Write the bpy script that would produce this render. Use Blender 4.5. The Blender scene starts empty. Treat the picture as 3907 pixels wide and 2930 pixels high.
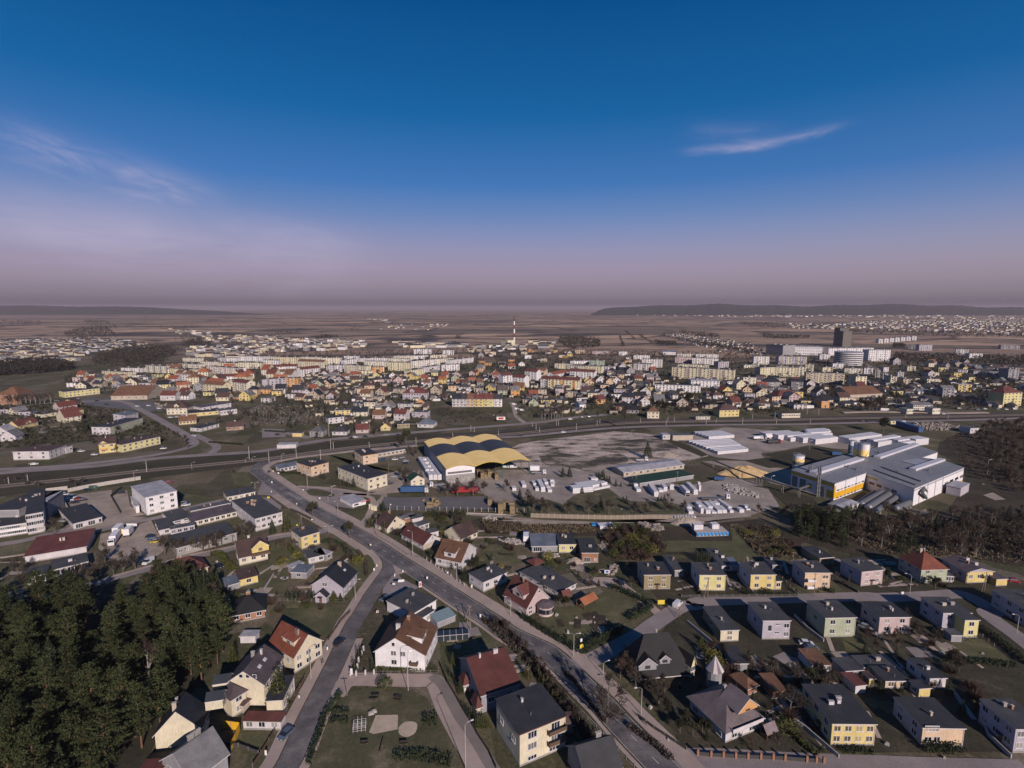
import bpy, math, random
from mathutils import Vector, Matrix
R = math.radians
random.seed(7)
# ------------------------------------------------------------------ camera, sky, sun, exposure
CAM_H = 105.0; FPX = 2050.0; TH = math.atan(290 / 2050)
sc = bpy.context.scene
cd = bpy.data.cameras.new("camera"); cam = bpy.data.objects.new("camera", cd)
sc.collection.objects.link(cam); sc.camera = cam
cam.location = (0, 0, CAM_H); cam.rotation_euler = (math.pi / 2 - TH, 0, 0)
cd.sensor_width = 36; cd.lens = FPX / 3907 * 36; cd.clip_start = 1; cd.clip_end = 120000
SUN_AZ, SUN_EL = R(23.5), R(24.5)          # 23.5 deg to the right of straight behind the camera
world = bpy.data.worlds.new("World"); sc.world = world; world.use_nodes = True
nt = world.node_tree; nt.nodes.clear()
def N(t, **k):
    n = nt.nodes.new(t)
    for a, b in k.items():
        if a.startswith('i_'): n.inputs[a[2:].replace('_', ' ')].default_value = b
        else: setattr(n, a, b)
    return n
def Lk(a, b): nt.links.new(a, b)
def ramp(stops, interp='LINEAR'):
    n = nt.nodes.new('ShaderNodeValToRGB'); n.color_ramp.interpolation = interp
    e = n.color_ramp.elements
    while len(e) < len(stops): e.new(0.5)
    for el, (p, c) in zip(e, stops):
        el.position = p; el.color = tuple(c) + (1,) if len(c) == 3 else c
    return n
sky = N('ShaderNodeTexSky', sky_type='NISHITA', sun_disc=False)
sky.sun_elevation = SUN_EL; sky.sun_rotation = math.pi - SUN_AZ; sky.air_density = 1.0; sky.dust_density = 0.6; sky.ozone_density = 2.0
tc = N('ShaderNodeTexCoord'); sep = N('ShaderNodeSeparateXYZ'); Lk(tc.outputs['Generated'], sep.inputs[0])
TINT = [(0.0, (0.13, 0.11, 0.157)), (0.013, (0.163, 0.137, 0.196)), (0.038, (0.331, 0.265, 0.34)), (0.071, (0.522, 0.436, 0.467)), (0.104, (0.476, 0.476, 0.554)), (0.136, (0.439, 0.477, 0.644)), (0.163, (0.317, 0.444, 0.672)), (0.212, (0.133, 0.382, 0.737)), (0.317, (0.028, 0.376, 0.766)), (0.459, (0.003, 0.323, 0.723)), (0.6, (0.003, 0.323, 0.723))]
rm = ramp(TINT); Lk(sep.outputs['Z'], rm.inputs[0])
OWN = [(0.0, (0.132, 0.112, 0.147)), (0.008, (0.132, 0.112, 0.147)), (0.021, (0.206, 0.175, 0.216)), (0.046, (0.27, 0.223, 0.282)), (0.071, (0.278, 0.241, 0.327)), (0.104, (0.241, 0.241, 0.371)), (0.136, (0.175, 0.22, 0.389)), (0.163, (0.117, 0.194, 0.389)), (0.212, (0.047, 0.147, 0.371)), (0.317, (0.007, 0.099, 0.278)), (0.459, (0.001, 0.062, 0.206)), (0.6, (0.001, 0.056, 0.185))]
ro_ = ramp(OWN); Lk(sep.outputs['Z'], ro_.inputs[0])
mul = N('ShaderNodeMix', data_type='RGBA', blend_type='MULTIPLY'); mul.inputs[0].default_value = 1
cap = N('ShaderNodeMix', data_type='RGBA', blend_type='DARKEN'); cap.inputs[0].default_value = 1; cap.inputs[7].default_value = (5, 5, 7, 1); Lk(sky.outputs[0], cap.inputs[6]); Lk(cap.outputs[2], mul.inputs[6]); Lk(rm.outputs[0], mul.inputs[7])
own = N('ShaderNodeVectorMath', operation='SCALE'); own.inputs['Scale'].default_value = 10; Lk(ro_.outputs[0], own.inputs[0])
sm_ = N('ShaderNodeMix', data_type='RGBA'); sm_.inputs[0].default_value = .85; Lk(mul.outputs[2], sm_.inputs[6]); Lk(own.outputs[0], sm_.inputs[7])
# cirrus wisps: stretched noise inside bands given in azimuth / elevation
def mth(op, a, b=None, c=None):
    n = nt.nodes.new('ShaderNodeMath'); n.operation = op
    for i, v in enumerate((a, b, c)):
        if v is None: continue
        if hasattr(v, 'node'): Lk(v, n.inputs[i])
        else: n.inputs[i].default_value = v
    return n.outputs[0]
az = mth('ARCTAN2', sep.outputs['X'], sep.outputs['Y']); el = mth('ARCSINE', sep.outputs['Z'])
def cirrus(x0, y0, x1, y1, wid, seed, sc_=6.0, p=2.0):
    # a streak from (az,el) x0,y0 to x1,y1 with half width wid (radians)
    dx, dy = x1 - x0, y1 - y0; L = math.hypot(dx, dy); ux, uy = dx / L, dy / L
    ax_ = mth('SUBTRACT', az, x0); ey = mth('SUBTRACT', el, y0)
    u = mth('DIVIDE', mth('ADD', mth('MULTIPLY', ax_, ux), mth('MULTIPLY', ey, uy)), L)
    v = mth('ADD', mth('MULTIPLY', ax_, -uy), mth('MULTIPLY', ey, ux))
    cmb = N('ShaderNodeCombineXYZ'); Lk(mth('MULTIPLY', u, L * sc_), cmb.inputs[0]); Lk(mth('MULTIPLY', v, sc_ * 4), cmb.inputs[1]); cmb.inputs[2].default_value = seed
    nz = N('ShaderNodeTexNoise'); nz.inputs['Scale'].default_value = 1; nz.inputs['Detail'].default_value = 7; nz.inputs['Roughness'].default_value = .62; nz.inputs['Distortion'].default_value = .6
    Lk(cmb.outputs[0], nz.inputs['Vector'])
    bend = mth('MULTIPLY', mth('SUBTRACT', nz.outputs[0], .5), wid * 1.6)
    vv = mth('DIVIDE', mth('ADD', v, bend), wid)
    across = mth('POWER', 2.718, mth('MULTIPLY', mth('MULTIPLY', vv, vv), -1))
    uu = mth('SUBTRACT', mth('MULTIPLY', u, 2), 1)
    along = mth('POWER', 2.718, mth('MULTIPLY', mth('POWER', mth('ABSOLUTE', uu), 4), -1.6))
    nn = mth('POWER', mth('MULTIPLY', nz.outputs[0], 1.5), p)
    return mth('MULTIPLY', mth('MULTIPLY', across, along), nn)
def ae(x, y):   # overview pixel -> azimuth, elevation
    xo = x * 1.76627 - 1953.5; v = y * 1.76627 - 1465
    d = Vector((xo, FPX * math.cos(TH) - v * math.sin(TH), -(FPX * math.sin(TH) + v * math.cos(TH)))).normalized()
    return math.atan2(d.x, d.y), math.asin(d.z)
cl = None
for (a, b, wid, seed, s, p, amt) in [((-60, 270), (470, 430), .026, 3.1, 12, 2.8, .52), ((-120, 465), (800, 565), .045, 8.7, 5, 1.5, .45), ((-200, 400), (420, 520), .045, 4.2, 6, 1.8, .26),
        ((1475, 326), (1680, 312), .006, 5.5, 14, 1.6, .42), ((1600, 318), (1840, 268), .007, 2.5, 16, 2.4, .32), ((1480, 285), (1700, 290), .014, 7.5, 12, 2.4, .20), ((450, 470), (800, 520), .020, 6.1, 9, 2.2, .22)]:
    A, B = ae(*a), ae(*b)
    c = mth('MULTIPLY', cirrus(A[0], A[1], B[0], B[1], wid, seed, s, p), amt)
    cl = c if cl is None else mth('ADD', cl, c)
cl = mth('MINIMUM', mth('MAXIMUM', cl, 0), .8)
mixc = N('ShaderNodeMix', data_type='RGBA'); Lk(cl, mixc.inputs[0]); Lk(sm_.outputs[2], mixc.inputs[6]); mixc.inputs[7].default_value = (4.2, 3.8, 5.2, 1)
bg = N('ShaderNodeBackground'); bg.inputs[1].default_value = 0.10; Lk(mixc.outputs[2], bg.inputs[0])
wo = N('ShaderNodeOutputWorld'); Lk(bg.outputs[0], wo.inputs[0])
sd = bpy.data.lights.new("sun", 'SUN'); so = bpy.data.objects.new("sun", sd); sc.collection.objects.link(so)
sd.energy = 5.0; sd.angle = R(.5); sd.color = (1, .87, .78)
sdir = Vector((math.sin(SUN_AZ) * math.cos(SUN_EL), -math.cos(SUN_AZ) * math.cos(SUN_EL), math.sin(SUN_EL)))
so.rotation_euler = sdir.to_track_quat('Z', 'Y').to_euler(); so.location = (60, -100, 160)
sc.view_settings.view_transform = 'Standard'; sc.view_settings.look = 'None'; sc.view_settings.exposure = .3; sc.view_settings.gamma = 1
# ------------------------------------------------------------------ pixel of a crop -> ground point
CR = {'U': (0, 0, 3907 / 2212), 'F': (0, 0, 1)}
for i, x in enumerate([0, 1000, 2000, 2907]): CR['T%d' % (i + 1)] = (x, 1130, 1000 / 2212); CR['M%d' % (i + 1)] = (x, 1400, 1000 / 2212)
for i, x in enumerate([0, 650, 1300, 1950, 2600, 3207]): CR['N%d' % (i + 1)] = (x, 1800, 700 / 2111); CR['L%d' % (i + 1)] = (x, 2330, 700 / 1936)
CT, ST = math.cos(TH), math.sin(TH)
def ray(c, x, y):
    x0, y0, s = CR[c]; xo = x0 + x * s - 1953.5; v = y0 + y * s - 1465
    return xo, FPX * CT - v * ST, FPX * ST + v * CT
def W(c, x, y, h=0.0):
    a, b, d = ray(c, x, y); k = (CAM_H - h) / d
    return Vector((a * k, b * k, h))
def hgt(c, x, ytop, ybase):       # height of a vertical edge between two pixels
    P = W(c, x, ybase); a, b, d = ray(c, x, ytop); return CAM_H - P.y * d / b
def mpp(P): return P.y / CT / FPX    # metres per source pixel near a point
# ------------------------------------------------------------------ objects, tags
COL = sc.collection
def tag(o, label=None, cat=None, group=None, kind=None):
    if label: o['label'] = label
    if cat: o['category'] = cat
    if group: o['group'] = group
    if kind: o['kind'] = kind
    return o
def empty(name, loc, rz=0, label=None, cat=None, group=None):
    o = bpy.data.objects.new(name, None); COL.objects.link(o); o.location = loc; o.rotation_euler = (0, 0, rz); o.empty_display_size = .5
    return tag(o, label, cat, group)
def link(name, me, parent=None, loc=(0, 0, 0), rz=0):
    o = bpy.data.objects.new(name, me); COL.objects.link(o); o.location = loc; o.rotation_euler = (0, 0, rz)
    if parent: o.parent = parent
    return o
def copy_tree(o, parent=None):
    c = o.copy(); COL.objects.link(c); c.parent = parent
    for ch in KIDS.get(o.name, []) or o.children: copy_tree(ch, c)
    return c
KIDS = {}
# ------------------------------------------------------------------ materials
MATS = {}
def col4(c): return (c[0], c[1], c[2], 1)
def material(key, base, var=.15, scale=.35, rough=.85, bump=0., bscale=8., kind=None, metal=0., spec=.3, c2=None, fine=0.12):
    if key in MATS: return MATS[key]
    global nt
    base = tuple(x * .8 for x in base); c2 = c2 and tuple(x * .8 for x in c2)
    m = bpy.data.materials.new(key); m.use_nodes = True; keep = nt; nt = m.node_tree
    bs = nt.nodes['Principled BSDF']; bs.inputs['Roughness'].default_value = rough; bs.inputs['Metallic'].default_value = metal
    bs.inputs['Specular IOR Level'].default_value = spec
    co = N('ShaderNodeTexCoord')
    n1 = N('ShaderNodeTexNoise', i_Scale=scale, i_Detail=5., i_Roughness=.65); Lk(co.outputs['Object'], n1.inputs['Vector'])
    oi = N('ShaderNodeObjectInfo')
    a = tuple(max(0, x * (1 - var * 1.6)) for x in base); b = tuple(x * (1 + var) for x in (c2 or base))
    r1 = ramp([(.3, a), (.7, b)]); Lk(n1.outputs[0], r1.inputs[0])
    n2 = N('ShaderNodeTexNoise', i_Scale=scale * 14, i_Detail=3., i_Roughness=.7); m9 = N('ShaderNodeMapping'); m9.inputs['Scale'].default_value = (1, 1, .16 if key.startswith('plaster') else 1); Lk(co.outputs['Object'], m9.inputs[0]); Lk(m9.outputs[0], n2.inputs['Vector'])
    r2 = ramp([(.3, (1 - fine * 2,) * 3), (.7, (1 + fine,) * 3)]); Lk(n2.outputs[0], r2.inputs[0])
    mx = N('ShaderNodeMix', data_type='RGBA', blend_type='MULTIPLY'); mx.inputs[0].default_value = 1
    Lk(r1.outputs[0], mx.inputs[6]); Lk(r2.outputs[0], mx.inputs[7]); out = mx.outputs[2]; hsrc = n2.outputs[0]
    if kind in ('tile', 'sheet', 'plank', 'block', 'brick'):
        br = N('ShaderNodeTexBrick')
        sz = {'tile': (.34, .30, .55), 'sheet': (.6, 30, .0), 'plank': (4, .22, .5), 'block': (1.2, .62, .0), 'brick': (.5, .16, .5)}[kind]
        br.inputs['Scale'].default_value = 1; br.inputs['Brick Width'].default_value = sz[0]; br.inputs['Row Height'].default_value = sz[1]; br.offset = sz[2]
        br.inputs['Mortar Size'].default_value = {'tile': .035, 'sheet': .03, 'plank': .02, 'block': .05, 'brick': .015}[kind]
        br.inputs['Color1'].default_value = (1, 1, 1, 1); br.inputs['Color2'].default_value = (.82, .82, .82, 1); br.inputs['Mortar'].default_value = (.35, .35, .35, 1) if kind != 'block' else (.22, .22, .24, 1)
        uvm = co.outputs['UV'] if kind in ('tile', 'sheet', 'block') else None
        if uvm is not None: Lk(uvm, br.inputs['Vector'])
        else:
            mp = N('ShaderNodeMapping'); mp.inputs['Rotation'].default_value = (math.pi / 2, 0, 0); Lk(co.outputs['Object'], mp.inputs[0]); Lk(mp.outputs[0], br.inputs['Vector'])
        m2 = N('ShaderNodeMix', data_type='RGBA', blend_type='MULTIPLY'); m2.inputs[0].default_value = .8
        Lk(out, m2.inputs[6]); Lk(br.outputs[0], m2.inputs[7]); out = m2.outputs[2]; hsrc = br.outputs[0]
    if kind == 'leaf':
        hs = N('ShaderNodeMath', operation='MULTIPLY_ADD'); Lk(oi.outputs['Random'], hs.inputs[0]); hs.inputs[1].default_value = .5; hs.inputs[2].default_value = .75
        m2 = N('ShaderNodeMix', data_type='RGBA', blend_type='MULTIPLY'); m2.inputs[0].default_value = 1
        Lk(out, m2.inputs[6]); Lk(hs.outputs[0], m2.inputs[7]); out = m2.outputs[2]
    if bump:
        bp = N('ShaderNodeBump'); bp.inputs['Strength'].default_value = bump; bp.inputs['Distance'].default_value = .08; Lk(hsrc, bp.inputs['Height']); Lk(bp.outputs[0], bs.inputs['Normal'])
    Lk(out, bs.inputs['Base Color']); nt = keep; MATS[key] = m
    return m
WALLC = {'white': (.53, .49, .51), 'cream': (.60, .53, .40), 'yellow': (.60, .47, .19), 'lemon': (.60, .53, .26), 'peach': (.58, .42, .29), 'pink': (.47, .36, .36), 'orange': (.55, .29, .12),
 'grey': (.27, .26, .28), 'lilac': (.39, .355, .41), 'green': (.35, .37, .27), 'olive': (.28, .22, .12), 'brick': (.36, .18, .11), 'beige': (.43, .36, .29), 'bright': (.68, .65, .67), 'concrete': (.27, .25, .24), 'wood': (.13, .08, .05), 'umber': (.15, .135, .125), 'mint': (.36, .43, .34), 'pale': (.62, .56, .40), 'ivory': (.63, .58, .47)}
ROOFC = {'dark': (.040, .040, .047), 'black': (.018, .018, .022), 'felt': (.065, .064, .070), 'felt2': (.10, .098, .105), 'brown': (.085, .050, .045), 'maroon': (.135, .045, .038), 'red': (.25, .075, .045), 'orangered': (.34, .12, .06), 'mauve': (.11, .085, .095),
         'navy': (.022, .026, .038), 'green': (.018, .05, .033), 'rust': (.17, .085, .05), 'lightgrey': (.36, .35, .39), 'bluegrey': (.13, .15, .19), 'pinkgrey': (.19, .15, .16), 'grey': (.17, .165, .175)}
def wallm(c): return material('plaster ' + c, WALLC.get(c) or ROOFC[c], var=.12, scale=.22, rough=.9, fine=.09, kind='plank' if c == 'wood' else 'brick' if c == 'brick' else None)
def roofm(c, tile=False): return material('roof ' + c + (' tile' if tile else ''), ROOFC[c], var=.20, scale=.25, rough=.75, kind='tile' if tile else None, bump=.35 if tile else 0, fine=.12)
def simple(key, c, rough=.6, metal=0, var=.08, scale=1., spec=.4): return material(key, c, var=var, scale=scale, rough=rough, metal=metal, spec=spec, fine=.04)
GLASS = simple('window glass', (.018, .022, .03), rough=.12, spec=.6, var=.3)
def _curt():
    global nt
    keep = nt; nt = GLASS.node_tree; oi = N('ShaderNodeObjectInfo'); r = ramp([(0, (.012, .015, .022)), (.5, (.035, .038, .045)), (.68, (.11, .105, .11)), (.84, (.24, .22, .20))], 'CONSTANT'); Lk(oi.outputs['Random'], r.inputs[0]); Lk(r.outputs[0], nt.nodes['Principled BSDF'].inputs['Base Color']); nt = keep
_curt()
FRAME = simple('window frame white', (.62, .60, .62)); DARKF = simple('window frame brown', (.10, .06, .04)); TRIM = simple('trim', (.60, .56, .58), rough=.8)
METAL = simple('galvanised metal', (.38, .38, .40), rough=.4, metal=.6); CONC = simple('concrete', (.40, .36, .34), rough=.95, var=.15)
WOODP = simple('weathered pole', (.20, .15, .13), rough=.9); DOORM = simple('door brown', (.13, .075, .05)); GATEM = simple('garage door', (.10, .11, .12))
# ------------------------------------------------------------------ mesh builder
class MB:
    def __init__(s): s.v = []; s.f = []; s.m = []; s.uv = []
    def face(s, pts, m=0, uv=None):
        b = len(s.v); s.v += [tuple(p) for p in pts]; s.f.append(tuple(range(b, b + len(pts)))); s.m.append(m)
        if uv is None:
            p = [Vector(q) for q in pts]; n = (p[1] - p[0]).cross(p[2] - p[0])
            t = Vector((0, 0, 1)).cross(n)
            if t.length < 1e-6: t = Vector((1, 0, 0))
            t.normalize(); bt = n.cross(t).normalized()
            uv = [((q).dot(t), (q).dot(bt)) for q in p]
        s.uv += uv
    def box(s, x0, y0, z0, x1, y1, z1, m=0, top=None, bottom=True):
        a = [(x0, y0, z0), (x1, y0, z0), (x1, y1, z0), (x0, y1, z0), (x0, y0, z1), (x1, y0, z1), (x1, y1, z1), (x0, y1, z1)]
        for i, q in enumerate([(0, 1, 5, 4), (1, 2, 6, 5), (2, 3, 7, 6), (3, 0, 4, 7), (4, 5, 6, 7), (3, 2, 1, 0)]):
            if i == 5 and not bottom: continue
            s.face([a[k] for k in q], top if (i == 4 and top is not None) else m)
    def tube(s, p0, p1, r0, r1=None, n=6, m=0, caps=True):
        p0, p1 = Vector(p0), Vector(p1); r1 = r0 if r1 is None else r1
        d = (p1 - p0).normalized(); a = d.orthogonal().normalized(); b = d.cross(a)
        A = [p0 + (a * math.cos(t) + b * math.sin(t)) * r0 for t in [2 * math.pi * i / n for i in range(n)]]
        B = [p1 + (a * math.cos(t) + b * math.sin(t)) * r1 for t in [2 * math.pi * i / n for i in range(n)]]
        for i in range(n): j = (i + 1) % n; s.face([A[i], A[j], B[j], B[i]], m)
        if caps: s.face(B, m); s.face(A[::-1], m)
    def path(s, pts, r, n=5, m=0):
        for a, b in zip(pts, pts[1:]): s.tube(a, b, r, r, n, m)
    def slab(s, V, F, t, m=0, ms=1):
        V = [Vector(v) for v in V]; ed = {}
        for f in F:
            s.face([V[i] for i in f], m); s.face([V[i] - Vector((0, 0, t)) for i in f][::-1], ms)
            for i in range(len(f)): a, b = f[i], f[(i + 1) % len(f)]; ed[(a, b)] = 1
        for (a, b) in ed:
            if (b, a) in ed: continue
            dz = Vector((0, 0, t)); s.face([V[a] - dz, V[b] - dz, V[b], V[a]], ms)
    def mesh(s, name, mats):
        me = bpy.data.meshes.new(name); me.from_pydata(s.v, [], s.f)
        for m in mats: me.materials.append(m)
        me.polygons.foreach_set('material_index', s.m)
        ul = me.uv_layers.new(name='UVMap'); ul.data.foreach_set('uv', [c for u in s.uv for c in u])
        me.update(); return me
    def build(s, name, mats, parent=None, loc=(0, 0, 0), rz=0):
        if not isinstance(mats, (list, tuple)): mats = [mats]
        return link(name, s.mesh(name, mats), parent, loc, rz)
def smooth(me):
    me.polygons.foreach_set('use_smooth', [True] * len(me.polygons))

# ------------------------------------------------------------------ building kit
WC = {}
FR = {'F': 0, 'R': math.pi / 2, 'B': math.pi, 'L': -math.pi / 2}
def winmesh(w, h, kind):
    k = (round(w, 1), round(h, 1), kind)
    if k in WC: return WC[k]
    w, h, _ = k; g = MB(); g.box(-w / 2, -.03, -h / 2, w / 2, .05, h / 2)
    fr = MB(); t = .09
    for a in ((-w / 2 - t, -h / 2 - t, w / 2 + t, -h / 2), (-w / 2 - t, h / 2, w / 2 + t, h / 2 + t), (-w / 2 - t, -h / 2, -w / 2, h / 2), (w / 2, -h / 2, w / 2 + t, h / 2)):
        fr.box(a[0], -.07, a[1], a[2], .04, a[3])
    nm = max(0, round(w / .8) - 1)
    for i in range(nm):
        x = -w / 2 + (i + 1) * w / (nm + 1); fr.box(x - .05, -.065, -h / 2, x + .05, .04, h / 2)
    si = MB(); si.box(-w / 2 - .15, -.2, -h / 2 - t - .09, w / 2 + .15, .04, -h / 2 - t - .002)
    WC[k] = (g.mesh('window', [GLASS]), fr.mesh('frame', [DARKF if kind == 'b' else FRAME]), si.mesh('sill', [TRIM]))
    return WC[k]
def window(par, face, W_, D_, u, z, w=1.5, h=1.3, kind='n', x=None):
    # u: metres along the face measured from its left end as seen from outside
    pos = {'F': (u, 0), 'R': (W_, u), 'B': (W_ - u, D_), 'L': (0, D_ - u)}[face]
    if kind == 'f':
        k = ('f', round(w, 1), round(h, 1))
        if k not in WC:
            g = MB(); g.box(-w / 2, -.05, -h / 2, w / 2, .05, h / 2); g.box(-w / 2 - .1, -.16, -h / 2 - .14, w / 2 + .1, .05, -h / 2 - .02, 1); WC[k] = g.mesh('window', [GLASS, TRIM])
        return link('window', WC[k], par, (pos[0], pos[1], z), FR[face])
    g, fr, si = winmesh(w, h, kind)
    o = link('window', g, par, (pos[0], pos[1], z), FR[face]); link('frame', fr, o)
    if kind != 'c': link('sill', si, o)
    return o
def wgrid(par, face, W_, D_, cols, rows, h, w=1.5, hh=1.3, kind='n', z0=None, st=None, skip=()):
    L = W_ if face in 'FB' else D_; st = st or h / rows; n = 0
    for r in range(rows):
        for c in range(cols):
            if (c, r) in skip or (cols > 4 and L * (c + 1) < 0): continue
            z = (z0 or 0) + st * (r + .58)
            window(par, face, W_, D_, L * (c + .5) / cols + (0 if cols > 1 else 0), z, w, min(hh, st * .62), kind); n += 1
def roof_geo(m, typ, W_, D_, h, rise, o=.45, t=.22, rf=.5):
    if typ == 'flat':
        m.box(-o * .6, -o * .6, h + .003, W_ + o * .6, D_ + o * .6, h + .26, 1, top=0)
    elif typ in ('gx', 'gy'):
        L, S = (W_, D_) if typ == 'gx' else (D_, W_); k = rise / (S * rf); ez = h - k * o; kb = rise / (S * (1 - rf)); ezb = h - kb * o
        V = [(-o, -o, ez), (L + o, -o, ez), (L + o, S * rf, h + rise), (-o, S * rf, h + rise), (L + o, S + o, ezb), (-o, S + o, ezb)]
        V = [(a, b, c + .24) for a, b, c in V]
        if typ == 'gy': V = [(b, a, c) for a, b, c in V]; F = [(3, 2, 1, 0), (5, 4, 2, 3)]
        else: F = [(0, 1, 2, 3), (3, 2, 4, 5)]
        m.slab(V, F, t)
    elif typ == 'hip':
        S = min(W_, D_); e = S / 2; k = rise / e; ez = h - k * o + .2; hz = h + rise + .2
        if W_ >= D_: r0, r1 = (e, D_ / 2, hz), (W_ - e + .01, D_ / 2, hz)
        else: r0, r1 = (W_ / 2, e, hz), (W_ / 2, D_ - e + .01, hz)
        V = [(-o, -o, ez), (W_ + o, -o, ez), (W_ + o, D_ + o, ez), (-o, D_ + o, ez), r0, r1]
        F = [(0, 1, 5, 4), (1, 2, 5), (2, 3, 4, 5), (3, 0, 4)] if W_ >= D_ else [(0, 1, 4), (1, 2, 5, 4), (2, 3, 5), (3, 0, 4, 5)]
        m.slab(V, F, t)
    elif typ in ('sf', 'sb'):   # shed roof, high at the back / at the front
        a, b = (h, h + rise) if typ == 'sf' else (h + rise, h)
        m.slab([(-o, -o, a + .2), (W_ + o, -o, a + .2), (W_ + o, D_ + o, b + .2), (-o, D_ + o, b + .2)], [(0, 1, 2, 3)], t)
def wall_geo(m, typ, W_, D_, h, rise, plinth=.5, rf=.5):
    m.box(0, 0, 0 if not plinth else plinth, W_, D_, h, 0, bottom=False)
    if plinth: m.box(-.04, -.04, 0, W_ + .04, D_ + .04, plinth, 1)
    if typ == 'gx':
        for x, s in ((0, 1), (W_, -1)):
            p = [(x, 0, h), (x, D_ * rf, h + rise), (x, D_, h)]; m.face(p if s > 0 else p[::-1])
    if typ == 'gy':
        for y, s in ((0, 1), (D_, -1)):
            p = [(0, y, h), (W_, y, h), (W_ * rf, y, h + rise)]; m.face(p if s > 0 else p[::-1])
    if typ in ('sf', 'sb'):
        a, b = (0, rise) if typ == 'sf' else (rise, 0)
        m.face([(0, 0, h), (0, 0, h + a), (0, D_, h + b), (0, D_, h)]); m.face([(W_, 0, h), (W_, D_, h), (W_, D_, h + b), (W_, 0, h + a)])
        if a: m.face([(0, 0, h), (W_, 0, h), (W_, 0, h + a), (0, 0, h + a)])
        if b: m.face([(0, D_, h), (0, D_, h + b), (W_, D_, h + b), (W_, D_, h)])
FOOT = []      # footprints, to keep scattered things out of buildings
def inside_foot(x, y, pad=1.0):
    for (cx, cy, r2, ox, oy, ca, sa, w, d) in FOOT:
        if (x - cx) ** 2 + (y - cy) ** 2 < (r2 + pad) ** 2:
            a = (x - ox) * ca + (y - oy) * sa; b = -(x - ox) * sa + (y - oy) * ca
            if -pad < a < w + pad and -pad < b < d + pad: return True
    return False
def solve(c, A, B, C=None, D=None, h=None, base=None, baseB=None, depth=None):
    if base: h = hgt(c, A[0], A[1], base)
    if baseB: h = hgt(c, B[0], B[1], baseB)
    a, b = W(c, A[0], A[1], h), W(c, B[0], B[1], h); u = (b - a); u.z = 0; w = u.length; u.normalize(); p = Vector((-u.y, u.x, 0)); ds = []
    if C: ds.append((W(c, C[0], C[1], h) - b).dot(p))
    if D: ds.append((W(c, D[0], D[1], h) - a).dot(p))
    d = depth if depth else sum(ds) / len(ds)
    a.z = 0
    return a, math.atan2(u.y, u.x), w, max(d, 2), h
def place(name, label, cat, a, rz, w, d, group=None):
    ca, sa = math.cos(rz), math.sin(rz)
    cx, cy = a.x + ca * w / 2 - sa * d / 2, a.y + sa * w / 2 + ca * d / 2
    FOOT.append((cx, cy, math.hypot(w, d) / 2, a.x, a.y, ca, sa, w, d))
    return empty(name, a, rz, label, cat, group)
def dormer(r, x, y, w, dp, z0, h, wc, rc, kind='gable', face='F', rise=None):
    # a dormer standing on the roof, front centre at x,y, local axes of the house
    rot = FR[face]; m = MB(); m.box(-w / 2, 0, z0, w / 2, dp, z0 + h, 0, bottom=False)
    rise = rise if rise is not None else w * .42
    if kind == 'gable': m.face([(-w / 2, 0, z0 + h), (w / 2, 0, z0 + h), (0, 0, z0 + h + rise)])
    o = m.build('dormer', [wallm(wc)], r, (x, y, 0), rot)
    q = MB()
    if kind == 'gable':
        k = rise / (w / 2); oz = z0 + h - k * .3 + .18
        q.slab([(-w / 2 - .3, -.35, oz), (0, -.35, z0 + h + rise + .18), (0, dp, z0 + h + rise + .18), (-w / 2 - .3, dp, oz), (w / 2 + .3, -.35, oz), (w / 2 + .3, dp, oz)], [(0, 1, 2, 3), (1, 4, 5, 2)], .18)
    else: q.slab([(-w / 2 - .25, -.35, z0 + h), (w / 2 + .25, -.35, z0 + h), (w / 2 + .25, dp, z0 + h + .9), (-w / 2 - .25, dp, z0 + h + .9)], [(0, 1, 2, 3)], .18)
    q.build('dormer_roof', [roofm(rc), TRIM], o)
    g, fr, si = winmesh(min(w * .55, 1.5), min(h * .62, 1.2), 'n')
    wn = link('window', g, o, (0, -.01, z0 + h * .55)); return o
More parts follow.
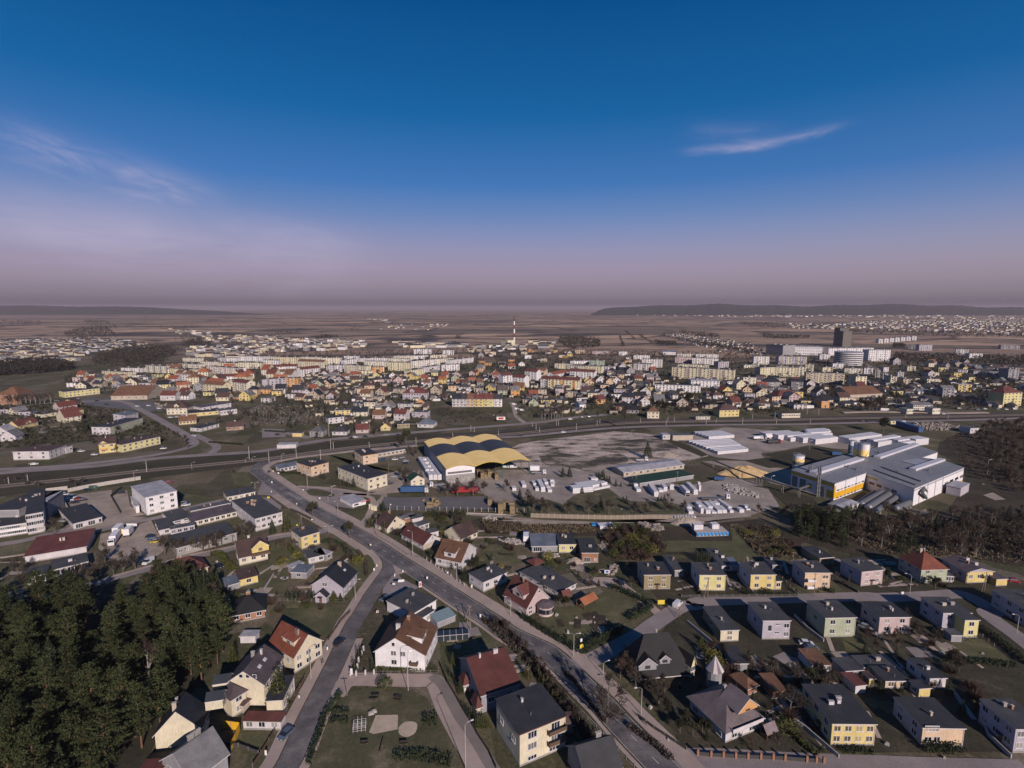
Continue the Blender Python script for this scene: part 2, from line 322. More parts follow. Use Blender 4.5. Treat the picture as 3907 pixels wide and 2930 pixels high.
def house(c, A, B, wall, roof, typ='flat', C=None, D=None, h=None, base=None, baseB=None, depth=None, rise=None, label='', name='house', cat='house',
          F=None, Rt=None, L=None, wk='n', tile=False, chim=1, over=.45, fascia='white', plinth='concrete', dorm=(), wins=(), door='F', wsz=(1.5, 1.3), rf=.5, group=None, bands=None, balc=(), sky=(), flat2=None, seed=None, front=None):
    a, rz, w, d, h = solve(c, A, B, C, D, h, base, baseB, depth)
    rnd = random.Random(seed if seed is not None else int(A[0] * 7 + A[1] * 13))
    if rise is None: rise = {'gx': d * .42, 'gy': w * .42, 'hip': min(w, d) * .36, 'sf': d * .12, 'sb': d * .12}.get(typ, 0)
    r = place(name, label, cat, a, rz, w, d, group)
    m = MB(); wall_geo(m, typ, w, d, h, rise, rf=rf, plinth=.5 if h > 2.4 else 0); m.build('wall', [wallm(wall), wallm(plinth)], r)
    m = MB(); roof_geo(m, typ, w, d, h, rise, over, rf=rf); ro = m.build('roof', [roofm(roof, tile), wallm(fascia)], r)
    rows = max(1, round((h - .3) / 2.9))
    def auto(sp, face, L_):
        if sp is None: sp = (max(1, int(L_ / 4.2)), rows)
        if sp == 0: return
        wgrid(r, face, w, d, sp[0], sp[1], h - .3, wsz[0], wsz[1], wk, z0=.3, skip=sp[2] if len(sp) > 2 else ())
    auto(F, 'F', w); auto(Rt, 'R', d); auto(L, 'L', d)
    for q in wins: window(r, q[0], w, d, q[1], q[2], q[3] if len(q) > 3 else wsz[0], q[4] if len(q) > 4 else wsz[1], wk)
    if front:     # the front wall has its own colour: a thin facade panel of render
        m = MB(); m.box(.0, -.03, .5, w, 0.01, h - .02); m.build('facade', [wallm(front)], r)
    if door:
        L_ = w if door == 'F' else d; pos = {'F': (L_ * .5, -.04), 'L': (-.04, d * .35), 'R': (w + .04, d * .35)}[door]
        m = MB(); m.box(-.5, -.05, .1, .5, .05, 2.15); dd = m.build('door', [DOORM], r, (pos[0], pos[1], 0), FR[door])
        m = MB(); m.box(.32, -.11, 1.05, .42, -.05, 1.15); m.build('handle', [METAL], dd)
        m = MB(); m.box(-.8, -1.1, 2.35, .8, -.02, 2.47); m.build('canopy', [roofm(roof)], r, (pos[0], pos[1], 0), FR[door])
    for i in range(chim):
        if typ == 'flat': x, y, zb, ht = w * (.3 + .45 * rnd.random()), d * (.35 + .4 * rnd.random()), h + .28, .9
        elif typ == 'gx': x, y, zb, ht = w * (.25 + .5 * rnd.random()), d * rf + rnd.choice((-.9, .9)), h + rise - 1.2, 2.2
        elif typ == 'gy': x, y, zb, ht = w * rf + rnd.choice((-.9, .9)), d * (.25 + .5 * rnd.random()), h + rise - 1.2, 2.2
        else: x, y, zb, ht = w * .5 + rnd.uniform(-1, 1), d * .55, h + rise * .5, rise * .5 + .9
        cw = rnd.choice((.5, .9, 1.3)); m = MB(); m.box(x - cw / 2, y - .25, zb, x + cw / 2, y + .25, zb + ht); m.box(x - cw / 2 - .08, y - .33, zb + ht, x + cw / 2 + .08, y + .33, zb + ht + .12, 1)
        m.build('chimney', [wallm(rnd.choice(('concrete', 'brick', 'white', 'beige'))), CONC], ro)
    for q in dorm: dormer(r, *q[:6], wall if len(q) < 9 else q[8], roof, kind=q[6] if len(q) > 6 else 'gable', face=q[7] if len(q) > 7 else 'F')
    for (fc, u0, u1, z, kind) in balc:
        m = MB(); m.box(u0, -1.3, z - .15, u1, 0, z); b = m.build('balcony', [CONC], r, {'F': (0, 0, 0), 'R': (w, 0, 0)}[fc], FR[fc])
        m = MB(); m.box(u0, -1.32, z, u1, -1.26, z + 1.0); m.box(u0, -1.3, z, u0 + .06, 0, z + 1.); m.box(u1 - .06, -1.3, z, u1, 0, z + 1.); m.build('railing', [wallm(kind)], b)
    for (u, v, fc) in sky:     # roof windows
        if typ == 'gx': sl = math.atan2(rise, d * rf); y = d * rf * v; z = h + rise * v + .30; loc = (w * u, y, z); rot = (sl, 0, 0)
        else:
            sl = math.atan2(rise, w * (1 - rf)); x = w - w * (1 - rf) * v; z = h + rise * v + .30; loc = (x, d * u, z); rot = (0, sl, 0)
        m = MB(); m.box(-.45, -.6, -.06, .45, .6, .06, 0, top=1); o = m.build('skylight', [FRAME, simple('skylight glass', (.5, .48, .52), rough=.2)], ro, loc); o.rotation_euler = rot
    if typ == 'flat' and w * d > 30 and rnd.random() < .75:
        m = MB(); x, y = w * rnd.uniform(.15, .8), d * rnd.uniform(.2, .8); m.tube((x, y, h + .28), (x, y, h + 1.1), .09, .09, 6); m.build('vent_pipe', [METAL], ro)
    if typ == 'flat' and w > 6:   # rain pipe at the front corner
        m = MB(); m.tube((w - .18, -.09, .1), (w - .18, -.09, h), .06, .06, 5); m.build('downpipe', [TRIM], r)
    r['_h'] = h; del r['_h']
    return r, w, d, h
def far_house(P, rz, w, d, h, wall, roof, typ, label, group, wk=True, name='house', cat='house', rise=None, nwin=None):
    a = Vector((P[0], P[1], 0)); rnd = random.Random(int(P[0] * 31 + P[1] * 17))
    if rise is None: rise = {'gx': d * .4, 'gy': w * .4, 'hip': min(w, d) * .36, 'sf': d * .12}.get(typ, 0)
    r = place(name, label, cat, a, rz, w, d, group)
    m = MB(); wall_geo(m, typ, w, d, h, rise, 0); m.build('wall', [wallm(wall)], r)
    m = MB(); roof_geo(m, typ, w, d, h, rise, .5); ro = m.build('roof', [roofm(roof), wallm('beige')], r)
    if wk:
        rows = max(1, round(h / 3)); n = nwin or max(1, int(w / 3.6))
        wgrid(r, 'F', w, d, n, rows, h, 1.4, 1.4, 'f')
        if w > 8 and rnd.random() < .8: wgrid(r, 'R' if a.x < 0 else 'L', w, d, 2, rows, h, 1.3, 1.3, 'f')
        if typ == 'gy': window(r, 'F', w, d, w / 2, h + rise * .35, 1.3, 1.2, 'f')
    if rnd.random() < .7:
        x, y = w * rnd.uniform(.3, .7), d * rnd.uniform(.35, .65); z = h + rise
        m = MB(); m.box(x - .5, y - .3, h + rise * .6, x + .5, y + .3, z + .9); m.build('chimney', [wallm(rnd.choice(('brick', 'concrete', 'white')))], ro)
    return r

# ------------------------------------------------------------------ ground sheet
def ground_material():
    global nt
    m = bpy.data.materials.new('ground'); m.use_nodes = True; keep = nt; nt = m.node_tree
    bs = nt.nodes['Principled BSDF']; bs.inputs['Roughness'].default_value = 1; bs.inputs['Specular IOR Level'].default_value = .1
    co = N('ShaderNodeTexCoord'); P = co.outputs['Object']
    def noise(scale,det=6,rough=.65,sx=1,sy=1,dist=0.):
        mp = N('ShaderNodeMapping'); mp.inputs['Scale'].default_value = (sx,sy,1); Lk(P,mp.inputs[0])
        n = N('ShaderNodeTexNoise',i_Scale=scale,i_Detail=det,i_Roughness=rough,i_Distortion=dist); Lk(mp.outputs[0],n.inputs['Vector']); return n.outputs[0]
    def mix(f,a,b,bt='MIX'):
        n = N('ShaderNodeMix',data_type='RGBA',blend_type=bt)
        for i,v in ((0,f),(6,a),(7,b)):
            if hasattr(v,'node'): Lk(v,n.inputs[i])
            elif i: n.inputs[i].default_value = col4(v)
            else: n.inputs[i].default_value = v
        return n.outputs[2]
    def rp(src,stops,interp='LINEAR'): n = ramp(stops,interp); Lk(src,n.inputs[0]); return n.outputs[0]
    near = rp(noise(.03,7,.68),[(.33,(.034,.034,.020)),(.47,(.058,.052,.032)),(.57,(.098,.080,.056)),(.70,(.18,.145,.115))])
    mpv = N('ShaderNodeMapping'); mpv.inputs['Scale'].default_value = (1 / 19,1 / 27,1); mpv.inputs['Rotation'].default_value = (0,0,R(-14)); Lk(P,mpv.inputs[0]); pv = N('ShaderNodeTexVoronoi',i_Scale=1.,distance='CHEBYCHEV'); Lk(mpv.outputs[0],pv.inputs['Vector']); ps = N('ShaderNodeSeparateColor'); Lk(pv.outputs['Color'],ps.inputs[0])
    near = mix(.55,near,rp(ps.outputs[0],[(0,(.030,.034,.018)),(.25,(.060,.056,.030)),(.45,(.038,.034,.024)),(.6,(.10,.085,.070)),(.72,(.045,.050,.024)),(.86,(.085,.066,.046)),(1,(.15,.135,.125))],'CONSTANT'))
    near = mix(1,near,rp(noise(.9,5,.75),[(.3,(.65,.65,.65)),(.7,(1.8,1.8,1.75))]),'MULTIPLY')
    near = mix(rp(noise(.35,4,.7),[(.56,(0,0,0)),(.70,(.8,.8,.8))]),near,(.12,.095,.072))
    # open fields beyond the town: strips and blocks with dark hedge lines
    mp = N('ShaderNodeMapping'); mp.inputs['Scale'].default_value = (1 / 620,1 / 330,1); mp.inputs['Rotation'].default_value = (0,0,R(8)); Lk(P,mp.inputs[0])
    ds = N('ShaderNodeTexNoise',i_Scale=2.2,i_Detail=3.); Lk(mp.outputs[0],ds.inputs['Vector'])
    ad = N('ShaderNodeVectorMath',operation='MULTIPLY_ADD'); Lk(ds.outputs['Color'],ad.inputs[0]); ad.inputs[1].default_value = (.5,.5,0); Lk(mp.outputs[0],ad.inputs[2])
    vo = N('ShaderNodeTexVoronoi',i_Scale=1.); Lk(ad.outputs[0],vo.inputs['Vector'])
    sx = N('ShaderNodeSeparateColor'); Lk(vo.outputs['Color'],sx.inputs[0])
    fld = rp(sx.outputs[0],[(.0,(.085,.068,.055)),(.35,(.17,.115,.085)),(.6,(.25,.17,.12)),(.85,(.12,.088,.07)),(1,(.20,.145,.11))])
    ve = N('ShaderNodeTexVoronoi',feature='DISTANCE_TO_EDGE',i_Scale=1.); Lk(ad.outputs[0],ve.inputs['Vector'])
    fld = mix(rp(ve.outputs['Distance'],[(.012,(1,1,1)),(.04,(0,0,0))]),fld,(.035,.030,.027))
    fld = mix(rp(noise(1 / 260,7,.7,1,2.2),[(.50,(0,0,0)),(.60,(.85,.85,.85))]),fld,(.055,.046,.042))
    fld = mix(rp(noise(1 / 700,4,.6,1,2.6,.4),[(.55,(0,0,0)),(.62,(1,1,1))]),fld,(.032,.030,.028))
    fld = mix(1,fld,rp(noise(.02,5,.7,1,2),[(.3,(1.1,1.1,1.1)),(.7,(2.,2.,2.))]),'MULTIPLY')
    sp = N('ShaderNodeSeparateXYZ'); Lk(P,sp.inputs[0])
    mr = N('ShaderNodeMapRange'); mr.inputs[1].default_value = 980; mr.inputs[2].default_value = 1250; Lk(sp.outputs['Y'],mr.inputs[0])
    Lk(mix(mr.outputs[0],near,fld),bs.inputs['Base Color']); nt = keep; return m
GR = MB(); xs = [-45000,-6000,-1500,-500,0,500,1500,6000,45000]; ys = [-400,0,200,500,1000,2000,5000,12000,44000]
for i in range(8):
    for j in range(8): GR.face([(xs[i],ys[j],0),(xs[i + 1],ys[j],0),(xs[i + 1],ys[j + 1],0),(xs[i],ys[j + 1],0)])
g_ = GR.build('ground',[ground_material()]); tag(g_,kind='structure')
# ------------------------------------------------------------------ surfaces
def surf(key,stops,scale=.25,fine=2.5,rough=.95,famt=.25,sx=1,sy=1):
    if key in MATS: return MATS[key]
    global nt
    m = bpy.data.materials.new(key); m.use_nodes = True; keep = nt; nt = m.node_tree; bs = nt.nodes['Principled BSDF']; bs.inputs['Roughness'].default_value = rough; bs.inputs['Specular IOR Level'].default_value = .2
    co = N('ShaderNodeTexCoord'); mp = N('ShaderNodeMapping'); mp.inputs['Scale'].default_value = (sx,sy,1); Lk(co.outputs['Object'],mp.inputs[0])
    n1 = N('ShaderNodeTexNoise',i_Scale=scale,i_Detail=7.,i_Roughness=.68); Lk(mp.outputs[0],n1.inputs['Vector']); r1 = ramp(stops); Lk(n1.outputs[0],r1.inputs[0])
    n2 = N('ShaderNodeTexNoise',i_Scale=fine,i_Detail=4.,i_Roughness=.7); Lk(co.outputs['Object'],n2.inputs['Vector']); r2 = ramp([(.3,(1 - famt * 1.4,) * 3),(.7,(1 + famt,) * 3)]); Lk(n2.outputs[0],r2.inputs[0])
    mx = N('ShaderNodeMix',data_type='RGBA',blend_type='MULTIPLY'); mx.inputs[0].default_value = 1; Lk(r1.outputs[0],mx.inputs[6]); Lk(r2.outputs[0],mx.inputs[7]); Lk(mx.outputs[2],bs.inputs['Base Color']); nt = keep; MATS[key] = m; return m
ASPH = surf('asphalt',[(.32,(.058,.053,.058)),(.5,(.10,.09,.094)),(.66,(.15,.134,.134))],.11,2.2,famt=.2)
ASPL = surf('worn asphalt',[(.3,(.15,.128,.128)),(.7,(.24,.20,.198))],.06,2.5,famt=.12)
PAVE = surf('paving',[(.3,(.24,.185,.165)),(.7,(.34,.27,.24))],.12,5,famt=.10)
LOTM = surf('lot asphalt',[(.3,(.085,.080,.088)),(.7,(.125,.115,.12))],.07,2,famt=.12)
GRAS = surf('lawn grass',[(.30,(.046,.046,.025)),(.52,(.074,.068,.038)),(.68,(.15,.125,.085))],.12,3,famt=.3)
GRAG = surf('garden grass',[(.30,(.050,.052,.027)),(.55,(.082,.078,.040)),(.72,(.14,.118,.075))],.10,3,famt=.28)
DIRT = surf('bare earth',[(.3,(.18,.145,.12)),(.7,(.33,.27,.23))],.10,2,famt=.2)
SAND = surf('pale sand',[(.36,(.055,.046,.036)),(.42,(.16,.13,.11)),(.47,(.30,.24,.21)),(.60,(.46,.37,.33))],.05,.7,famt=.38,sx=1,sy=2.2)
YARD = surf('yard ground',[(.32,(.16,.135,.125)),(.5,(.24,.20,.18)),(.68,(.32,.265,.24))],.05,1.5,famt=.2)
SANDP = surf('playground sand',[(.3,(.30,.24,.18)),(.7,(.42,.34,.27))],.3,4,famt=.12)
CINDER = surf('dark cinder field',[(.38,(.034,.031,.027)),(.50,(.08,.068,.055)),(.57,(.28,.225,.195))],.035,.6,famt=.3,sx=1,sy=2.2)
BALL = surf('ballast',[(.3,(.040,.034,.032)),(.7,(.075,.062,.056))],.1,2)
VERGE = surf('dark verge',[(.3,(.028,.026,.016)),(.7,(.055,.046,.03))],.05,.8,famt=.3)
SCRB = surf('scrub soil',[(.3,(.022,.020,.014)),(.7,(.058,.044,.030))],.06,.9,famt=.35)
BAND = simple('road marking',(.55,.53,.52),rough=.8)
def cr(pts,n=5):   # Catmull-Rom through points
    if len(pts) < 3: return pts
    out = []; P = [pts[0] * 2 - pts[1]] + pts + [pts[-1] * 2 - pts[-2]]
    for i in range(1,len(P) - 2):
        a,b,c,d = P[i - 1:i + 3]
        for k in range(n): t = k / n; out.append(.5 * ((2 * b) + (c - a) * t + (2 * a - 5 * b + 4 * c - d) * t * t + (3 * b - a - 3 * c + d) * t ** 3))
    return out + [pts[-1]]
def px(s):   # 'N3 130,710 400,890 M2 5,6' -> ground points
    out = []; c = None
    for t in s.split():
        if ',' in t: a,b = t.split(','); out.append(W(c,float(a),float(b)))
        else: c = t
    return out
PATHS = []
def strip(name,s,wid,z,m,off=0.,thick=0.,sm=True,keep=True):
    P = px(s) if isinstance(s,str) else s; z = zz(z)
    P = cr(P) if sm else P; L = []; Rr = []
    for i,p in enumerate(P):
        t = (P[min(i + 1,len(P) - 1)] - P[max(i - 1,0)]); t.z = 0; t.normalize(); n = Vector((t.y,-t.x,0))
        L.append(p + n * (off - wid / 2)); Rr.append(p + n * (off + wid / 2))
        if keep and i % 2 == 0: PATHS.append((p.x + n.x * off,p.y + n.y * off,wid / 2 + .6))
    b = MB()
    for i in range(len(P) - 1):
        q = [Vector((v.x,v.y,z)) for v in (L[i],Rr[i],Rr[i + 1],L[i + 1])]
        if (q[1] - q[0]).cross(q[2] - q[0]).z < 0: q.reverse()
        b.face(q)
        if thick:
            for u,v in ((L[i],L[i + 1]),(Rr[i + 1],Rr[i])): b.face([(u.x,u.y,z - thick),(v.x,v.y,z - thick),(v.x,v.y,z),(u.x,u.y,z)])
    return tag(b.build(name,[m]),kind='structure')
AREAS = []
ZN = [0]
def zz(z): ZN[0] += 1; return z * 2 + ZN[0] * .0004
def pin(x,y,poly):
    c = False; j = len(poly) - 1
    for i in range(len(poly)):
        a,b = poly[i],poly[j]
        if (a.y > y) != (b.y > y) and x < (b.x - a.x) * (y - a.y) / (b.y - a.y) + a.x: c = not c
        j = i
    return c
def area(name,s,z,m,sm=0,keep=False):
    P = px(s); z = zz(z)
    if sm:
        Q = P + P[:1]; P = cr(Q,sm)[:-1]
    if sum(a.x * b.y - b.x * a.y for a,b in zip(P,P[1:] + P[:1])) < 0: P.reverse()
    if keep: AREAS.append(P)
    b = MB(); b.face([(p.x,p.y,z) for p in P]); return tag(b.build(name,[m]),kind='structure')
def blocked(x,y,pad=1.):
    if inside_foot(x,y,pad): return True
    for a in PATHS:
        if (x - a[0]) ** 2 + (y - a[1]) ** 2 < (a[2] + pad) ** 2: return True
    return any(pin(x,y,p) for p in AREAS)
# big zones
area('verge','M1 -60,905 800,850 1700,750 2212,725 M2 500,640 1200,575 M3 0,535 700,445 2212,430 M4 1200,410 2300,385 2300,440 1100,468 0,497 M3 1200,505 0,600 M2 1300,655 560,735 0,800 M1 2212,822 1000,970 0,1090 -60,1100',.03,VERGE)
area('sand','M3 -40,650 200,610 520,575 760,543 1000,560 1230,590 1330,640 1560,752 1400,790 900,810 700,860 500,890 330,840 60,850 -180,850 -260,760',.04,SAND)
area('cinder_field','M3 620,650 760,622 1150,605 1260,660 1280,700 900,715 800,705 660,690',.06,CINDER,3); area('cinder_field','M3 120,745 250,725 420,740 560,770 800,730 880,800 700,868 520,880 400,850 180,825',.06,CINDER,3)
area('verge','M3 1180,605 1330,635 1545,745 1500,760 1270,665',.075,VERGE)
area('factory_yard','M3 1240,590 1360,575 1700,510 2100,535 M4 150,545 700,600 900,640 1000,655 870,705 600,690 400,660 200,700 0,725 M3 2000,745 2060,790 1990,800 1620,765 1545,740 1340,625',.07,YARD)
area('factory_yard','M3 60,850 330,840 480,885 700,860 760,860 900,935 M4 -990,935 -640,1010 N5 520,60 820,110 1000,200 1130,400 700,530 0,500 N4 2000,510 1500,500 230,490 -30,400 N3 1850,400 1700,290 1600,250 1000,180 960,130 M2 1330,760 1420,1000 1800,960 1900,900 2000,870 2200,870',.075,YARD)
area('car_park','N3 500,290 650,300 1650,285 1760,400 1900,440 560,440 470,350',.10,LOTM)
area('factory_ground','M3 1900,795 M4 100,845 250,870 640,1110 N6 0,340 -600,180 -800,130 M3 1850,880 1500,800 1700,790',.05,DIRT)
area('verge','M3 1850,790 M4 60,855 300,840 600,760 590,700 400,670 200,710 0,740 M3 2100,760',.08,VERGE)
area('verge','N5 790,160 1020,170 1500,300 1650,470 1300,470 1000,200',.085,VERGE)
area('dirt_road','N4 -20,520 400,560 900,575 1500,560 2111,600 N5 360,560 800,520 800,500 0,530 N4 1500,590 900,600 300,610 0,560 N3 2000,545 1440,500 1450,470 2050,495',.08,DIRT)
area('scrubland','N4 0,590 1000,620 1900,640 N5 350,600 900,540 1400,760 1350,1000 600,1000 N4 1750,950 1500,1030 1150,1000 1000,740 100,730 N3 1650,700 1500,560 1700,520 2000,560',.045,SCRB)
area('scrubland','M4 2300,480 1700,540 1500,640 1480,720 1710,850 1720,1000 N6 1250,430 900,500 500,500 0,480 N5 1650,500 1350,800 2000,960 N6 1300,960 2300,1130 2400,200',.04,SCRB)
area('sand','N6 1640,270 1750,240 1900,320 1780,330',.07,DIRT)
area('sand','N6 820,490 980,430 1000,480 900,500',.07,DIRT)
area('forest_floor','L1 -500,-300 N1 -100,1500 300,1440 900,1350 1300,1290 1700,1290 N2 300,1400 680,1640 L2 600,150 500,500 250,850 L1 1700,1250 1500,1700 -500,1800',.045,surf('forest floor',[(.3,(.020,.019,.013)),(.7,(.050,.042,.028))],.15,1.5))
area('shade_tinted_soil','N4 1420,1130 N5 0,1000 700,1040 2111,1010 N6 400,1100 1300,1140 2400,1300 L6 2500,1480 900,1500 0,1500 L5 1000,1560 0,1440 L4 1700,1250 1350,900 1500,400 1700,60',.048,surf('garden soil with painted shade',[(.3,(.026,.024,.016)),(.55,(.045,.040,.026)),(.72,(.085,.068,.048))],.12,1.2,famt=.3))  # brown garden ground, with the shade between the houses painted into its dark colour
area('yard_verge','N4 60,330 420,320 600,380 720,275 1000,185 1130,200 1250,290 1380,340 1800,352 1930,380 2020,490 700,505 120,500 -60,430',.088,GRAS)
area('yard_verge','N3 420,420 480,330 560,270 640,300 560,440',.088,GRAS)
# gardens and lawns (a little greener than the open ground)
for s in ('N2 1150,820 1400,820 1500,950 1350,1000 1340,1400 700,1480 640,1380 1000,1200 1020,1100 1150,1060','N2 1720,720 1950,800 2111,880 2111,1000 1880,960 1800,850','N3 -60,740 350,900 460,1000 470,1060 330,1250 130,1500 0,1400 130,1160 0,1000',
          'L2 1150,0 1450,-50 1880,-30 1680,280 1480,260','N3 1600,900 1800,790 2000,900 2111,1050 1900,1060 1650,1000','N4 480,1640 540,1560 800,1540 1130,1350 1500,1560 1400,1640 1100,1659','L4 240,0 1300,0 1200,110 720,370 420,230','N5 560,600 640,600 1250,900 1250,1000 700,1030 600,900',
          'N4 1650,800 2050,790 2111,860 2111,930 1750,920','N5 0,800 600,800 800,1000 640,1030 300,880 0,880','L6 1100,300 1500,300 1850,570 1400,560','L6 1260,870 1450,870 1510,990 1400,970','L5 700,830 900,1100 760,980 660,930','L6 0,260 150,270 330,420 60,430','N5 1710,1230 1900,1400 1350,1420 1180,1250',
          'L2 760,1290 980,1270 1050,1330 950,1500 740,1520','N2 1350,500 1540,600 1350,650 1280,560','M2 30,870 250,890 400,950 640,1010 640,1060 400,1040 200,960','N2 60,250 330,270 480,300 600,330 300,390','N2 700,20 850,0 950,110 930,180 740,160','L6 -100,1480 350,1500 850,1590 -100,1600','L4 600,1200 760,1180 870,1440 800,1490','M2 560,740 750,720 760,830 1000,850 1180,830 1180,900 1060,900 800,800 580,800'):
    area('lawn',s,.055,GRAG)
# roads
MAIN = 'L4 1800,1900 1590,1659 1330,1390 1130,1180 960,990 760,800 560,600 360,430 N3 1960,1880 1760,1740 1500,1570 1240,1400 1000,1240 700,1050 420,860 150,690 N2 2000,630 1800,520 1560,390 1330,240 1190,150 1090,75 1015,20 975,-20 M1 2165,845 M2 -8,822 40,798 110,780 200,764 330,742 600,712 860,683 1300,648'
strip('pavement',MAIN,4.6,.12,PAVE,off=6.6,thick=.12)
strip('pavement','L4 1800,1900 1590,1659 1330,1390 1130,1180 960,990 760,800 560,600 360,430 N3 1960,1880 1760,1740 1500,1570 1240,1400 1010,1250',1.0,.12,PAVE,off=-4.6,thick=.12); strip('pavement','N3 480,900 420,860 150,690 N2 2000,630 1800,520 1560,390 1330,240',4.0,.12,PAVE,off=-6.3,thick=.12)
strip('road',MAIN,7.6,.10,ASPH)
area('road','N2 950,0 1130,-10 1200,90 1330,180 1500,170 1800,190 2111,230 N3 250,280 300,350 150,430 -60,400 N2 1900,440 1990,560 1850,600 1500,430 1250,290 1080,270 1000,270 1020,200 1060,120',.09,ASPL)
area('traffic_island','N2 1560,220 1640,200 1800,225 1890,270 1850,290 1700,285 1600,270',.14,GRAS,3)
area('pavement','N3 440,930 560,1030 590,1080 700,1230 900,1330 780,1420 560,1440 480,1400 500,1250 540,1130',.075,ASPL)
area('traffic_island','N3 610,1205 765,1160 700,1130 600,1080 630,1160',.14,PAVE)
R2 = 'L2 900,2000 1225,1659 1440,1180 1600,850 1740,560 1860,300 1950,120 N3 230,1640 370,1400 480,1240 555,1130 565,1050 520,960 430,880'
strip('pavement',R2,3.0,.115,PAVE,off=-4.6,thick=.12); strip('pavement','L2 900,2000 1225,1659 1440,1180 1600,850 1740,560 1860,300',2.2,.115,PAVE,off=4.1,thick=.12); strip('road',R2,5.6,.105,ASPH)
strip('side_road','L3 -60,900 100,740 500,735 800,740 960,740 1020,800 1100,1000 1250,1280 1380,1500 1480,1700 1560,1900',5.5,.08,PAVE)
strip('side_road','L3 960,690 1080,800 1230,1080 1400,1330 1600,1659 1700,1800',3.0,.09,surf('worn path',[(.3,(.14,.115,.108)),(.7,(.19,.16,.15))],.12,5,famt=.1))
area('lawn','L3 30,880 200,830 400,815 600,820 760,850 900,920 990,1050 1080,1250 1250,1659 1300,1800 -420,1850 -300,1500 -150,1180',.075,GRAS)
area('sandpit','L3 370,1110 605,1105 600,1260 345,1310 300,1290',.10,SANDP); area('worn_patch','L3 610,1240 680,1180 800,1190 790,1290 700,1340 620,1310',.095,SANDP,3)
strip('road','L4 620,600 850,520 1050,420 1350,260 1500,150 N4 1950,1560 2111,1540 N5 200,1500 700,1480 1400,1460 2111,1440 N6 500,1450 1000,1430 1300,1410 1480,1440 1750,1600 L6 1560,50 1900,300 2300,620',6.2,.085,ASPL)
strip('pavement','N4 950,1240 1200,1260 1400,1400 1560,1520 1700,1640',3.5,.08,PAVE)
area('road','N4 820,1240 1060,1230 1300,1250 1380,1400 1250,1380 1000,1300',.075,PAVE)
strip('pavement','L4 1900,1700 L5 0,1560 300,1570 700,1590 1200,1620 2000,1650 L6 400,1650 900,1670 2000,1700',6.5,.07,ASPL,sm=False)
strip('road','N2 1850,640 1700,700 1400,725 1150,770 700,890 300,970 N1 2111,1000 1700,1120 1300,1230 700,1400 300,1470 0,1530 -300,1600',5.0,.09,ASPL); strip('pavement','N2 1600,680 1400,705 1150,745 700,865 300,945 N1 2111,985 1700,1095 1300,1205',1.6,.11,PAVE,thick=.1)
strip('road','N1 -200,900 0,840 300,790 700,690 1100,680 1500,590 1850,520 N2 250,410 560,340 620,330',5,.08,ASPL)
area('yard','N1 700,240 900,260 1290,210 1280,300 1380,440 1420,520 1700,520 1300,660 900,680 650,690 800,600 770,440',.06,DIRT); area('yard','N1 1280,290 1460,210 1500,400 1680,500 1400,530',.062,DIRT)
area('yard','N1 1160,720 1250,700 1500,640 1740,560 1830,740 1900,900 1800,980 1500,1050 1250,1000 1130,880',.06,DIRT); area('yard','N2 780,430 1000,300 1150,300 1280,400 1250,470 960,600',.058,ASPL)
area('yard','M2 1060,900 1180,870 1200,950 1170,1060 940,1080 930,1040 1060,1010',.065,DIRT); strip('side_road','M2 300,1010 600,1030 900,1080 N3 0,250 350,300 330,480 250,600',3,.1,PAVE)
strip('side_road','N3 320,500 420,370 500,270 M2 900,1060 1170,1040',3.5,.085,DIRT)
strip('road','M1 -100,905 0,897 300,872 800,838 1300,775 1700,745 2212,710 M2 500,622 900,585 1200,560 1700,520 2212,480 M3 200,460 330,438 700,402',8,.06,ASPL)
strip('road','M1 -60,870 420,845 900,800 1300,745 1560,690 1640,640 1560,570 1440,500 1300,420 1180,360 1000,290 500,300 0,350',7,.07,ASPL); strip('road','M1 1640,570 1800,650 1830,690 1780,730',6,.08,ASPL)
area('traffic_island','M1 1500,720 1640,695 1740,690 1700,720 1560,735',.10,GRAS)
strip('railway_bed','M1 -200,1040 0,1015 620,950 1240,880 2212,785 M2 600,705 1300,632 M3 0,560 830,480 1540,462 2212,452 M4 600,440 1500,425 2300,405',11,.10,BALL)
strip('railway_bed','M2 1500,590 2212,520 M3 500,470 1100,452 1540,448 2212,438 M4 600,425 1500,405 2300,390',10,.09,BALL)
for o in (-3.1,-1.6,1.6,3.1): strip('rail','M1 -200,1040 0,1015 620,950 1240,880 2212,785 M2 600,705 1300,632 M3 0,560 830,480 1540,462 2212,452 M4 600,440 1500,425 2300,405',.16,.28,simple('rail steel',(.22,.18,.16),rough=.5,metal=.3),off=o,thick=.16)
strip('road','M3 -420,605 -60,590 330,553 760,517 1200,500 1700,490 2212,487 M4 600,478 1100,465 1700,450 2300,430',7,.11,ASPL)
strip('platform','M4 680,392 1000,385 1560,395 1900,392',5,.6,PAVE,thick=.6); strip('side_road','M2 2212,470 2150,420 2120,330 2100,300',4.5,.07,PAVE)
for s in ('M2 1230,280 1450,260 1600,225','M3 960,200 1050,140 1150,90','M3 560,280 700,230','M4 990,190 1060,240 1110,300','M1 500,300 1000,280 1700,230','M2 0,540 200,560 400,600','T4 860,560 1000,640 1130,700'): strip('town_street',s,7,.06,ASPL)
area('car_park','M2 0,520 190,530 200,590 0,600',.06,ASPL); area('car_park','M1 700,270 1000,265 1300,300 1400,350 1250,380 900,340 680,320',.055,LOTM)
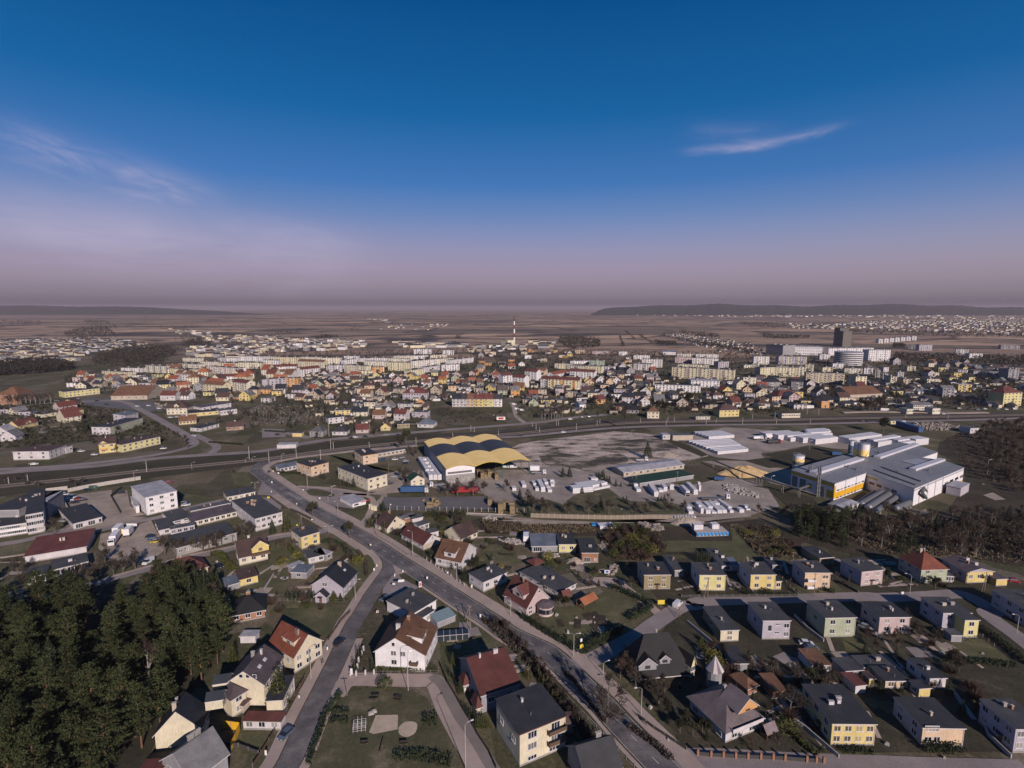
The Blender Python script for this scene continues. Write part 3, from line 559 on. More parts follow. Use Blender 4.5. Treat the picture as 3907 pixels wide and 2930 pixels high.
# painted markings
def dashes(s,off,n,l,w_=.14,z=.125,gap=None):
    P = cr(px(s),12); D = [0]
    for a,b in zip(P,P[1:]): D.append(D[-1] + (b - a).length)
    b_ = MB(); t = 0; z = .26
    def at(d):
        for i in range(len(P) - 1):
            if D[i + 1] >= d: k = (d - D[i]) / (D[i + 1] - D[i] + 1e-6); u = (P[i + 1] - P[i]).normalized(); return P[i].lerp(P[i + 1],k),u
        return P[-1],(P[-1] - P[-2]).normalized()
    for i in range(n):
        d = i * gap
        if d + l > D[-1]: break
        p,u = at(d); q,_ = at(d + l); nn = Vector((u.y,-u.x,0)); a,c = p + nn * off,q + nn * off
        f_ = [Vector((v.x,v.y,z)) for v in (a - nn * w_,a + nn * w_,c + nn * w_,c - nn * w_)]
        if (f_[1] - f_[0]).cross(f_[2] - f_[0]).z < 0: f_.reverse()
        b_.face(f_)
    return tag(b_.build('road_marking',[BAND]),kind='structure')
dashes(MAIN,0,60,2.2,.07,.125,7.5); dashes(MAIN,-3.5,300,1.9,.05,.125,2.0); dashes(MAIN,3.5,300,1.9,.05,.125,2.0)
for i in range(7):   # zebra bars over the wide mouth of the junction
    P = W('N2',1345 + i * 22,262 + i * 10.5); Q = W('N2',1390 + i * 22,246 + i * 10.5); b = MB(); u = (Q - P).normalized(); n_ = Vector((u.y,-u.x,0)) * .25
    q = [Vector((v.x,v.y,.27)) for v in (P - n_,P + n_,Q + n_,Q - n_)]
    if (q[1] - q[0]).cross(q[2] - q[0]).z < 0: q.reverse()
    b.face(q); tag(b.build('road_marking',[BAND]),kind='structure')
# ------------------------------------------------------------------ hills on the horizon
HILL = surf('wooded hill',[(.3,(.012,.017,.013)),(.7,(.028,.032,.022))],.006,.05,famt=.4)
def hill(pts,depth,y0px):    # pts: overview pixel (x, ytop); foot at y0px; ridge set back
    b = MB(); rows = []
    for (x,yt) in pts:
        foot = W('U',x,y0px); k = 1 + depth / foot.length; a_,b_,d_ = ray('U',x,yt); Y = foot.y * k; top = CAM_H - Y * d_ / b_
        X = a_ / b_ * Y; rnd = random.Random(int(x)); rows.append([(foot.x,foot.y,-.5),(foot.x + (X - foot.x) * .35,foot.y + (Y - foot.y) * .35,top * .62 + rnd.uniform(-2,3)),(X,Y,max(top,1)),(X * 1.12,Y * 1.12,-.5)])
    for p,q in zip(rows,rows[1:]):
        for i in range(3): b.face([p[i],q[i],q[i + 1],p[i + 1]])
    return tag(b.build('hills',[HILL]),kind='structure')
hill([(x,665.5 + 15.5 * math.exp(-max(0,x - 1275) / 22) - 6.5 * (1 - math.exp(-max(0,x - 1275) / 60)) * (1 + .28 * math.sin(x * .017 + .4) + .16 * math.sin(x * .049 + 1) + .07 * math.sin(x * .3)) + (max(0,x - 2080) * .045)) for x in range(1275,2330,9)],1500,681)
hill([(x,667 + 13 * min(1,max(0,x - 330) / 270) - 6.5 * max(0,1 - max(0,(x - 100)) / 500) * (1 + .15 * math.sin(x * .03) + .07 * math.sin(x * .21))) for x in range(-120,620,9)],1300,680)

# ------------------------------------------------------------------ near and middle houses, one by one
H = house
CUBE = 'flat-roofed cube houses along the side street'
# upper left quarter
H('N2',(1505,757),(1713,695),'cream','felt',C=(1588,618),D=(1408,667),base=895,F=(2,2),L=(1,2),door='L',label='small pale yellow two-storey cube house beside the road junction, garages behind its garden',front='yellow')
H('N2',(790,990),(1118,915),'cream','brown','gx',D=(700,880),base=1085,rise=5,F=(3,1),L=(1,1),tile=True,door=0,dorm=[(8.2,.3,6.5,4.2,3.9,2.2,'gable','F','yellow')],balc=[('F',4.5,11.8,3.2,'wood')],label='cream house with steep dark brown roof, wide gable and long wooden balcony')
H('N2',(-165,1255),(430,1085),'peach','maroon','hip',depth=11,h=3.3,rise=4,F=(3,1),Rt=(1,1),tile=True,door=0,chim=2,label='long peach bungalow under a low brick-red hipped roof beside the pine wood')
H('N2',(795,1245),(1005,1190),'yellow','brown',C=(960,1080),D=(745,1155),h=3,F=(1,1),L=0,chim=0,door=0,fascia='brown',label='small yellow garage with flat brown roof below the balcony house',cat='garage',name='garage')
H('N2',(650,1320),(800,1275),'grey','bluegrey',C=(735,1190),h=2.2,F=0,L=0,Rt=0,chim=0,door=0,label='blue-grey lean-to shed against the yellow garage',cat='shed',name='shed')
H('N2',(1590,1000),(1778,955),'white','felt',C=(1730,880),D=(1490,925),h=2.6,F=(2,1),L=0,Rt=0,chim=0,door=0,label='low dark-roofed garage with pale doors right below the yellow cube house',cat='garage',name='garage')
H('N2',(1785,965),(1862,925),'grey','lightgrey',C=(1800,850),h=2.6,F=(1,1),L=0,Rt=0,chim=0,door=0,label='lilac-grey roofed garage at the end of the garage row in the garden',cat='garage',name='garage')
H('N2',(1565,1165),(1650,1075),'grey','bluegrey',D=(1440,1105),h=2.5,F=0,L=(1,1),Rt=0,chim=0,door=0,label='shed with blue-grey sheet roof behind the navy-roofed house',cat='shed',name='shed')
H('N2',(1400,1105),(1530,1050),'grey','lightgrey',C=(1500,1020),h=2.4,F=0,L=0,Rt=0,chim=0,door=0,label='open shed with pale lilac roof next to the blue-grey shed',cat='shed',name='shed')
H('N2',(1625,1300),(1985,1330),'lilac','navy','gy',C=(2085,1150),baseB=1452,rise=4.3,F=0,Rt=(3,2),door=0,chim=1,wins=[('F',5.2,4.7,1.8,1.3),('F',6.5,6.9,.5,.5)],sky=[(.7,.5,0)],tile=True,label='lilac-white gabled house with steep navy roof and little front porch',fascia='lilac')
H('N2',(1665,1430),(1790,1440),'lilac','navy','gy',depth=2,h=2.4,F=0,L=0,Rt=0,chim=0,door='F',label='little gabled entrance porch in front of the lilac-white navy-roofed house',name='porch',cat='porch')
H('L2',(1045,335),(1305,488),'cream','red','gx',C=(1460,240),h=5.2,rise=4.4,F=(2,1),Rt=(3,2),door=0,chim=2,tile=True,dorm=[(7.5,1.5,5.5,4,6.4,1.9,'shed')],label='pale house with steep red-orange roof and big brown dormer beside the left road')
H('L2',(585,766),(985,772),'cream','mauve','gy',C=(1168,492),baseB=1015,rise=3.6,F=0,Rt=(4,2),door=0,chim=2,sky=[(.62,.55,0),(.35,.55,0)],wins=[('F',4.2,8.9,.9,.9),('F',6,8.9,.9,.9),('F',7.8,8.9,.9,.9)],tile=True,label='tall cream house with mauve roof, two roof windows and striped gable, beside a spruce')
H('L2',(640,930),(795,835),'cream','mauve','hip',depth=5.5,h=5.6,F=(1,2),Rt=0,L=0,chim=0,door=0,rise=1.8,tile=True,label='cream stair pavilion with small mauve hipped roof before the tall cream house',name='pavilion',cat='pavilion')
H('L2',(770,990),(835,930),'beige','brown','hip',depth=2.2,h=2.6,F=0,Rt=0,L=0,chim=0,door=0,rise=.8,label='tiny brown-roofed porch beside the stair pavilion',name='porch',cat='porch')
H('L2',(1182,945),(1300,690),'cream','dark','flat',depth=4,h=5,F=(3,1),L=0,Rt=0,chim=0,door=0,label='narrow cream annex with black flat roof behind the spruce',name='annex',cat='annex')
H('L2',(-165,1310),(318,1228),'cream','navy','gy',C=(690,985),h=4.4,rise=5.2,F=0,Rt=(3,1),door=0,chim=2,tile=True,dorm=[(13.6,6.5,3,4,4.8,2.6,'gable','R'),(13.6,13,3,4,4.8,2.6,'gable','R')],label='house with very dark navy roof and blank cream gable beside the wood')
H('L2',(220,1800),(600,1512),'grey','grey','gx',D=(20,1500),h=5.0,rise=4.2,F=0,Rt=(1,1),door=0,chim=2,label='house with worn pale grey roof and brick chimney at the lower left edge')
H('L1',(1480,1700),(1700,1690),'cream','maroon','sb',D=(1500,1590),h=3.5,F=0,L=0,Rt=0,door=0,chim=0,label='low outbuilding with dark red roof at the bottom edge below the cream gable',name='outbuilding',cat='outbuilding')
H('L2',(765,1160),(1162,1168),'white','maroon','flat',D=(720,1065),C=(1205,1085),h=2.5,F=(3,1),Rt=0,L=0,door=0,chim=0,fascia='brown',label='long garage with rust-red flat roof between cream house and orange fence',name='garage',cat='garage')
H('N2',(690,1655),(1085,1580),'brick','black','hip',depth=10,h=3,F=(3,1),door=0,tile=True,label='low house with black hipped roof between pines and a small lawn')
H('L2',(735,275),(895,272),'white','lightgrey','flat',depth=3,h=2.2,F=0,L=0,Rt=0,door=0,chim=0,label='small pale shed standing behind the orange-roofed house',name='shed',cat='shed')
H('L3',(362,424),(885,466),'bright','rust','gy',C=(862,170),base=607,rise=4.6,F=0,Rt=(3,2),door=0,chim=2,rf=.42,tile=True,wins=[('F',5.6,8.1,.8,1),('F',5.6,5.3),('F',8.4,5.3),('F',5.7,2.5),('F',2.4,.8,.9,.5),('F',5.7,.8,.9,.5),('F',8.6,.8,.9,.5)],dorm=[(13.2,5.5,4.5,4.5,6.6,1.8,'shed','R')],balc=[('F',10.8,13.0,2.6,'wood')],label='tall white house with rust-brown gabled roof between the two roads')
H('N3',(830,1636),(1097,1476),'bright','felt',C=(800,1340),D=(533,1488),h=4.0,F=(2,1),L=0,door=0,chim=2,label='white flat-roofed shop with rounded parapet at the tip of the road fork',name='shop',cat='shop')
H('L3',(862,75),(985,0),'bright','felt',D=(800,20),h=3.2,F=(1,1),L=0,door=0,chim=0,label='small white annex with dark flat roof leaning on the white shop',name='annex',cat='annex')
H('L3',(1485,893),(1885,765),'grey','maroon','gx',C=(1620,362),D=(1255,540),base=1080,rise=4.0,F=(2,1),L=(1,2),Rt=(2,2),door='L',chim=2,tile=True,rf=.62,label='yellow and grey house with big brick-red roof beside the park lane',plinth='grey')
H('L3',(1300,755),(1358,738),'cream','maroon','hip',depth=3,h=3.2,F=(1,1),L=0,Rt=0,door=0,chim=0,rise=1.6,tile=True,label='little red-roofed entrance porch, the one nearer the lane, by the yellow and grey house',name='porch',cat='porch')
H('L3',(1435,985),(1480,970),'cream','maroon','hip',depth=3,h=3.0,F=0,L=0,Rt=0,door=0,chim=0,rise=1.6,tile=True,label='second little red-roofed porch, nearer the camera, by the yellow and grey house',name='porch',cat='porch')
H('L4',(92,1308),(575,1112),'cream','dark',C=(290,770),D=(-93,930),base=1650,F=0,L=(2,1),Rt=(2,2),door=0,chim=1,fascia='maroon',wins=[('F',3.3,7.1,2.2,1.6),('F',3.3,4.2,2.2,1.5),('F',3.3,1.2,2.2,.9),('F',9.2,1.3,2.4,1.2),('F',9.6,7.0,2.2,1.7),('F',9.6,4.1,2.2,1.7)],balc=[('F',7.2,12.0,5.9,'wood'),('F',7.2,12.0,3.0,'wood')],label='three-storey cream house with dark flat roof and brown balconies at the bottom centre')
H('L4',(505,1195),(655,1190),'beige','brown','hip',depth=4,h=2.6,F=0,L=0,Rt=0,door=0,chim=0,rise=1.2,label='brown-roofed garden shed tucked behind the three-storey cream house',name='shed',cat='shed')
H('L4',(790,1760),(1160,1640),'grey','dark','gx',depth=9,h=4,F=0,L=0,Rt=0,door=0,chim=1,label='house with dark roof cut by the bottom edge beside the main road')
H('L4',(1290,640),(1880,590),'grey','black','hip',C=(1930,420),D=(1430,350),h=3.0,rise=8,over=1.1,F=(3,1),L=(1,1),Rt=(1,1),door='L',chim=1,tile=True,dorm=[(4,-.5,5.2,7,3.4,1.6,'gable'),(9.5,.5,3,5,4.2,1.4,'gable')],label='large house with complex black tiled roof at the street corner')
H('L4',(1900,560),(1940,540),'lemon','black','gy',depth=5,h=4.6,rise=2,F=(1,1),L=0,Rt=0,door=0,chim=0,tile=True,label='small lemon half-timbered gable wing of the black-roofed corner house',name='wing',cat='house wing')
H('L5',(470,1252),(838,1105),'white','pinkgrey','hip',C=(600,735),D=(70,890),base=1400,rise=4.2,F=(2,2),L=(3,2),Rt=0,door=0,chim=1,tile=True,over=.8,dorm=[(7.2,.3,6.5,6,6.2,.6,'gable','F','orange')],balc=[('F',1,11,3.3,'white')],label='white villa with pinkish grey hipped tile roof and orange gable over a balcony')
H('L5',(1592,1196),(2052,1200),'lemon','dark',depth=13.5,base=1420,F=(4,2),L=(3,2),Rt=0,door='L',chim=3,front='yellow',label='bright yellow two-storey cube house behind the brick-pillar fence')
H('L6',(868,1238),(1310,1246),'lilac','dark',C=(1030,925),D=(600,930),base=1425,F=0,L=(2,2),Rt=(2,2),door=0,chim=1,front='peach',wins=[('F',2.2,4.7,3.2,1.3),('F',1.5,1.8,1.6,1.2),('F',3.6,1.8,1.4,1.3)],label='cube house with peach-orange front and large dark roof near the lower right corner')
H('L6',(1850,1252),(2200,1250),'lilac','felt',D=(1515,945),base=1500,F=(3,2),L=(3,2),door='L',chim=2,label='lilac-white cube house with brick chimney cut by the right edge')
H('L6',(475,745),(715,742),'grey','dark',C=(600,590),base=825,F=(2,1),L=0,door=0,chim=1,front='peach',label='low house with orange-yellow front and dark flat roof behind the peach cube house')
H('L6',(945,716),(1115,713),'white','dark',C=(880,505),D=(700,512),base=835,F=(1,1),L=(2,1),door=0,chim=1,label='narrow long white house with one window in its white front')
H('L6',(832,826),(950,818),'grey','dark',D=(720,745),base=925,F=0,L=(1,1),Rt=0,door=0,chim=0,front='yellow',name='garage',cat='garage',label='small garage with yellow front wall between the low orange and narrow white houses')
H('L6',(245,603),(560,592),'white','felt',C=(420,475),D=(110,480),base=650,F=(1,1),L=0,door=0,chim=1,label='low white building with wide flat roof and single chimney behind the orange-fronted house',name='outbuilding',cat='outbuilding')
H('L6',(305,720),(360,718),'yellow','brown',D=(240,640),h=2.6,F=0,L=0,Rt=0,door=0,chim=0,name='shed',cat='shed',label='tiny yellow-fronted shed left of the low orange-fronted house')
H('L5',(1735,640),(1915,628),'grey','felt',C=(1790,497),D=(1600,505),h=2.8,F=(1,1),L=0,Rt=0,door=0,chim=0,name='garage',cat='garage',label='plain grey garage with dark flat roof behind the veranda house')
H('L6',(160,797),(268,785),'white','maroon',D=(20,660),h=2.4,F=0,L=0,Rt=0,door=0,chim=0,name='shed',cat='shed',label='shed with rounded dark red roof among the back gardens')
H('L5',(1380,572),(1575,568),'white','rust',D=(1252,410),C=(1445,405),base=668,F=(4,1),L=0,door=0,chim=0,fascia='brown',name='veranda_house',label='low brown-roofed house with glazed white veranda front')
H('L5',(960,842),(1095,835),'brick','rust',C=(1020,665),D=(848,668),h=2.6,F=0,L=0,Rt=0,door=0,chim=0,fascia='brown',name='shed',cat='shed',label='long shed with rusty brown roof in the dark gardens behind the white villa')
H('L5',(700,815),(800,775),'brick','rust','hip',depth=6,h=2.5,F=0,L=0,Rt=0,door=0,chim=0,name='shed',cat='shed',label='brown pyramid-roofed garden hut just behind the white villa')
H('L5',(560,560),(700,560),'grey','dark','flat',D=(525,395),C=(790,375),h=2.4,F=0,L=0,Rt=0,door=0,chim=0,name='shed',cat='shed',label='half-open grey outbuilding in the yard below the first cube houses')
# lower row of cube houses
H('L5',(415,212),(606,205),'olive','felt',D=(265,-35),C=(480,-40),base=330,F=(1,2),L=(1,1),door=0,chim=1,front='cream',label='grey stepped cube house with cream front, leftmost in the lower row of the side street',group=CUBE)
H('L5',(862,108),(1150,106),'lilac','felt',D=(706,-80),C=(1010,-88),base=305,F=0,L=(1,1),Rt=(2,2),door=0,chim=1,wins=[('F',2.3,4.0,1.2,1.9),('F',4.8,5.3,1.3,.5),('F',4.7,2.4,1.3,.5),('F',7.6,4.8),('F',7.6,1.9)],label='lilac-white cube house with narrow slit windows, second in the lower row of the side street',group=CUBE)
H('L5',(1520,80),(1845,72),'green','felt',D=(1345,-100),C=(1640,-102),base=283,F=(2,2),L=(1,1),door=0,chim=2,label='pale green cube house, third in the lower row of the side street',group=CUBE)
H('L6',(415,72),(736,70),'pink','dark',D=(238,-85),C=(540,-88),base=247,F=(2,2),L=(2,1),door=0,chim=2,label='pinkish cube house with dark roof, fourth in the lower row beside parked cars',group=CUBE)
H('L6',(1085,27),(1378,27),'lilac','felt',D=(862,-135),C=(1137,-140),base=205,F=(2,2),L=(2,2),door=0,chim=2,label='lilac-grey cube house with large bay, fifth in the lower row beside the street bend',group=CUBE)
H('L6',(1315,102),(1462,102),'lemon','felt',D=(1210,25),h=6.1,F=(1,2),L=0,Rt=0,door=0,chim=0,label='lemon two-storey bay wing in front of the fifth cube house',name='wing',cat='house wing')
H('L6',(1172,262),(1285,265),'grey','felt2',D=(1075,195),h=2.3,F=0,L=0,Rt=0,door=0,chim=0,label='low grey lean-to with mossy roof below the fifth cube house',name='lean_to',cat='lean-to')
H('N6',(2160,1600),(2500,1600),'lilac','felt',D=(1745,1362),h=6.2,F=(2,2),L=(3,2),door='L',chim=2,label='large pale cube house with entrance canopy at the far right of the street bend',group=CUBE)
# upper row
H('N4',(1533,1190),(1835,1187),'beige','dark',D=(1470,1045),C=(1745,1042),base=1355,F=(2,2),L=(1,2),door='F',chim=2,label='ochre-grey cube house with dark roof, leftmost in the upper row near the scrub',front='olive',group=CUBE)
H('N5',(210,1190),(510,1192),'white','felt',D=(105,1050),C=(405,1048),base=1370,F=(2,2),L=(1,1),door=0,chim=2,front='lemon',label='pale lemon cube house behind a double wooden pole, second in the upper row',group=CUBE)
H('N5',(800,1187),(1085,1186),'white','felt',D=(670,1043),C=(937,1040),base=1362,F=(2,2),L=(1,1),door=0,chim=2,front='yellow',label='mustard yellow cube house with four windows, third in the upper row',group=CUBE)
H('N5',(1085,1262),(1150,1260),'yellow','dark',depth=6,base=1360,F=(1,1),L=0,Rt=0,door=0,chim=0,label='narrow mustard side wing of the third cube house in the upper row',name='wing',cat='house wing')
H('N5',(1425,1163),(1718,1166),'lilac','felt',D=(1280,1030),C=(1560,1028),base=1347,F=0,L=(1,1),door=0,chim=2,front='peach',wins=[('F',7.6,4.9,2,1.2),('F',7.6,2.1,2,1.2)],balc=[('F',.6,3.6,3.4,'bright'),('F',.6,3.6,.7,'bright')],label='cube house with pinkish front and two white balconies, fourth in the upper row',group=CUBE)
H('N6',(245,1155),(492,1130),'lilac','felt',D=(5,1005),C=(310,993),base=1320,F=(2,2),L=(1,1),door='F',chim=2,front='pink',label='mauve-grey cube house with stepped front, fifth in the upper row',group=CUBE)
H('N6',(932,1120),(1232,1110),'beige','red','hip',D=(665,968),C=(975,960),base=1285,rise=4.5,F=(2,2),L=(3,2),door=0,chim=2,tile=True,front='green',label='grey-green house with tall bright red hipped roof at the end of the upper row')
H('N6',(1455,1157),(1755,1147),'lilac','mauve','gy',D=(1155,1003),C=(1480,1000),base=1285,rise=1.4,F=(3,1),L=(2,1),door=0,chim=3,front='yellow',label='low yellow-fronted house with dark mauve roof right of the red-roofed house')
H('N6',(1795,1240),(1920,1235),'olive','mauve','flat',depth=6,h=2.8,F=0,L=0,Rt=0,door=0,chim=0,front='yellow',label='small yellow garage with dark roof right of the mauve-roofed house',name='garage',cat='garage')
H('N6',(1225,1200),(1295,1205),'white','felt2','flat',depth=5,h=2.6,F=(2,1),L=0,Rt=0,door=0,chim=0,label='white glazed garden room beside the red-roofed grey-green house',name='garden_room',cat='annex')
H('N4',(1885,1135),(1990,1130),'grey','felt',D=(1790,972),h=2.9,F=(1,1),L=0,Rt=0,door=0,chim=1,label='long grey outbuilding behind the ochre-grey and lemon cube houses',name='outbuilding',cat='outbuilding')
H('N5',(465,1085),(592,1082),'white','felt',D=(318,885),C=(437,882),base=1150,F=(1,1),L=0,Rt=0,door=0,chim=2,label='long narrow outbuilding with white end wall between the lemon and mustard cube houses',name='outbuilding',cat='outbuilding')
H('N5',(592,1082),(668,1082),'lilac','bluegrey',depth=7,h=2.5,F=0,L=0,Rt=0,door=0,chim=0,label='blue-roofed carport beside the long narrow outbuilding',name='carport',cat='carport')
H('N5',(1050,1075),(1168,1072),'grey','dark',D=(960,985),base=1145,F=(1,1),L=0,Rt=0,door=0,chim=1,label='dark-roofed outbuilding with one window between the mustard and pinkish cube houses',name='outbuilding',cat='outbuilding')
H('N5',(1592,998),(1750,985),'olive','dark',D=(1408,868),C=(1590,852),h=3.0,F=0,L=0,Rt=0,door=0,chim=1,label='wide dark-roofed garage block behind the pinkish cube house, conifers beyond it',name='outbuilding',cat='outbuilding')
# centre group beside the road
H('N4',(540,1392),(745,1290),'white','felt',D=(130,1140),C=(272,1082),base=1442,F=(3,1),L=(5,1),Rt=0,door='L',chim=2,label='long low white workshop with dark flat roof behind the pink gabled house',name='workshop',cat='workshop')
H('N4',(240,857),(545,852),'grey','bluegrey','sf',C=(512,745),D=(250,743),base=925,F=0,L=0,Rt=0,door=0,chim=0,wins=[('F',2.5,1.3,3.5,2.0)],label='open workshop shed with blue-grey roof beside the stone yard',name='workshop',cat='workshop')
H('N4',(552,838),(745,836),'lemon','dark',depth=11,base=935,F=(2,1),L=0,Rt=0,door=0,chim=3,label='lemon-walled workshop between the open blue-grey shed and the brick one',name='workshop',cat='workshop')
H('N4',(815,936),(1003,936),'brick','dark',D=(760,770),C=(985,765),base=1045,F=0,L=0,Rt=0,door=0,chim=1,wins=[('F',5.6,1.6,.9,.7),('F',2.2,1.2,2.4,2.2)],label='brick-fronted workshop with black roof beside the scrub',name='workshop',cat='workshop')
H('N4',(178,1568),(432,1440),'pink','maroon','gy',D=(-105,1395),C=(160,1330),base=1672,rise=5.6,F=(3,2),L=(2,2),door=0,chim=1,tile=True,wins=[('F',6,7.2,.7,.8),('F',7.4,7.2,.7,.8)],dorm=[(0.6,5,5.5,5.5,5.2,1.6,'gable','L')],label='pink gabled villa with steep wine-red roof and rounded bay')
H('N3',(1640,1275),(1912,1160),'white','felt',D=(1465,1185),C=(1770,1050),base=1388,F=(3,1),L=(2,1),door='F',chim=2,label='low white flat-roofed bungalow beside the main road, wall half in blue shade')
H('N3',(1380,1040),(1558,880),'white','rust','gy',D=(1150,935),h=3.6,rise=5.0,F=(2,1),L=(3,1),door=0,chim=2,tile=True,wins=[('F',4.2,5.5,1.4,1.3)],dorm=[(0.7,5.5,5,4.0,4.4,2.0,'shed','L')],label='white house with steep rust-red roof and long dormer behind dark shrubs')
H('N3',(1390,768),(1570,690),'cream','brown','gx',D=(1275,655),h=2.8,rise=4,F=(3,1),L=(1,1),door=0,chim=0,tile=True,label='small cream house with dark brown gabled roof beside the open field')
H('N3',(950,842),(1145,768),'white','maroon','gy',D=(705,710),base=905,rise=3.2,F=0,L=(3,1),door=0,chim=1,tile=True,front='beige',wins=[('F',5,4.2,1,1.2)],label='house with two-tone brick-red roof and beige gable end facing the road')
H('N3',(533,650),(738,572),'cream','brown','gy',D=(415,585),base=712,rise=4.2,F=(2,1),L=(2,1),door=0,chim=1,wins=[('F',4.5,4.9,1.2,1.2)],tile=True,label='cream gabled house with dark brown roof opposite the big roadside tree')
H('N3',(905,627),(1015,592),'white','felt2',D=(848,592),h=2.4,F=(2,1),L=0,Rt=0,door=0,chim=0,label='small white flat-roofed shed with two windows behind the road houses',name='shed',cat='shed')
H('N3',(822,548),(945,522),'white','felt2','flat',depth=5,h=2.2,F=0,L=0,Rt=0,door=0,chim=0,label='low whitish shed behind the cream gabled house garden',name='shed',cat='shed')
H('N3',(735,545),(868,500),'brick','grey','flat',depth=4,h=2.2,F=0,L=0,Rt=0,door=0,chim=0,label='grey-roofed brick shed next to the red-brown bush',name='shed',cat='shed')
H('N3',(1010,712),(1125,685),'white','felt2','flat',depth=4,h=2.2,F=0,L=0,Rt=0,door=0,chim=0,label='small flat garage behind the two-tone roofed house',name='garage',cat='garage')
# commercial quarter
H('N2',(975,545),(1285,465),'white','felt',D=(680,355),C=(975,255),base=690,F=(5,2),L=(6,2),Rt=0,door=0,chim=7,label='wide two-storey commercial block with dark flat roof and many vents by the junction',name='commercial_building',cat='commercial building',wk='c')
H('N2',(655,293),(975,232),'cream','felt',D=(588,235),C=(885,172),base=352,F=(5,1),L=0,Rt=0,door=0,chim=0,label='narrow cream single-storey wing behind the wide commercial block',name='outbuilding',cat='outbuilding')
H('N2',(245,582),(762,460),'cream','mauve',D=(215,482),C=(690,372),base=640,F=(8,1),L=0,Rt=0,door=0,chim=0,label='long low building with aubergine-dark roof left of the commercial block',name='outbuilding',cat='commercial building')
H('N2',(235,455),(690,362),'grey','felt2',depth=5,h=3.0,F=0,L=0,Rt=0,door=0,chim=2,label='long grey-roofed strip building behind the aubergine roof',name='outbuilding',cat='outbuilding')
H('N2',(30,577),(243,522),'white','felt',D=(-70,462),C=(148,418),base=635,F=(2,2),L=(3,1),Rt=0,door=0,chim=0,wsz=(2.4,1.0),label='square white-fronted workshop with slate-grey roof left of the aubergine roof',name='workshop',cat='workshop')
H('N1',(1832,678),(2005,640),'white','felt',D=(1735,572),C=(1895,530),base=740,F=(1,1),L=(3,1),Rt=0,door=0,chim=0,label='low dark flat-roofed garage with pale front at the end of the lorry yard',name='garage',cat='garage')
H('N2',(0,668),(278,615),'lilac','felt2',depth=4.5,h=3,F=(4,1),L=0,Rt=0,door=0,chim=0,label='low lilac-grey strip workshop in front of the square white-fronted one',name='workshop',cat='workshop')
H('N2',(70,885),(760,705),'concrete','felt',D=(0,735),C=(650,575),h=3.6,F=(8,1),L=0,Rt=0,door=0,chim=0,wk='c',label='long shadowed garage row with dark roof behind the line of bare trees',name='garage_row',cat='garage')
H('N1',(1672,302),(2032,222),'bright','lightgrey',D=(1500,182),C=(1815,102),base=507,F=(3,3),L=(3,2),Rt=0,door=0,chim=0,wsz=(1.6,1.2),label='white three-storey office with stepped pale roofs on a gravel yard',name='office_building',cat='office building',fascia='bright')
H('N1',(1560,400),(1600,392),'bright','lightgrey',D=(1505,290),h=4,F=0,L=(2,1),Rt=0,door=0,chim=0,label='low white side block left of the white three-storey office',name='outbuilding',cat='outbuilding')
H('N1',(842,602),(1172,522),'white','dark',D=(765,400),C=(1085,362),base=668,F=0,L=0,Rt=0,door=0,chim=0,wins=[('F',2.2,1.3,2.6,2.1),('F',7,1.3,2.6,2.1),('F',10.4,1.5,1,1.6)],label='dark-roofed garage with two wide openings at the edge of the gravel yard',name='garage',cat='garage')
H('N1',(-150,655),(300,590),'bright','dark',D=(-260,470),C=(215,455),base=780,F=(6,2),L=0,Rt=0,door=0,chim=2,wsz=(2.2,1.1),label='large white factory front with long window bands at the left edge',name='factory',cat='factory')
H('N1',(-150,450),(215,440),'grey','dark',D=(-260,250),C=(160,225),h=9,F=0,L=0,Rt=0,door=0,chim=3,label='rear factory hall with very dark roof at the left edge',name='factory_hall',cat='factory')
H('N1',(297,500),(490,465),'white','dark',D=(215,235),C=(385,212),base=728,F=(2,3),L=0,Rt=(4,2),door=0,chim=2,wsz=(3.2,1.5),label='tall factory wing with big glazed bays right of the white factory front',name='factory_wing',cat='factory')
H('N1',(432,348),(540,338),'grey','lightgrey',C=(508,236),D=(396,238),h=9,F=0,L=0,Rt=0,door=0,chim=0,label='small tower block with pale metal roof behind the tall factory wing',name='tower',cat='factory')
H('N1',(285,978),(992,860),'white','maroon','sf',D=(290,830),C=(968,680),base=1055,rise=1.2,F=0,L=0,Rt=0,door=0,chim=2,label='long white building under a wide plain brick-red roof',name='warehouse',cat='warehouse')
H('N1',(605,1135),(1012,1035),'grey','felt',D=(540,1045),C=(1000,930),base=1222,F=(5,1),L=0,Rt=0,door=0,chim=1,wsz=(2,2),label='grey annex with pale door panels below the brick-red roofed building',name='annex',cat='annex')
H('N1',(288,1225),(515,1180),'concrete','felt',D=(240,1130),base=1330,F=(3,1),L=0,Rt=0,door=0,chim=0,wsz=(2,2),label='weathered grey building with two white doors by the left wood',name='outbuilding',cat='outbuilding')
H('N1',(-80,1560),(300,1520),'grey','lightgrey','sf',depth=8,h=3,F=0,L=0,Rt=0,door=0,chim=0,label='pale-roofed shed at the left edge above the pine wood',name='shed',cat='shed')
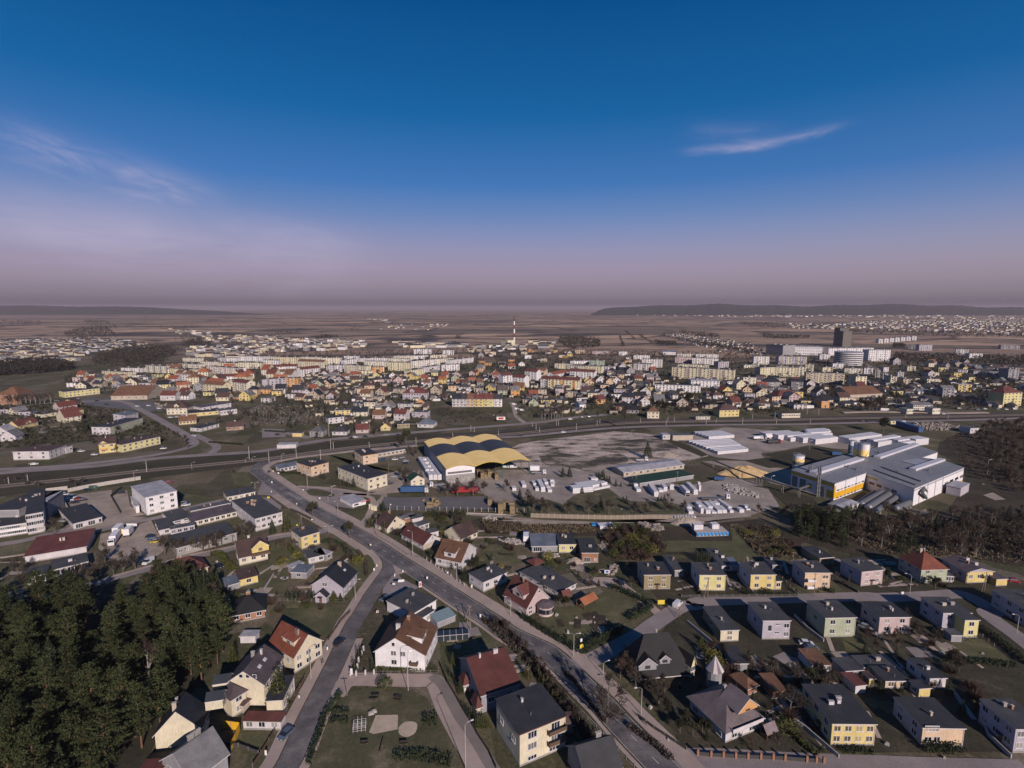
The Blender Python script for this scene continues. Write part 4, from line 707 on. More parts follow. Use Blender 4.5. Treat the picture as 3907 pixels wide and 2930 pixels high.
# middle: yellow offices near the roundabout road
H('M2',(412,845),(560,806),'peach','dark',D=(315,800),C=(470,765),base=930,F=(2,2),L=(3,2),Rt=0,door=0,chim=3,fascia='orange',label='peach two-storey office cube nearest the road curve',name='office_building',cat='office building')
H('M2',(850,752),(975,732),'peach','dark',D=(746,712),C=(890,688),base=830,F=(2,2),L=(3,2),Rt=0,door=0,chim=3,fascia='orange',label='second peach two-storey office cube, farther right beside the railway',name='office_building',cat='office building')
H('M2',(890,948),(1055,905),'cream','dark',D=(650,845),base=1050,F=(3,2),L=(8,2),Rt=0,door='F',chim=3,label='long cream two-storey office with slate roof and entrance canopy',name='office_building',cat='office building')
H('M2',(1255,962),(1370,944),'cream','green','gy',D=(1228,930),base=1018,rise=2.6,F=(2,2),L=0,door=0,chim=0,wsz=(1.3,1.1),label='small cream house with green gabled roof behind the blue lorry')
H('M2',(150,860),(322,825),'white','bluegrey','sf',depth=7,h=2.6,F=(5,1),L=0,Rt=0,door=0,chim=0,label='low building with curved blue-grey roof left of the first peach office',name='garage',cat='garage')
H('M2',(978,732),(1225,692),'beige','felt2',depth=5,h=3,F=(7,1),L=0,Rt=0,door=0,chim=0,label='long low row of garages beside the railway behind the offices',name='garage_row',cat='garage')
H('N3',(135,372),(288,330),'bright','lightgrey',D=(-5,295),base=415,F=0,L=0,Rt=0,door=0,chim=0,label='white corrugated-roof car wash building beside the turning loop',name='car_wash',cat='pavilion')
# left far-side quarter beyond the railway
H('M1',(412,712),(560,662),'white','brown','flat',D=(290,660),base=782,F=(4,2),L=(3,2),door=0,chim=1,rise=2,label='large white inn with dark brown roof at the left, across the railway',name='inn',cat='house')
H('M1',(140,755),(285,748),'white','grey','flat',depth=9,base=785,F=(4,1),L=0,Rt=0,door=0,chim=0,label='low pale annex left of the large white inn',name='annex',cat='annex')
H('M1',(552,680),(610,665),'white','felt2','flat',depth=8,base=735,F=(2,1),L=0,Rt=0,door=0,chim=0,label='small white end block right of the large white inn',name='annex',cat='annex')
H('M1',(832,655),(975,640),'yellow','brown','gx',depth=11,base=735,rise=4,F=(2,2),door=0,tile=True,dorm=[(2.6,.2,4.8,4.5,5.2,2,'gable')],balc=[('F',1,4.6,2.9,'orange')],label='bright yellow house with orange balconies and dark brown roof across the railway')
H('M1',(1025,660),(1350,590),'lemon','brown','flat',depth=14,base=725,F=(7,2),L=0,Rt=(1,2),door=0,chim=2,label='long curved lemon and white commercial house beside the far road',name='commercial_building',cat='commercial building')
H('M1',(930,510),(1200,432),'white','dark',D=(805,500),base=575,F=(9,2),L=(3,2),Rt=0,door=0,chim=3,front='green',label='long pale green and lemon two-storey school block with flat roof',name='school',cat='school')
H('M1',(1058,412),(1165,385),'lilac','bluegrey','sf',depth=12,h=6,F=(2,2),door=0,chim=1,label='lilac house with blue-grey roof behind the green school block')
H('M1',(150,500),(320,462),'yellow','maroon','gx',depth=10,h=3.4,F=(3,1),door=0,chim=1,dorm=[(10.5,.2,4,4.5,3.3,1.4,'gable','F','lemon')],label='low house with maroon roof and lemon dormer at far left')
H('M1',(475,415),(548,430),'cream','maroon','gy',depth=13,h=5,F=(1,2),door=0,label='narrow house with dark red roof and round cream gable at left')
H('M1',(500,340),(650,318),'pink','maroon','gx',depth=11,h=4,F=(3,1),door=0,label='pink bungalow with long maroon roof at left beyond the gardens')
H('M1',(0,590),(128,585),'white','grey','gy',depth=10,h=4,F=(2,1),door=0,label='grey-roofed white gabled house at the far left edge')
H('M1',(-60,545),(52,540),'white','lightgrey','gy',depth=12,h=4,F=(2,1),door=0,label='white gabled hall right at the left edge above the grey-roofed house')
H('M1',(542,212),(840,180),'lemon','dark','flat',depth=16,base=262,F=(9,2),door=0,chim=2,L=0,Rt=0,label='long lemon-yellow two-storey building beside the far left street',name='school',cat='commercial building')
H('M1',(935,245),(1240,240),'beige','rust','gx',depth=42,h=5,rise=9,F=(5,1),L=0,Rt=0,door=0,chim=0,label='huge low hall with sprawling rust-brown roof at left beyond the railway',name='market_hall',cat='hall')
H('M1',(-40,240),(155,235),'brick','rust','hip',depth=26,h=11,F=(3,3),door=0,chim=0,label='big brick building with rust-brown roof at the left edge behind bare trees',name='brick_building',cat='building')
H('M1',(1350,240),(1475,240),'white','maroon','gx',depth=11,base=285,F=(3,1),door=0,balc=[('F',2,9,2.6,'white')],label='white house with dark red roof and open porch beside the long street')
H('M1',(1405,350),(1575,345),'cream','brown','hip',depth=18,base=405,F=(5,2),door=0,dorm=[(9,.2,4,5,7.5,1.6,'gable')],label='cream corner house with dark brown hipped roof by the street up to the estate')
H('M1',(1590,395),(1850,372),'white','dark','flat',depth=22,base=425,F=(5,1),L=0,Rt=0,door=0,front='yellow',label='supermarket with dark flat roof and yellow-and-white front',name='supermarket',cat='shop')
H('M1',(1860,372),(2000,355),'white','felt2','flat',depth=14,base=412,F=(6,1),L=0,Rt=0,door=0,label='white annex hall right of the yellow-fronted supermarket',name='annex',cat='shop')
H('M1',(1700,345),(1950,305),'white','felt2','flat',depth=14,h=6,F=(5,2),L=0,Rt=0,door=0,label='grey-roofed white hall behind the supermarket',name='hall',cat='hall')
H('M1',(1510,462),(1655,450),'yellow','rust','gx',depth=11,h=3.2,F=(5,1),door=0,label='low yellow kiosk building with brown roof below the cream corner house',name='kiosk',cat='shop')
H('M1',(1690,520),(1848,480),'white','dark','flat',depth=11,base=550,F=(4,2),door=0,chim=1,label='white two-storey block with dark roof left of the cemetery')
H('M1',(1990,258),(2170,232),'orange','felt2','flat',depth=10,base=275,F=(6,1),door=0,label='long orange two-storey building right of the estate street',name='commercial_building',cat='commercial building')
H('M1',(1910,510),(2055,500),'brick','brown','gx',depth=9,h=3,F=(3,1),door=0,label='small brick house in trees beside the cemetery corner')
# front row across the railway, left to right
for i,(c,A,B,base,wc,rc,typ,dep,col) in enumerate([
    ('M2',(400,545),(512,545),590,'grey','felt2','hip',11,'grey house with arched grey roof'),
    ('M2',(560,435),(692,420),485,'white','dark','flat',10,'white flat-roofed house with roof terrace'),
    ('M2',(590,545),(712,545),578,'white','dark','hip',10,'low house with charcoal hipped roof'),
    ('M2',(618,370),(742,365),410,'yellow','felt2','flat',10,'yellow cube house'),
    ('M2',(768,380),(888,378),418,'cream','navy','gx',10,'cream house with black mansard roof'),
    ('M2',(790,532),(898,528),562,'pink','maroon','gx',10,'pale pink house with dark red roof'),
    ('M2',(860,300),(952,300),352,'cream','dark','flat',11,'cream two-storey cube house'),
    ('M2',(930,405),(1032,405),440,'pink','rust','gx',10,'dusky pink house with brown roof'),
    ('M2',(1000,510),(1080,508),540,'yellow','rust','gy',11,'gold house with steep rust-brown gabled roof'),
    ('M2',(1110,395),(1208,400),452,'white','maroon','gx',10,'tall white house with narrow dark red roof'),
    ('M2',(1145,310),(1242,315),350,'white','felt','flat',10,'white cube house with big windows'),
    ('M2',(1140,485),(1245,480),520,'olive','dark','flat',9,'olive outbuilding half hidden by a bare tree'),
    ('M2',(1262,380),(1388,385),425,'lilac','felt','flat',10,'lilac cube house with balcony'),
    ('M2',(1310,480),(1440,485),512,'white','bluegrey','hip',12,'pale house with slate hipped roof and gabled dormer'),
    ('M2',(1010,330),(1090,335),345,'grey','grey','gy',10,'small grey gabled house'),
    ('M2',(1295,305),(1380,305),322,'orange','dark','gy',11,'orange house with black gabled roof'),
    ('M3',(1040,375),(1140,378),435,'cream','rust','hip',9,'cream railway signal house with brown hipped roof')]):
    H(c,A,B,wc,rc,typ,base=base,depth=dep,door=0,F=(3,2 if base - A[1] > 36 else 1),L=(1,1),Rt=(1,1),wk='c',label=col + (', standing alone beside the tracks' if i == 16 else ', in the rows just across the railway'),chim=1)
H('M2',(255,560),(333,560),'yellow','felt','flat',base=592,depth=5,F=0,L=0,Rt=0,door=0,chim=0,label='yellow billboard kiosk beside the far road at the car park',name='kiosk',cat='kiosk')
H('M2',(125,660),(285,655),'white','lightgrey','flat',h=3,depth=7,F=0,L=0,Rt=0,door=0,chim=0,label='low glazed market stall building beside the railway',name='market_stall',cat='stall')
H('M2',(1185,222),(1390,222),'lilac','maroon','hip',base=275,depth=16,F=(9,2),door=0,rise=6,dorm=[(11,.2,5,4,8.2,2.4,'gable')],wk='c',label='lilac three-storey school with wine-dark mansard roof and central gable',name='school',cat='school')
for i,(x0,x1,wc,rc) in enumerate([(1603,1672,'white','navy'),(1672,1727,'white','dark'),(1727,1788,'peach','rust'),(1790,1868,'yellow','maroon'),(1868,1955,'lemon','maroon'),(1955,2027,'bright','dark')]):
    H('M2',(x0,270),(x1 - 2,270),wc,rc,'gx',base=338,depth=12,F=(2,3),L=0,Rt=0,door=0,chim=1,wk='c',balc=[('F',1,7,3.2,wc),('F',1,7,6.2,wc)],label=('%s terraced house with %s roof, %s in the terrace of six' % (wc,{'navy': 'navy','dark': 'charcoal','rust': 'brown','maroon': 'dark red'}[rc],['first from the left','second','third','fourth','fifth','last'][i])),group='terraced houses beyond the railway',name='terraced_house')
# long single-storey factory store, hall and small buildings in the works yard
H('M3',(840,893),(1350,825),'beige','lightgrey','gx',D=(765,838),h=3,rise=1.2,F=(9,1),L=0,Rt=0,door=0,chim=0,wk='c',label='long low store with pale grey roof and beige wall in the works yard',name='store',cat='warehouse')
H('M3',(975,983),(1430,913),'grey','green','flat',D=(915,925),h=2.4,F=0,L=0,Rt=0,door=0,chim=0,label='low shed with dark green roof in front of the long grey-roofed store',name='shed',cat='warehouse')
H('M3',(1255,580),(1425,578),'beige','felt2','flat',depth=8,h=4,F=0,L=0,Rt=0,door=0,chim=0,label='small beige warehouse left of the white block stacks',name='warehouse',cat='warehouse')
H('M3',(1170,575),(1232,575),'white','lightgrey','flat',depth=7,h=4,F=(2,1),L=0,Rt=0,door=0,chim=0,label='little white gatehouse beside the small beige warehouse',name='gatehouse',cat='building')
H('N5',(1878,425),(2040,362),'cream','lightgrey','gx',D=(1690,372),base=490,rise=.6,F=(3,1),L=0,Rt=0,door=0,chim=0,label='low cream outbuilding with pale grey roof below the factory',name='outbuilding',cat='outbuilding')
H('M4',(1680,1025),(1750,985),'lilac','lightgrey','flat',D=(1575,990),h=5,F=0,L=0,Rt=0,door=0,chim=0,label='grey metal box building at the right end of the factory',name='outbuilding',cat='outbuilding')
H('M4',(1760,520),(1855,515),'white','felt2','flat',depth=9,h=4.5,F=(3,1),L=0,Rt=0,door=0,chim=0,label='small white building in the scrapyard at right',name='outbuilding',cat='building')
H('M4',(1280,322),(1440,322),'ivory','grey','gx',depth=12,base=368,rise=2,F=(9,2),L=0,Rt=0,door=0,chim=0,wk='c',label='cream railway station building with arched windows and low gable',name='railway_station',cat='railway station')
H('M4',(1225,358),(1278,356),'ivory','grey','flat',depth=9,h=5,F=(3,1),L=0,Rt=0,door=0,chim=0,label='left wing of the cream railway station',name='station_wing',cat='railway station')
H('M4',(1443,352),(1508,350),'ivory','grey','flat',depth=9,h=6,F=(3,1),L=0,Rt=0,door=0,chim=0,label='right wing of the cream railway station',name='station_wing',cat='railway station')
H('M4',(505,290),(572,290),'orange','dark','flat',base=348,depth=12,F=(1,2),L=0,Rt=0,door=0,chim=0,label='orange-walled narrow house behind the railway at right')
H('M4',(560,200),(745,235),'beige','rust','gy',depth=45,h=6,rise=7,F=(2,1),L=0,Rt=0,door=0,chim=0,label='large hall with wide rust-brown roof behind the station park',name='hall',cat='hall')
H('M4',(135,245),(325,240),'pink','maroon','hip',base=278,depth=16,F=(7,2),L=0,Rt=0,door=0,label='long pink two-storey house with bright dark red hipped roof right of centre')
H('M4',(1070,458),(1215,455),'lemon','grey','flat',h=3,depth=6,F=(5,1),L=0,Rt=0,door=0,chim=0,label='yellow railway office container beside the tracks at right',name='railway_office',cat='building')
H('M4',(170,395),(325,392),'cream','brown','flat',h=4.5,depth=7,F=(8,1),L=0,Rt=0,door=0,chim=0,label='low cream railway workshop beside the tracks',name='workshop',cat='building')
H('M4',(2045,220),(2200,215),'lemon','maroon','hip',h=15,depth=16,F=(5,5),L=0,Rt=0,door=0,wk='c',label='lemon five-storey flats with dark red roof at the right edge',name='apartment_block',cat='apartment block')
H('M3',(1450,420),(1570,420),'cream','felt2','flat',h=3,depth=6,F=(5,1),L=0,Rt=0,door=0,chim=0,label='low pale platform building beside the railway, centre right',name='railway_office',cat='building')
H('M3',(1650,365),(1815,360),'yellow','brown','hip',h=7,depth=12,F=(5,2),L=0,Rt=0,door=0,label='yellow two-storey house with brown hipped roof behind the tracks, centre right')

# ------------------------------------------------------------------ works: hangar, factory, silos, stacks
def steel(k): return simple('sheet ' + k,{'yellow': (1,.70,.26),'dark': (.045,.045,.05),'pale': (.30,.30,.34),'strip': (.52,.50,.56),'white': (.70,.67,.70),'blue': (.03,.08,.20),'red': (.28,.02,.025),'green': (.02,.10,.06),'brightblue': (.02,.20,.50),'orange': (.66,.36,.02),'mustard': (.52,.36,.03),'teal': (.10,.16,.18),'silver': (.12,.12,.13)}[k],rough=.55,var=.06,scale=.2)
a,rz,w,d,h = solve('M2',(1550,857),(2258,785),D=(1380,627),base=990)
hg = place('hangar','open-sided steel hangar with wavy yellow and black roof in the works yard','hangar',a,rz,w,d)
fr1 = (W('M2',1485,757,h) - W('M2',1550,857,h)).length / (W('M2',1380,627,h) - W('M2',1550,857,h)).length
fr2 = (W('M2',1415,677,h) - W('M2',1550,857,h)).length / (W('M2',1380,627,h) - W('M2',1550,857,h)).length
for (y0,y1,cc) in ((-.02,fr1,'yellow'),(fr1,fr2,'dark'),(fr2,1.0,'yellow')):
    m = MB(); n = 10
    for k in range(3):
        for i in range(n):
            p = []
            for t in (i / n,(i + 1) / n): p.append((w * (k + t) / 3,h + 1.9 * math.sin(math.pi * t) + (.02 if cc == 'dark' else 0)))
            m.face([(p[0][0],d * y0,p[0][1]),(p[1][0],d * y0,p[1][1]),(p[1][0],d * y1,p[1][1]),(p[0][0],d * y1,p[0][1])])
            m.face([(p[0][0],d * y1,p[0][1] - .3),(p[1][0],d * y1,p[1][1] - .3),(p[1][0],d * y0,p[1][1] - .3),(p[0][0],d * y0,p[0][1] - .3)],1)
            for yy in (d * y0,d * y1): m.face([(p[0][0],yy,p[0][1] - .3),(p[1][0],yy,p[1][1] - .3),(p[1][0],yy,p[1][1]),(p[0][0],yy,p[0][1])],2)
    o = m.build('roof',[steel(cc),steel('green'),steel('mustard' if cc == 'yellow' else 'dark')],hg)
    if cc == 'dark': tag(o,'black middle strip of the wavy hangar roof')
m = MB(); m.box(.1,0,0,w / 3,.25,h - .2); n = 10
for i in range(n):
    t0,t1 = i / n,(i + 1) / n; m.face([(w * t0 / 3,.05,h - .2),(w * t1 / 3,.05,h - .2),(w * t1 / 3,.05,h - .35 + 1.9 * math.sin(math.pi * t1)),(w * t0 / 3,.05,h - .35 + 1.9 * math.sin(math.pi * t0))])
m.build('front_panel',[steel('white')],hg); m = MB(); m.box(.1,-.06,0,w / 3,0,h * .55); m.build('lower_cladding',[simple('dull cladding',(.27,.25,.25),var=.3,scale=.6)],hg); m = MB(); m.box(w * .02,-.1,h * .62,w * .3,0,h * .75); m.build('window',[GLASS],hg)
m = MB(); m.box(0,.3,0,.2,d,h - .1); m.build('side_wall',[steel('pale')],hg)
for i in range(4):
    for j in range(6):
        m = MB(); x = [.3,w / 3,w * 2 / 3,w - .3][i]; y = .3 + (d - .6) * j / 5; m.box(x - .2,y - .2,0,x + .2,y + .2,h); m.build('post',[steel('green')],hg)
BLK = material('wrapped blocks',(.74,.71,.75),var=.05,scale=.5,rough=.6,kind='block'); PAL = material('timber crates',(.30,.22,.13),var=.2,scale=.8,rough=.9,kind='block')
def stack(c,A,B,D=None,base=None,depth=3.,h=None,label='',group='wrapped block stacks in the works yards',mt=None,name='block_stack',cat='stack'):
    a,rz,w,d,h = solve(c,A,B,None,D,h,base,None,None if D else depth); h += (len(FOOT) % 11) * .007
    r = place(name,label,cat,a,rz,w,d,group); rows = max(1,round(h / 1.1)); hh = h / rows; rnd = random.Random(int(A[0] + A[1] * 3))
    nseg = max(1,round(d / 9)) if d > w else 1; m = MB()
    for s in range(nseg):
        for k in range(rows):
            j = rnd.uniform(-.08,.08); t = .0 if rnd.random() < .8 or k < rows - 1 else d / nseg * .4
            m.box(j,d * s / nseg + .1 + t,k * hh,w + j,d * (s + 1) / nseg,(k + 1) * hh - .07)
    m.build('blocks',[mt or BLK],r); return r
LS = 'white wrapped block stack, %s'
NT = [('N4',(1648,228),(1700,228),(1503,145),290),('N4',(1758,175),(1800,175),(1668,130),228),('N4',(1705,208),(1755,208),None,238),('N4',(1595,150),(1645,150),None,180),('N4',(1830,148),(1875,150),(1815,135),208),
      ('N4',(2010,225),(2058,225),(1870,148),282),('N5',(145,208),(192,208),(-20,115),265),('N5',(205,132),(230,132),(120,108),225),('N5',(55,218),(98,218),(-70,152),282),('N4',(1430,152),(1475,150),None,200),('N4',(1447,200),(1497,198),None,235)]
for i,(c,A,B,D,b) in enumerate(NT): stack(c,A,B,D,b,4,label=LS % 'in the yard behind the row of small conifers')
for (c,A,B,D,b) in [('N5',(228,402),(260,400),(165,352),485),('N5',(285,442),(340,440),(190,338),487),('N5',(355,440),(410,440),(270,338),484),('N5',(418,440),(470,440),(335,338),482),('N5',(475,440),(525,440),(385,330),479),('N5',(543,402),(580,400),(410,312),447),('N5',(560,445),(600,445),None,476),('N5',(672,432),(725,430),(625,405),474),('N5',(750,405),(800,405),None,445),('N5',(85,455),(142,455),None,492),('N5',(65,405),(125,402),None,450)]:
    stack(c,A,B,D,b,4,label=LS % 'in the lower yard beside the long white trailer')
for (c,A,B,D,b) in [('N4',(345,177),(395,175),(245,88),234),('N4',(410,152),(450,150),(300,78),197),('N4',(425,207),(472,205),None,240),('N4',(130,152),(175,150),(82,102),184),('N4',(270,157),(305,155),(200,103),192),('N4',(458,107),(505,105),None,137),('N4',(460,142),(500,140),None,174),('N4',(15,187),(60,185),None,222),('N4',(280,190),(322,190),None,224)]:
    stack(c,A,B,D,b,4,label=LS % 'in the yard right of the yellow-roofed hangar')
for (c,A,B,dp,b) in [('N4',(712,190),(950,172),6,252),('N4',(958,170),(1142,130),6,222),('N4',(775,155),(1010,118),5,205),('N4',(925,78),(1003,76),4,105)]: stack(c,A,B,None,b,dp,label='long white wrapped block stack lying crosswise beside the conifer clump')
for i in range(9): stack('M3',(1635 - 30 * i,714 - 11.2 * i),(1893 - 17 * i,690 - 10 * i),h=2.3,depth=3.2,label='low long white stack in the big northern yard, nearer rows')
for i in range(5): stack('M3',(1560 - 28 * i,588 - 9 * i),(1775 - 22 * i,572 - 7 * i),h=2.6,depth=4,label='low long white stack in the big northern yard, rows by the warehouse')
for i in range(5): stack('M4',(455 - 105 * i,612 - 12 * i),(650 - 92 * i,590 - 10 * i),h=4.2,depth=8,label='tall white stack row below the railway road')
for i in range(3): stack('M4',(410 - 5 * i,560 - 12 * i),(600 - 14 * i,548 - 11 * i),h=4,depth=6,label='rear white stack row behind the tall ones below the railway road')
for A,B in (((735,603),(1015,568)),((985,625),(1215,590)),((1195,628),(1295,612)),((1300,612),(1412,600))): stack('M4',A,B,h=5,depth=9,label='white stack row behind the factory silos')
for A,B,b in (((-600,835),(-400,800),870),): pass
for i in range(4): stack('M2',(1408 + 38 * i,912 - i),(1442 + 38 * i,908.6 - i),D=(1328 + 22 * i,757 + 2 * i),base=955,label='white wrapped block stack in the rows left of the hangar')
for (c,x,y,w_,n) in [('N3',935,350,30,1),('N3',985,380,75,3),('N3',1060,382,55,2),('N3',1120,380,28,1),('N3',1045,325,40,3),('N3',1085,350,45,3)]:
    stack(c,(x,y - 22),(x + w_,y - 22),h=1.0 * n,depth=2.4,mt=PAL,name='pallet_stack',label='beige pallet stack on the dark lot beside the red lorry',group='beige pallet stacks')
for (x,y,w_,hh) in [(1690,345,50,3.2),(1810,395,60,5.2),(1870,375,30,4),(1900,378,28,2.4),(1945,395,60,5),(1765,390,28,2.2)]:
    stack('N3',(x,y - 20),(x + w_,y - 20),h=hh,depth=5,mt=PAL,name='pallet_stack',label='tall beige pallet stack at the right end of the dark lot',group='beige pallet stacks')
for i in range(6): stack('M2',(1815 + 30 * i,885 + (i % 3) * 12),(1842 + 30 * i,884 + (i % 3) * 12),h=2.6 + (i % 2),depth=6,mt=PAL,name='pallet_stack',label='beige pallet stack under the open hangar roof',group='beige pallet stacks')
# factory
FP = [(250,872),(615,986),(885,894),(1287,1028),(1705,853),(1520,790),(1345,768),(1482,722),(1290,658),(1160,640),(640,760)]
FPc = ['M4'] * len(FP); fh = hgt('N5',1760,130,322)
PW = [W('M4',x,y,fh) for x,y in FP]; o0 = W('M4',615,986,fh); o0.z = 0
PL = [Vector((p.x - o0.x,p.y - o0.y,fh)) for p in PW]
fac = empty('factory',o0,0,'large factory with pale grey roofs, yellow and white walls in an L shape','factory'); AREAS.append([Vector((p.x,p.y,0)) for p in PW])
m = MB(); n = len(PL)
for i in range(n):
    p,q = PL[i],PL[(i + 1) % n]; m.face([(p.x,p.y,0),(q.x,q.y,0),q,p])
m.build('wall',[steel('white')],fac)
m = MB(); m.face([p + Vector((0,0,.35)) for p in PL])
for i in range(n):
    p,q = PL[i],PL[(i + 1) % n]; e = (q - p).normalized(); nn = Vector((e.y,-e.x,0)) * .25; up = Vector((0,0,.35)); m.face([p + nn,q + nn,q + nn + up,p + nn + up],1); m.face([p + nn + up,q + nn + up,q + up,p + up],1)
froof = m.build('roof',[material('factory roof',(.25,.25,.275),var=.10,scale=.03,rough=.6,kind='sheet'),steel('pale')],fac)
def edge_panels(i,items):
    p,q = PL[i],PL[(i + 1) % n]; e = (q - p); L_ = e.length; e.normalize(); ang = math.atan2(e.y,e.x)
    for (u0,u1,z0,z1,mt,nm,pr) in items:
        m = MB(); m.box(L_ * u0,-pr,z0 * fh,L_ * u1,.02,z1 * fh); o = m.build(nm,[mt],fac,(p.x,p.y,0),ang)
Y = steel('orange'); Yd = steel('mustard')
edge_panels(0,[(0,1,.78,.97,Yd,'wall_band',.04),(.03,.16,.0,.72,steel('teal'),'gate',.09),(.22,.36,0,.68,steel('teal'),'gate',.09),(.40,.5,.2,.55,Yd,'wall_band',.04),(.68,.80,0,.62,GLASS,'gate',.09),(.84,.99,.1,.55,Yd,'wall_band',.04)])
edge_panels(1,[(0,1,.10,.44,Y,'wall_band',.04),(0,.05,.12,.86,Y,'wall_band',.05)] + [(.08 + .11 * k,.155 + .11 * k,.50,.58,GLASS,'window',.07) for k in range(8)] + [(.08 + .11 * k,.155 + .11 * k,.06,.12,GLASS,'window',.07) for k in range(8)] + [(.33,.34,0,1,steel('pale'),'pilaster',.12),(.66,.67,0,1,steel('pale'),'pilaster',.12)])
edge_panels(2,[(0,.25,.72,.84,Yd,'wall_band',.04)] + [(.08 + .16 * k,.19 + .16 * k,.40,.55,GLASS,'window',.07) for k in range(4)])
edge_panels(3,[(0,1,.86,.93,steel('pale'),'wall_band',.04),(.56,1,.12,.22,Y,'wall_band',.04)] + [(.60 + .11 * k,.67 + .11 * k,.42,.58,GLASS,'window',.07) for k in range(4)] + [(.1 + .15 * k,.11 + .15 * k,0,1,steel('pale'),'pilaster',.12) for k in range(4)])
def roofbox(c,A,B,w_,hh,mt,nm,par=None,z=.4):
    p,q = W(c,*A,fh) - o0,W(c,*B,fh) - o0; e = q - p; e.z = 0; L_ = e.length; m = MB(); m.box(0,-w_ / 2,0,L_,w_ / 2,hh); return m.build(nm,[mt],par or froof,(p.x,p.y,fh + z),math.atan2(e.y,e.x))
roofbox('M4',(430,910),(840,782),4.5,1.4,steel('strip'),'ridge_skylight'); roofbox('M4',(970,775),(1300,662),4.0,1.2,steel('strip'),'ridge_skylight'); roofbox('M4',(1270,878),(1520,792),3.5,1.2,steel('strip'),'ridge_skylight')
roofbox('M4',(1010,852),(1345,975),1.0,.5,steel('silver'),'roof_rib'); roofbox('M4',(945,876),(1300,1005),1.0,.5,steel('silver'),'roof_rib'); roofbox('M4',(1240,790),(1400,830),16,.25,steel('pale'),'raised_roof')
for x,y in ((640,825),(720,850),(790,872),(1140,895),(980,730),(1400,880)): roofbox('M4',(x,y),(x + 10,y + 2),1.6,1.3,steel('silver'),'roof_vent')
def silo(c,x,ytop,ybase,rpx,label,bands,zb=0.):
    P = W(c,x,ybase,zb); P.z = 0; q_ = ray(c,x,ytop); h_ = CAM_H - P.y * q_[2] / q_[1]; r_ = rpx * CR[c][2] * mpp(P); r = empty('silo',(P.x,P.y,0),0,label,'silo','silos')
    z = 0
    for (f1,mt) in bands: m = MB(); m.tube((0,0,z * h_),(0,0,f1 * h_),r_,r_,20,0,False); o = m.build('drum',[steel(mt)],r); smooth(o.data); z = f1
    m = MB(); m.tube((0,0,h_),(0,0,h_ + r_ * .25),r_,r_ * .3,20); m.build('cap',[steel('pale')],r)
    m = MB(); n_ = 16
    for i in range(n_):
        a0,a1 = 2 * math.pi * i / n_,2 * math.pi * (i + 1) / n_; p0 = (r_ * math.cos(a0),r_ * math.sin(a0)); p1 = (r_ * math.cos(a1),r_ * math.sin(a1)); m.tube((*p0,h_ + 1.1),(*p1,h_ + 1.1),.05); m.tube((*p0,h_),(*p0,h_ + 1.1),.05)
    m.build('railing',[METAL],r)
    m = MB(); pts = [(r_ * 1.05 * math.cos(-2.6 + t * .12),r_ * 1.05 * math.sin(-2.6 + t * .12),h_ * (.45 + .55 * t / 20)) for t in range(21)]; m.path(pts,.18,4); m.build('stair',[METAL],r)
silo('M4',855,648,782,38,'tall white and yellow silo with spiral stair, front of the pair by the factory',[(.5,'white'),(.62,'silver'),(.82,'yellow'),(1,'white')],fh)
silo('M4',800,640,765,30,'shaded silo just left behind the tall spiral-stair silo',[(.5,'white'),(.8,'yellow'),(1,'white')],fh)
silo('M4',752,622,768,28,'dark green and white silo, leftmost of the three by the factory roof',[(.35,'green'),(.75,'teal'),(1,'white')])
silo('M4',305,745,852,44,'short fat white and yellow silo at the left rear of the factory',[(.3,'white'),(.55,'silver'),(.78,'yellow'),(1,'white')])
def stackpipe(x,yt,yb,label):
    P = W('M4',x,yb); h_ = hgt('M4',x,yt,yb); r = empty('flue_stack',P,0,label,'chimney','metal flue stacks at the factory')
    for k in (-.55,.55): m = MB(); m.tube((k,0,0),(k,0,h_ - (0 if k > 0 else 1)),.5,.5,10); o = m.build('flue',[steel('silver')],r)
    for j in range(7): m = MB(); m.box(-1.2,-.6,h_ * (j + .5) / 7,1.2,.6,h_ * (j + .5) / 7 + .12); m.build('bracket',[METAL],r)
stackpipe(398,820,1015,'twin metal flue stack, the left shorter one at the factory corner'); stackpipe(470,830,1095,'twin metal flue stack, the right taller one at the factory corner')
# pipe bridge
pb = empty('pipe_bridge',W('M3',1600,830),0,'long pipe bridge on trestles running to the factory','pipe bridge'); PB = [W('M3',1600,785,5),W('M3',1735,843,5),W('M3',1960,925,5),W('M4',0,940,5),W('M4',180,992,5),W('M4',320,1030,5),W('M4',410,1000,5)]
m = MB(); PBl = [p - pb.location for p in PB]; m.path(PBl,.35,6); m.path([p + Vector((0,1,0)) for p in PBl],.25,6); m.path([p + Vector((0,.5,-.5)) for p in PBl],.2,4); m.build('pipes',[steel('silver')],pb)
for p in [PBl[0],PBl[1],(PBl[1] + PBl[2]) / 2,PBl[2],(PBl[2] + PBl[3]) / 2,PBl[3],PBl[4],PBl[5]]:
    m = MB(); m.tube((p.x,p.y - .6,0),(p.x,p.y - .2,p.z),.15); m.tube((p.x,p.y + 1.4,0),(p.x,p.y + 1.1,p.z),.15); m.build('trestle',[METAL],pb)
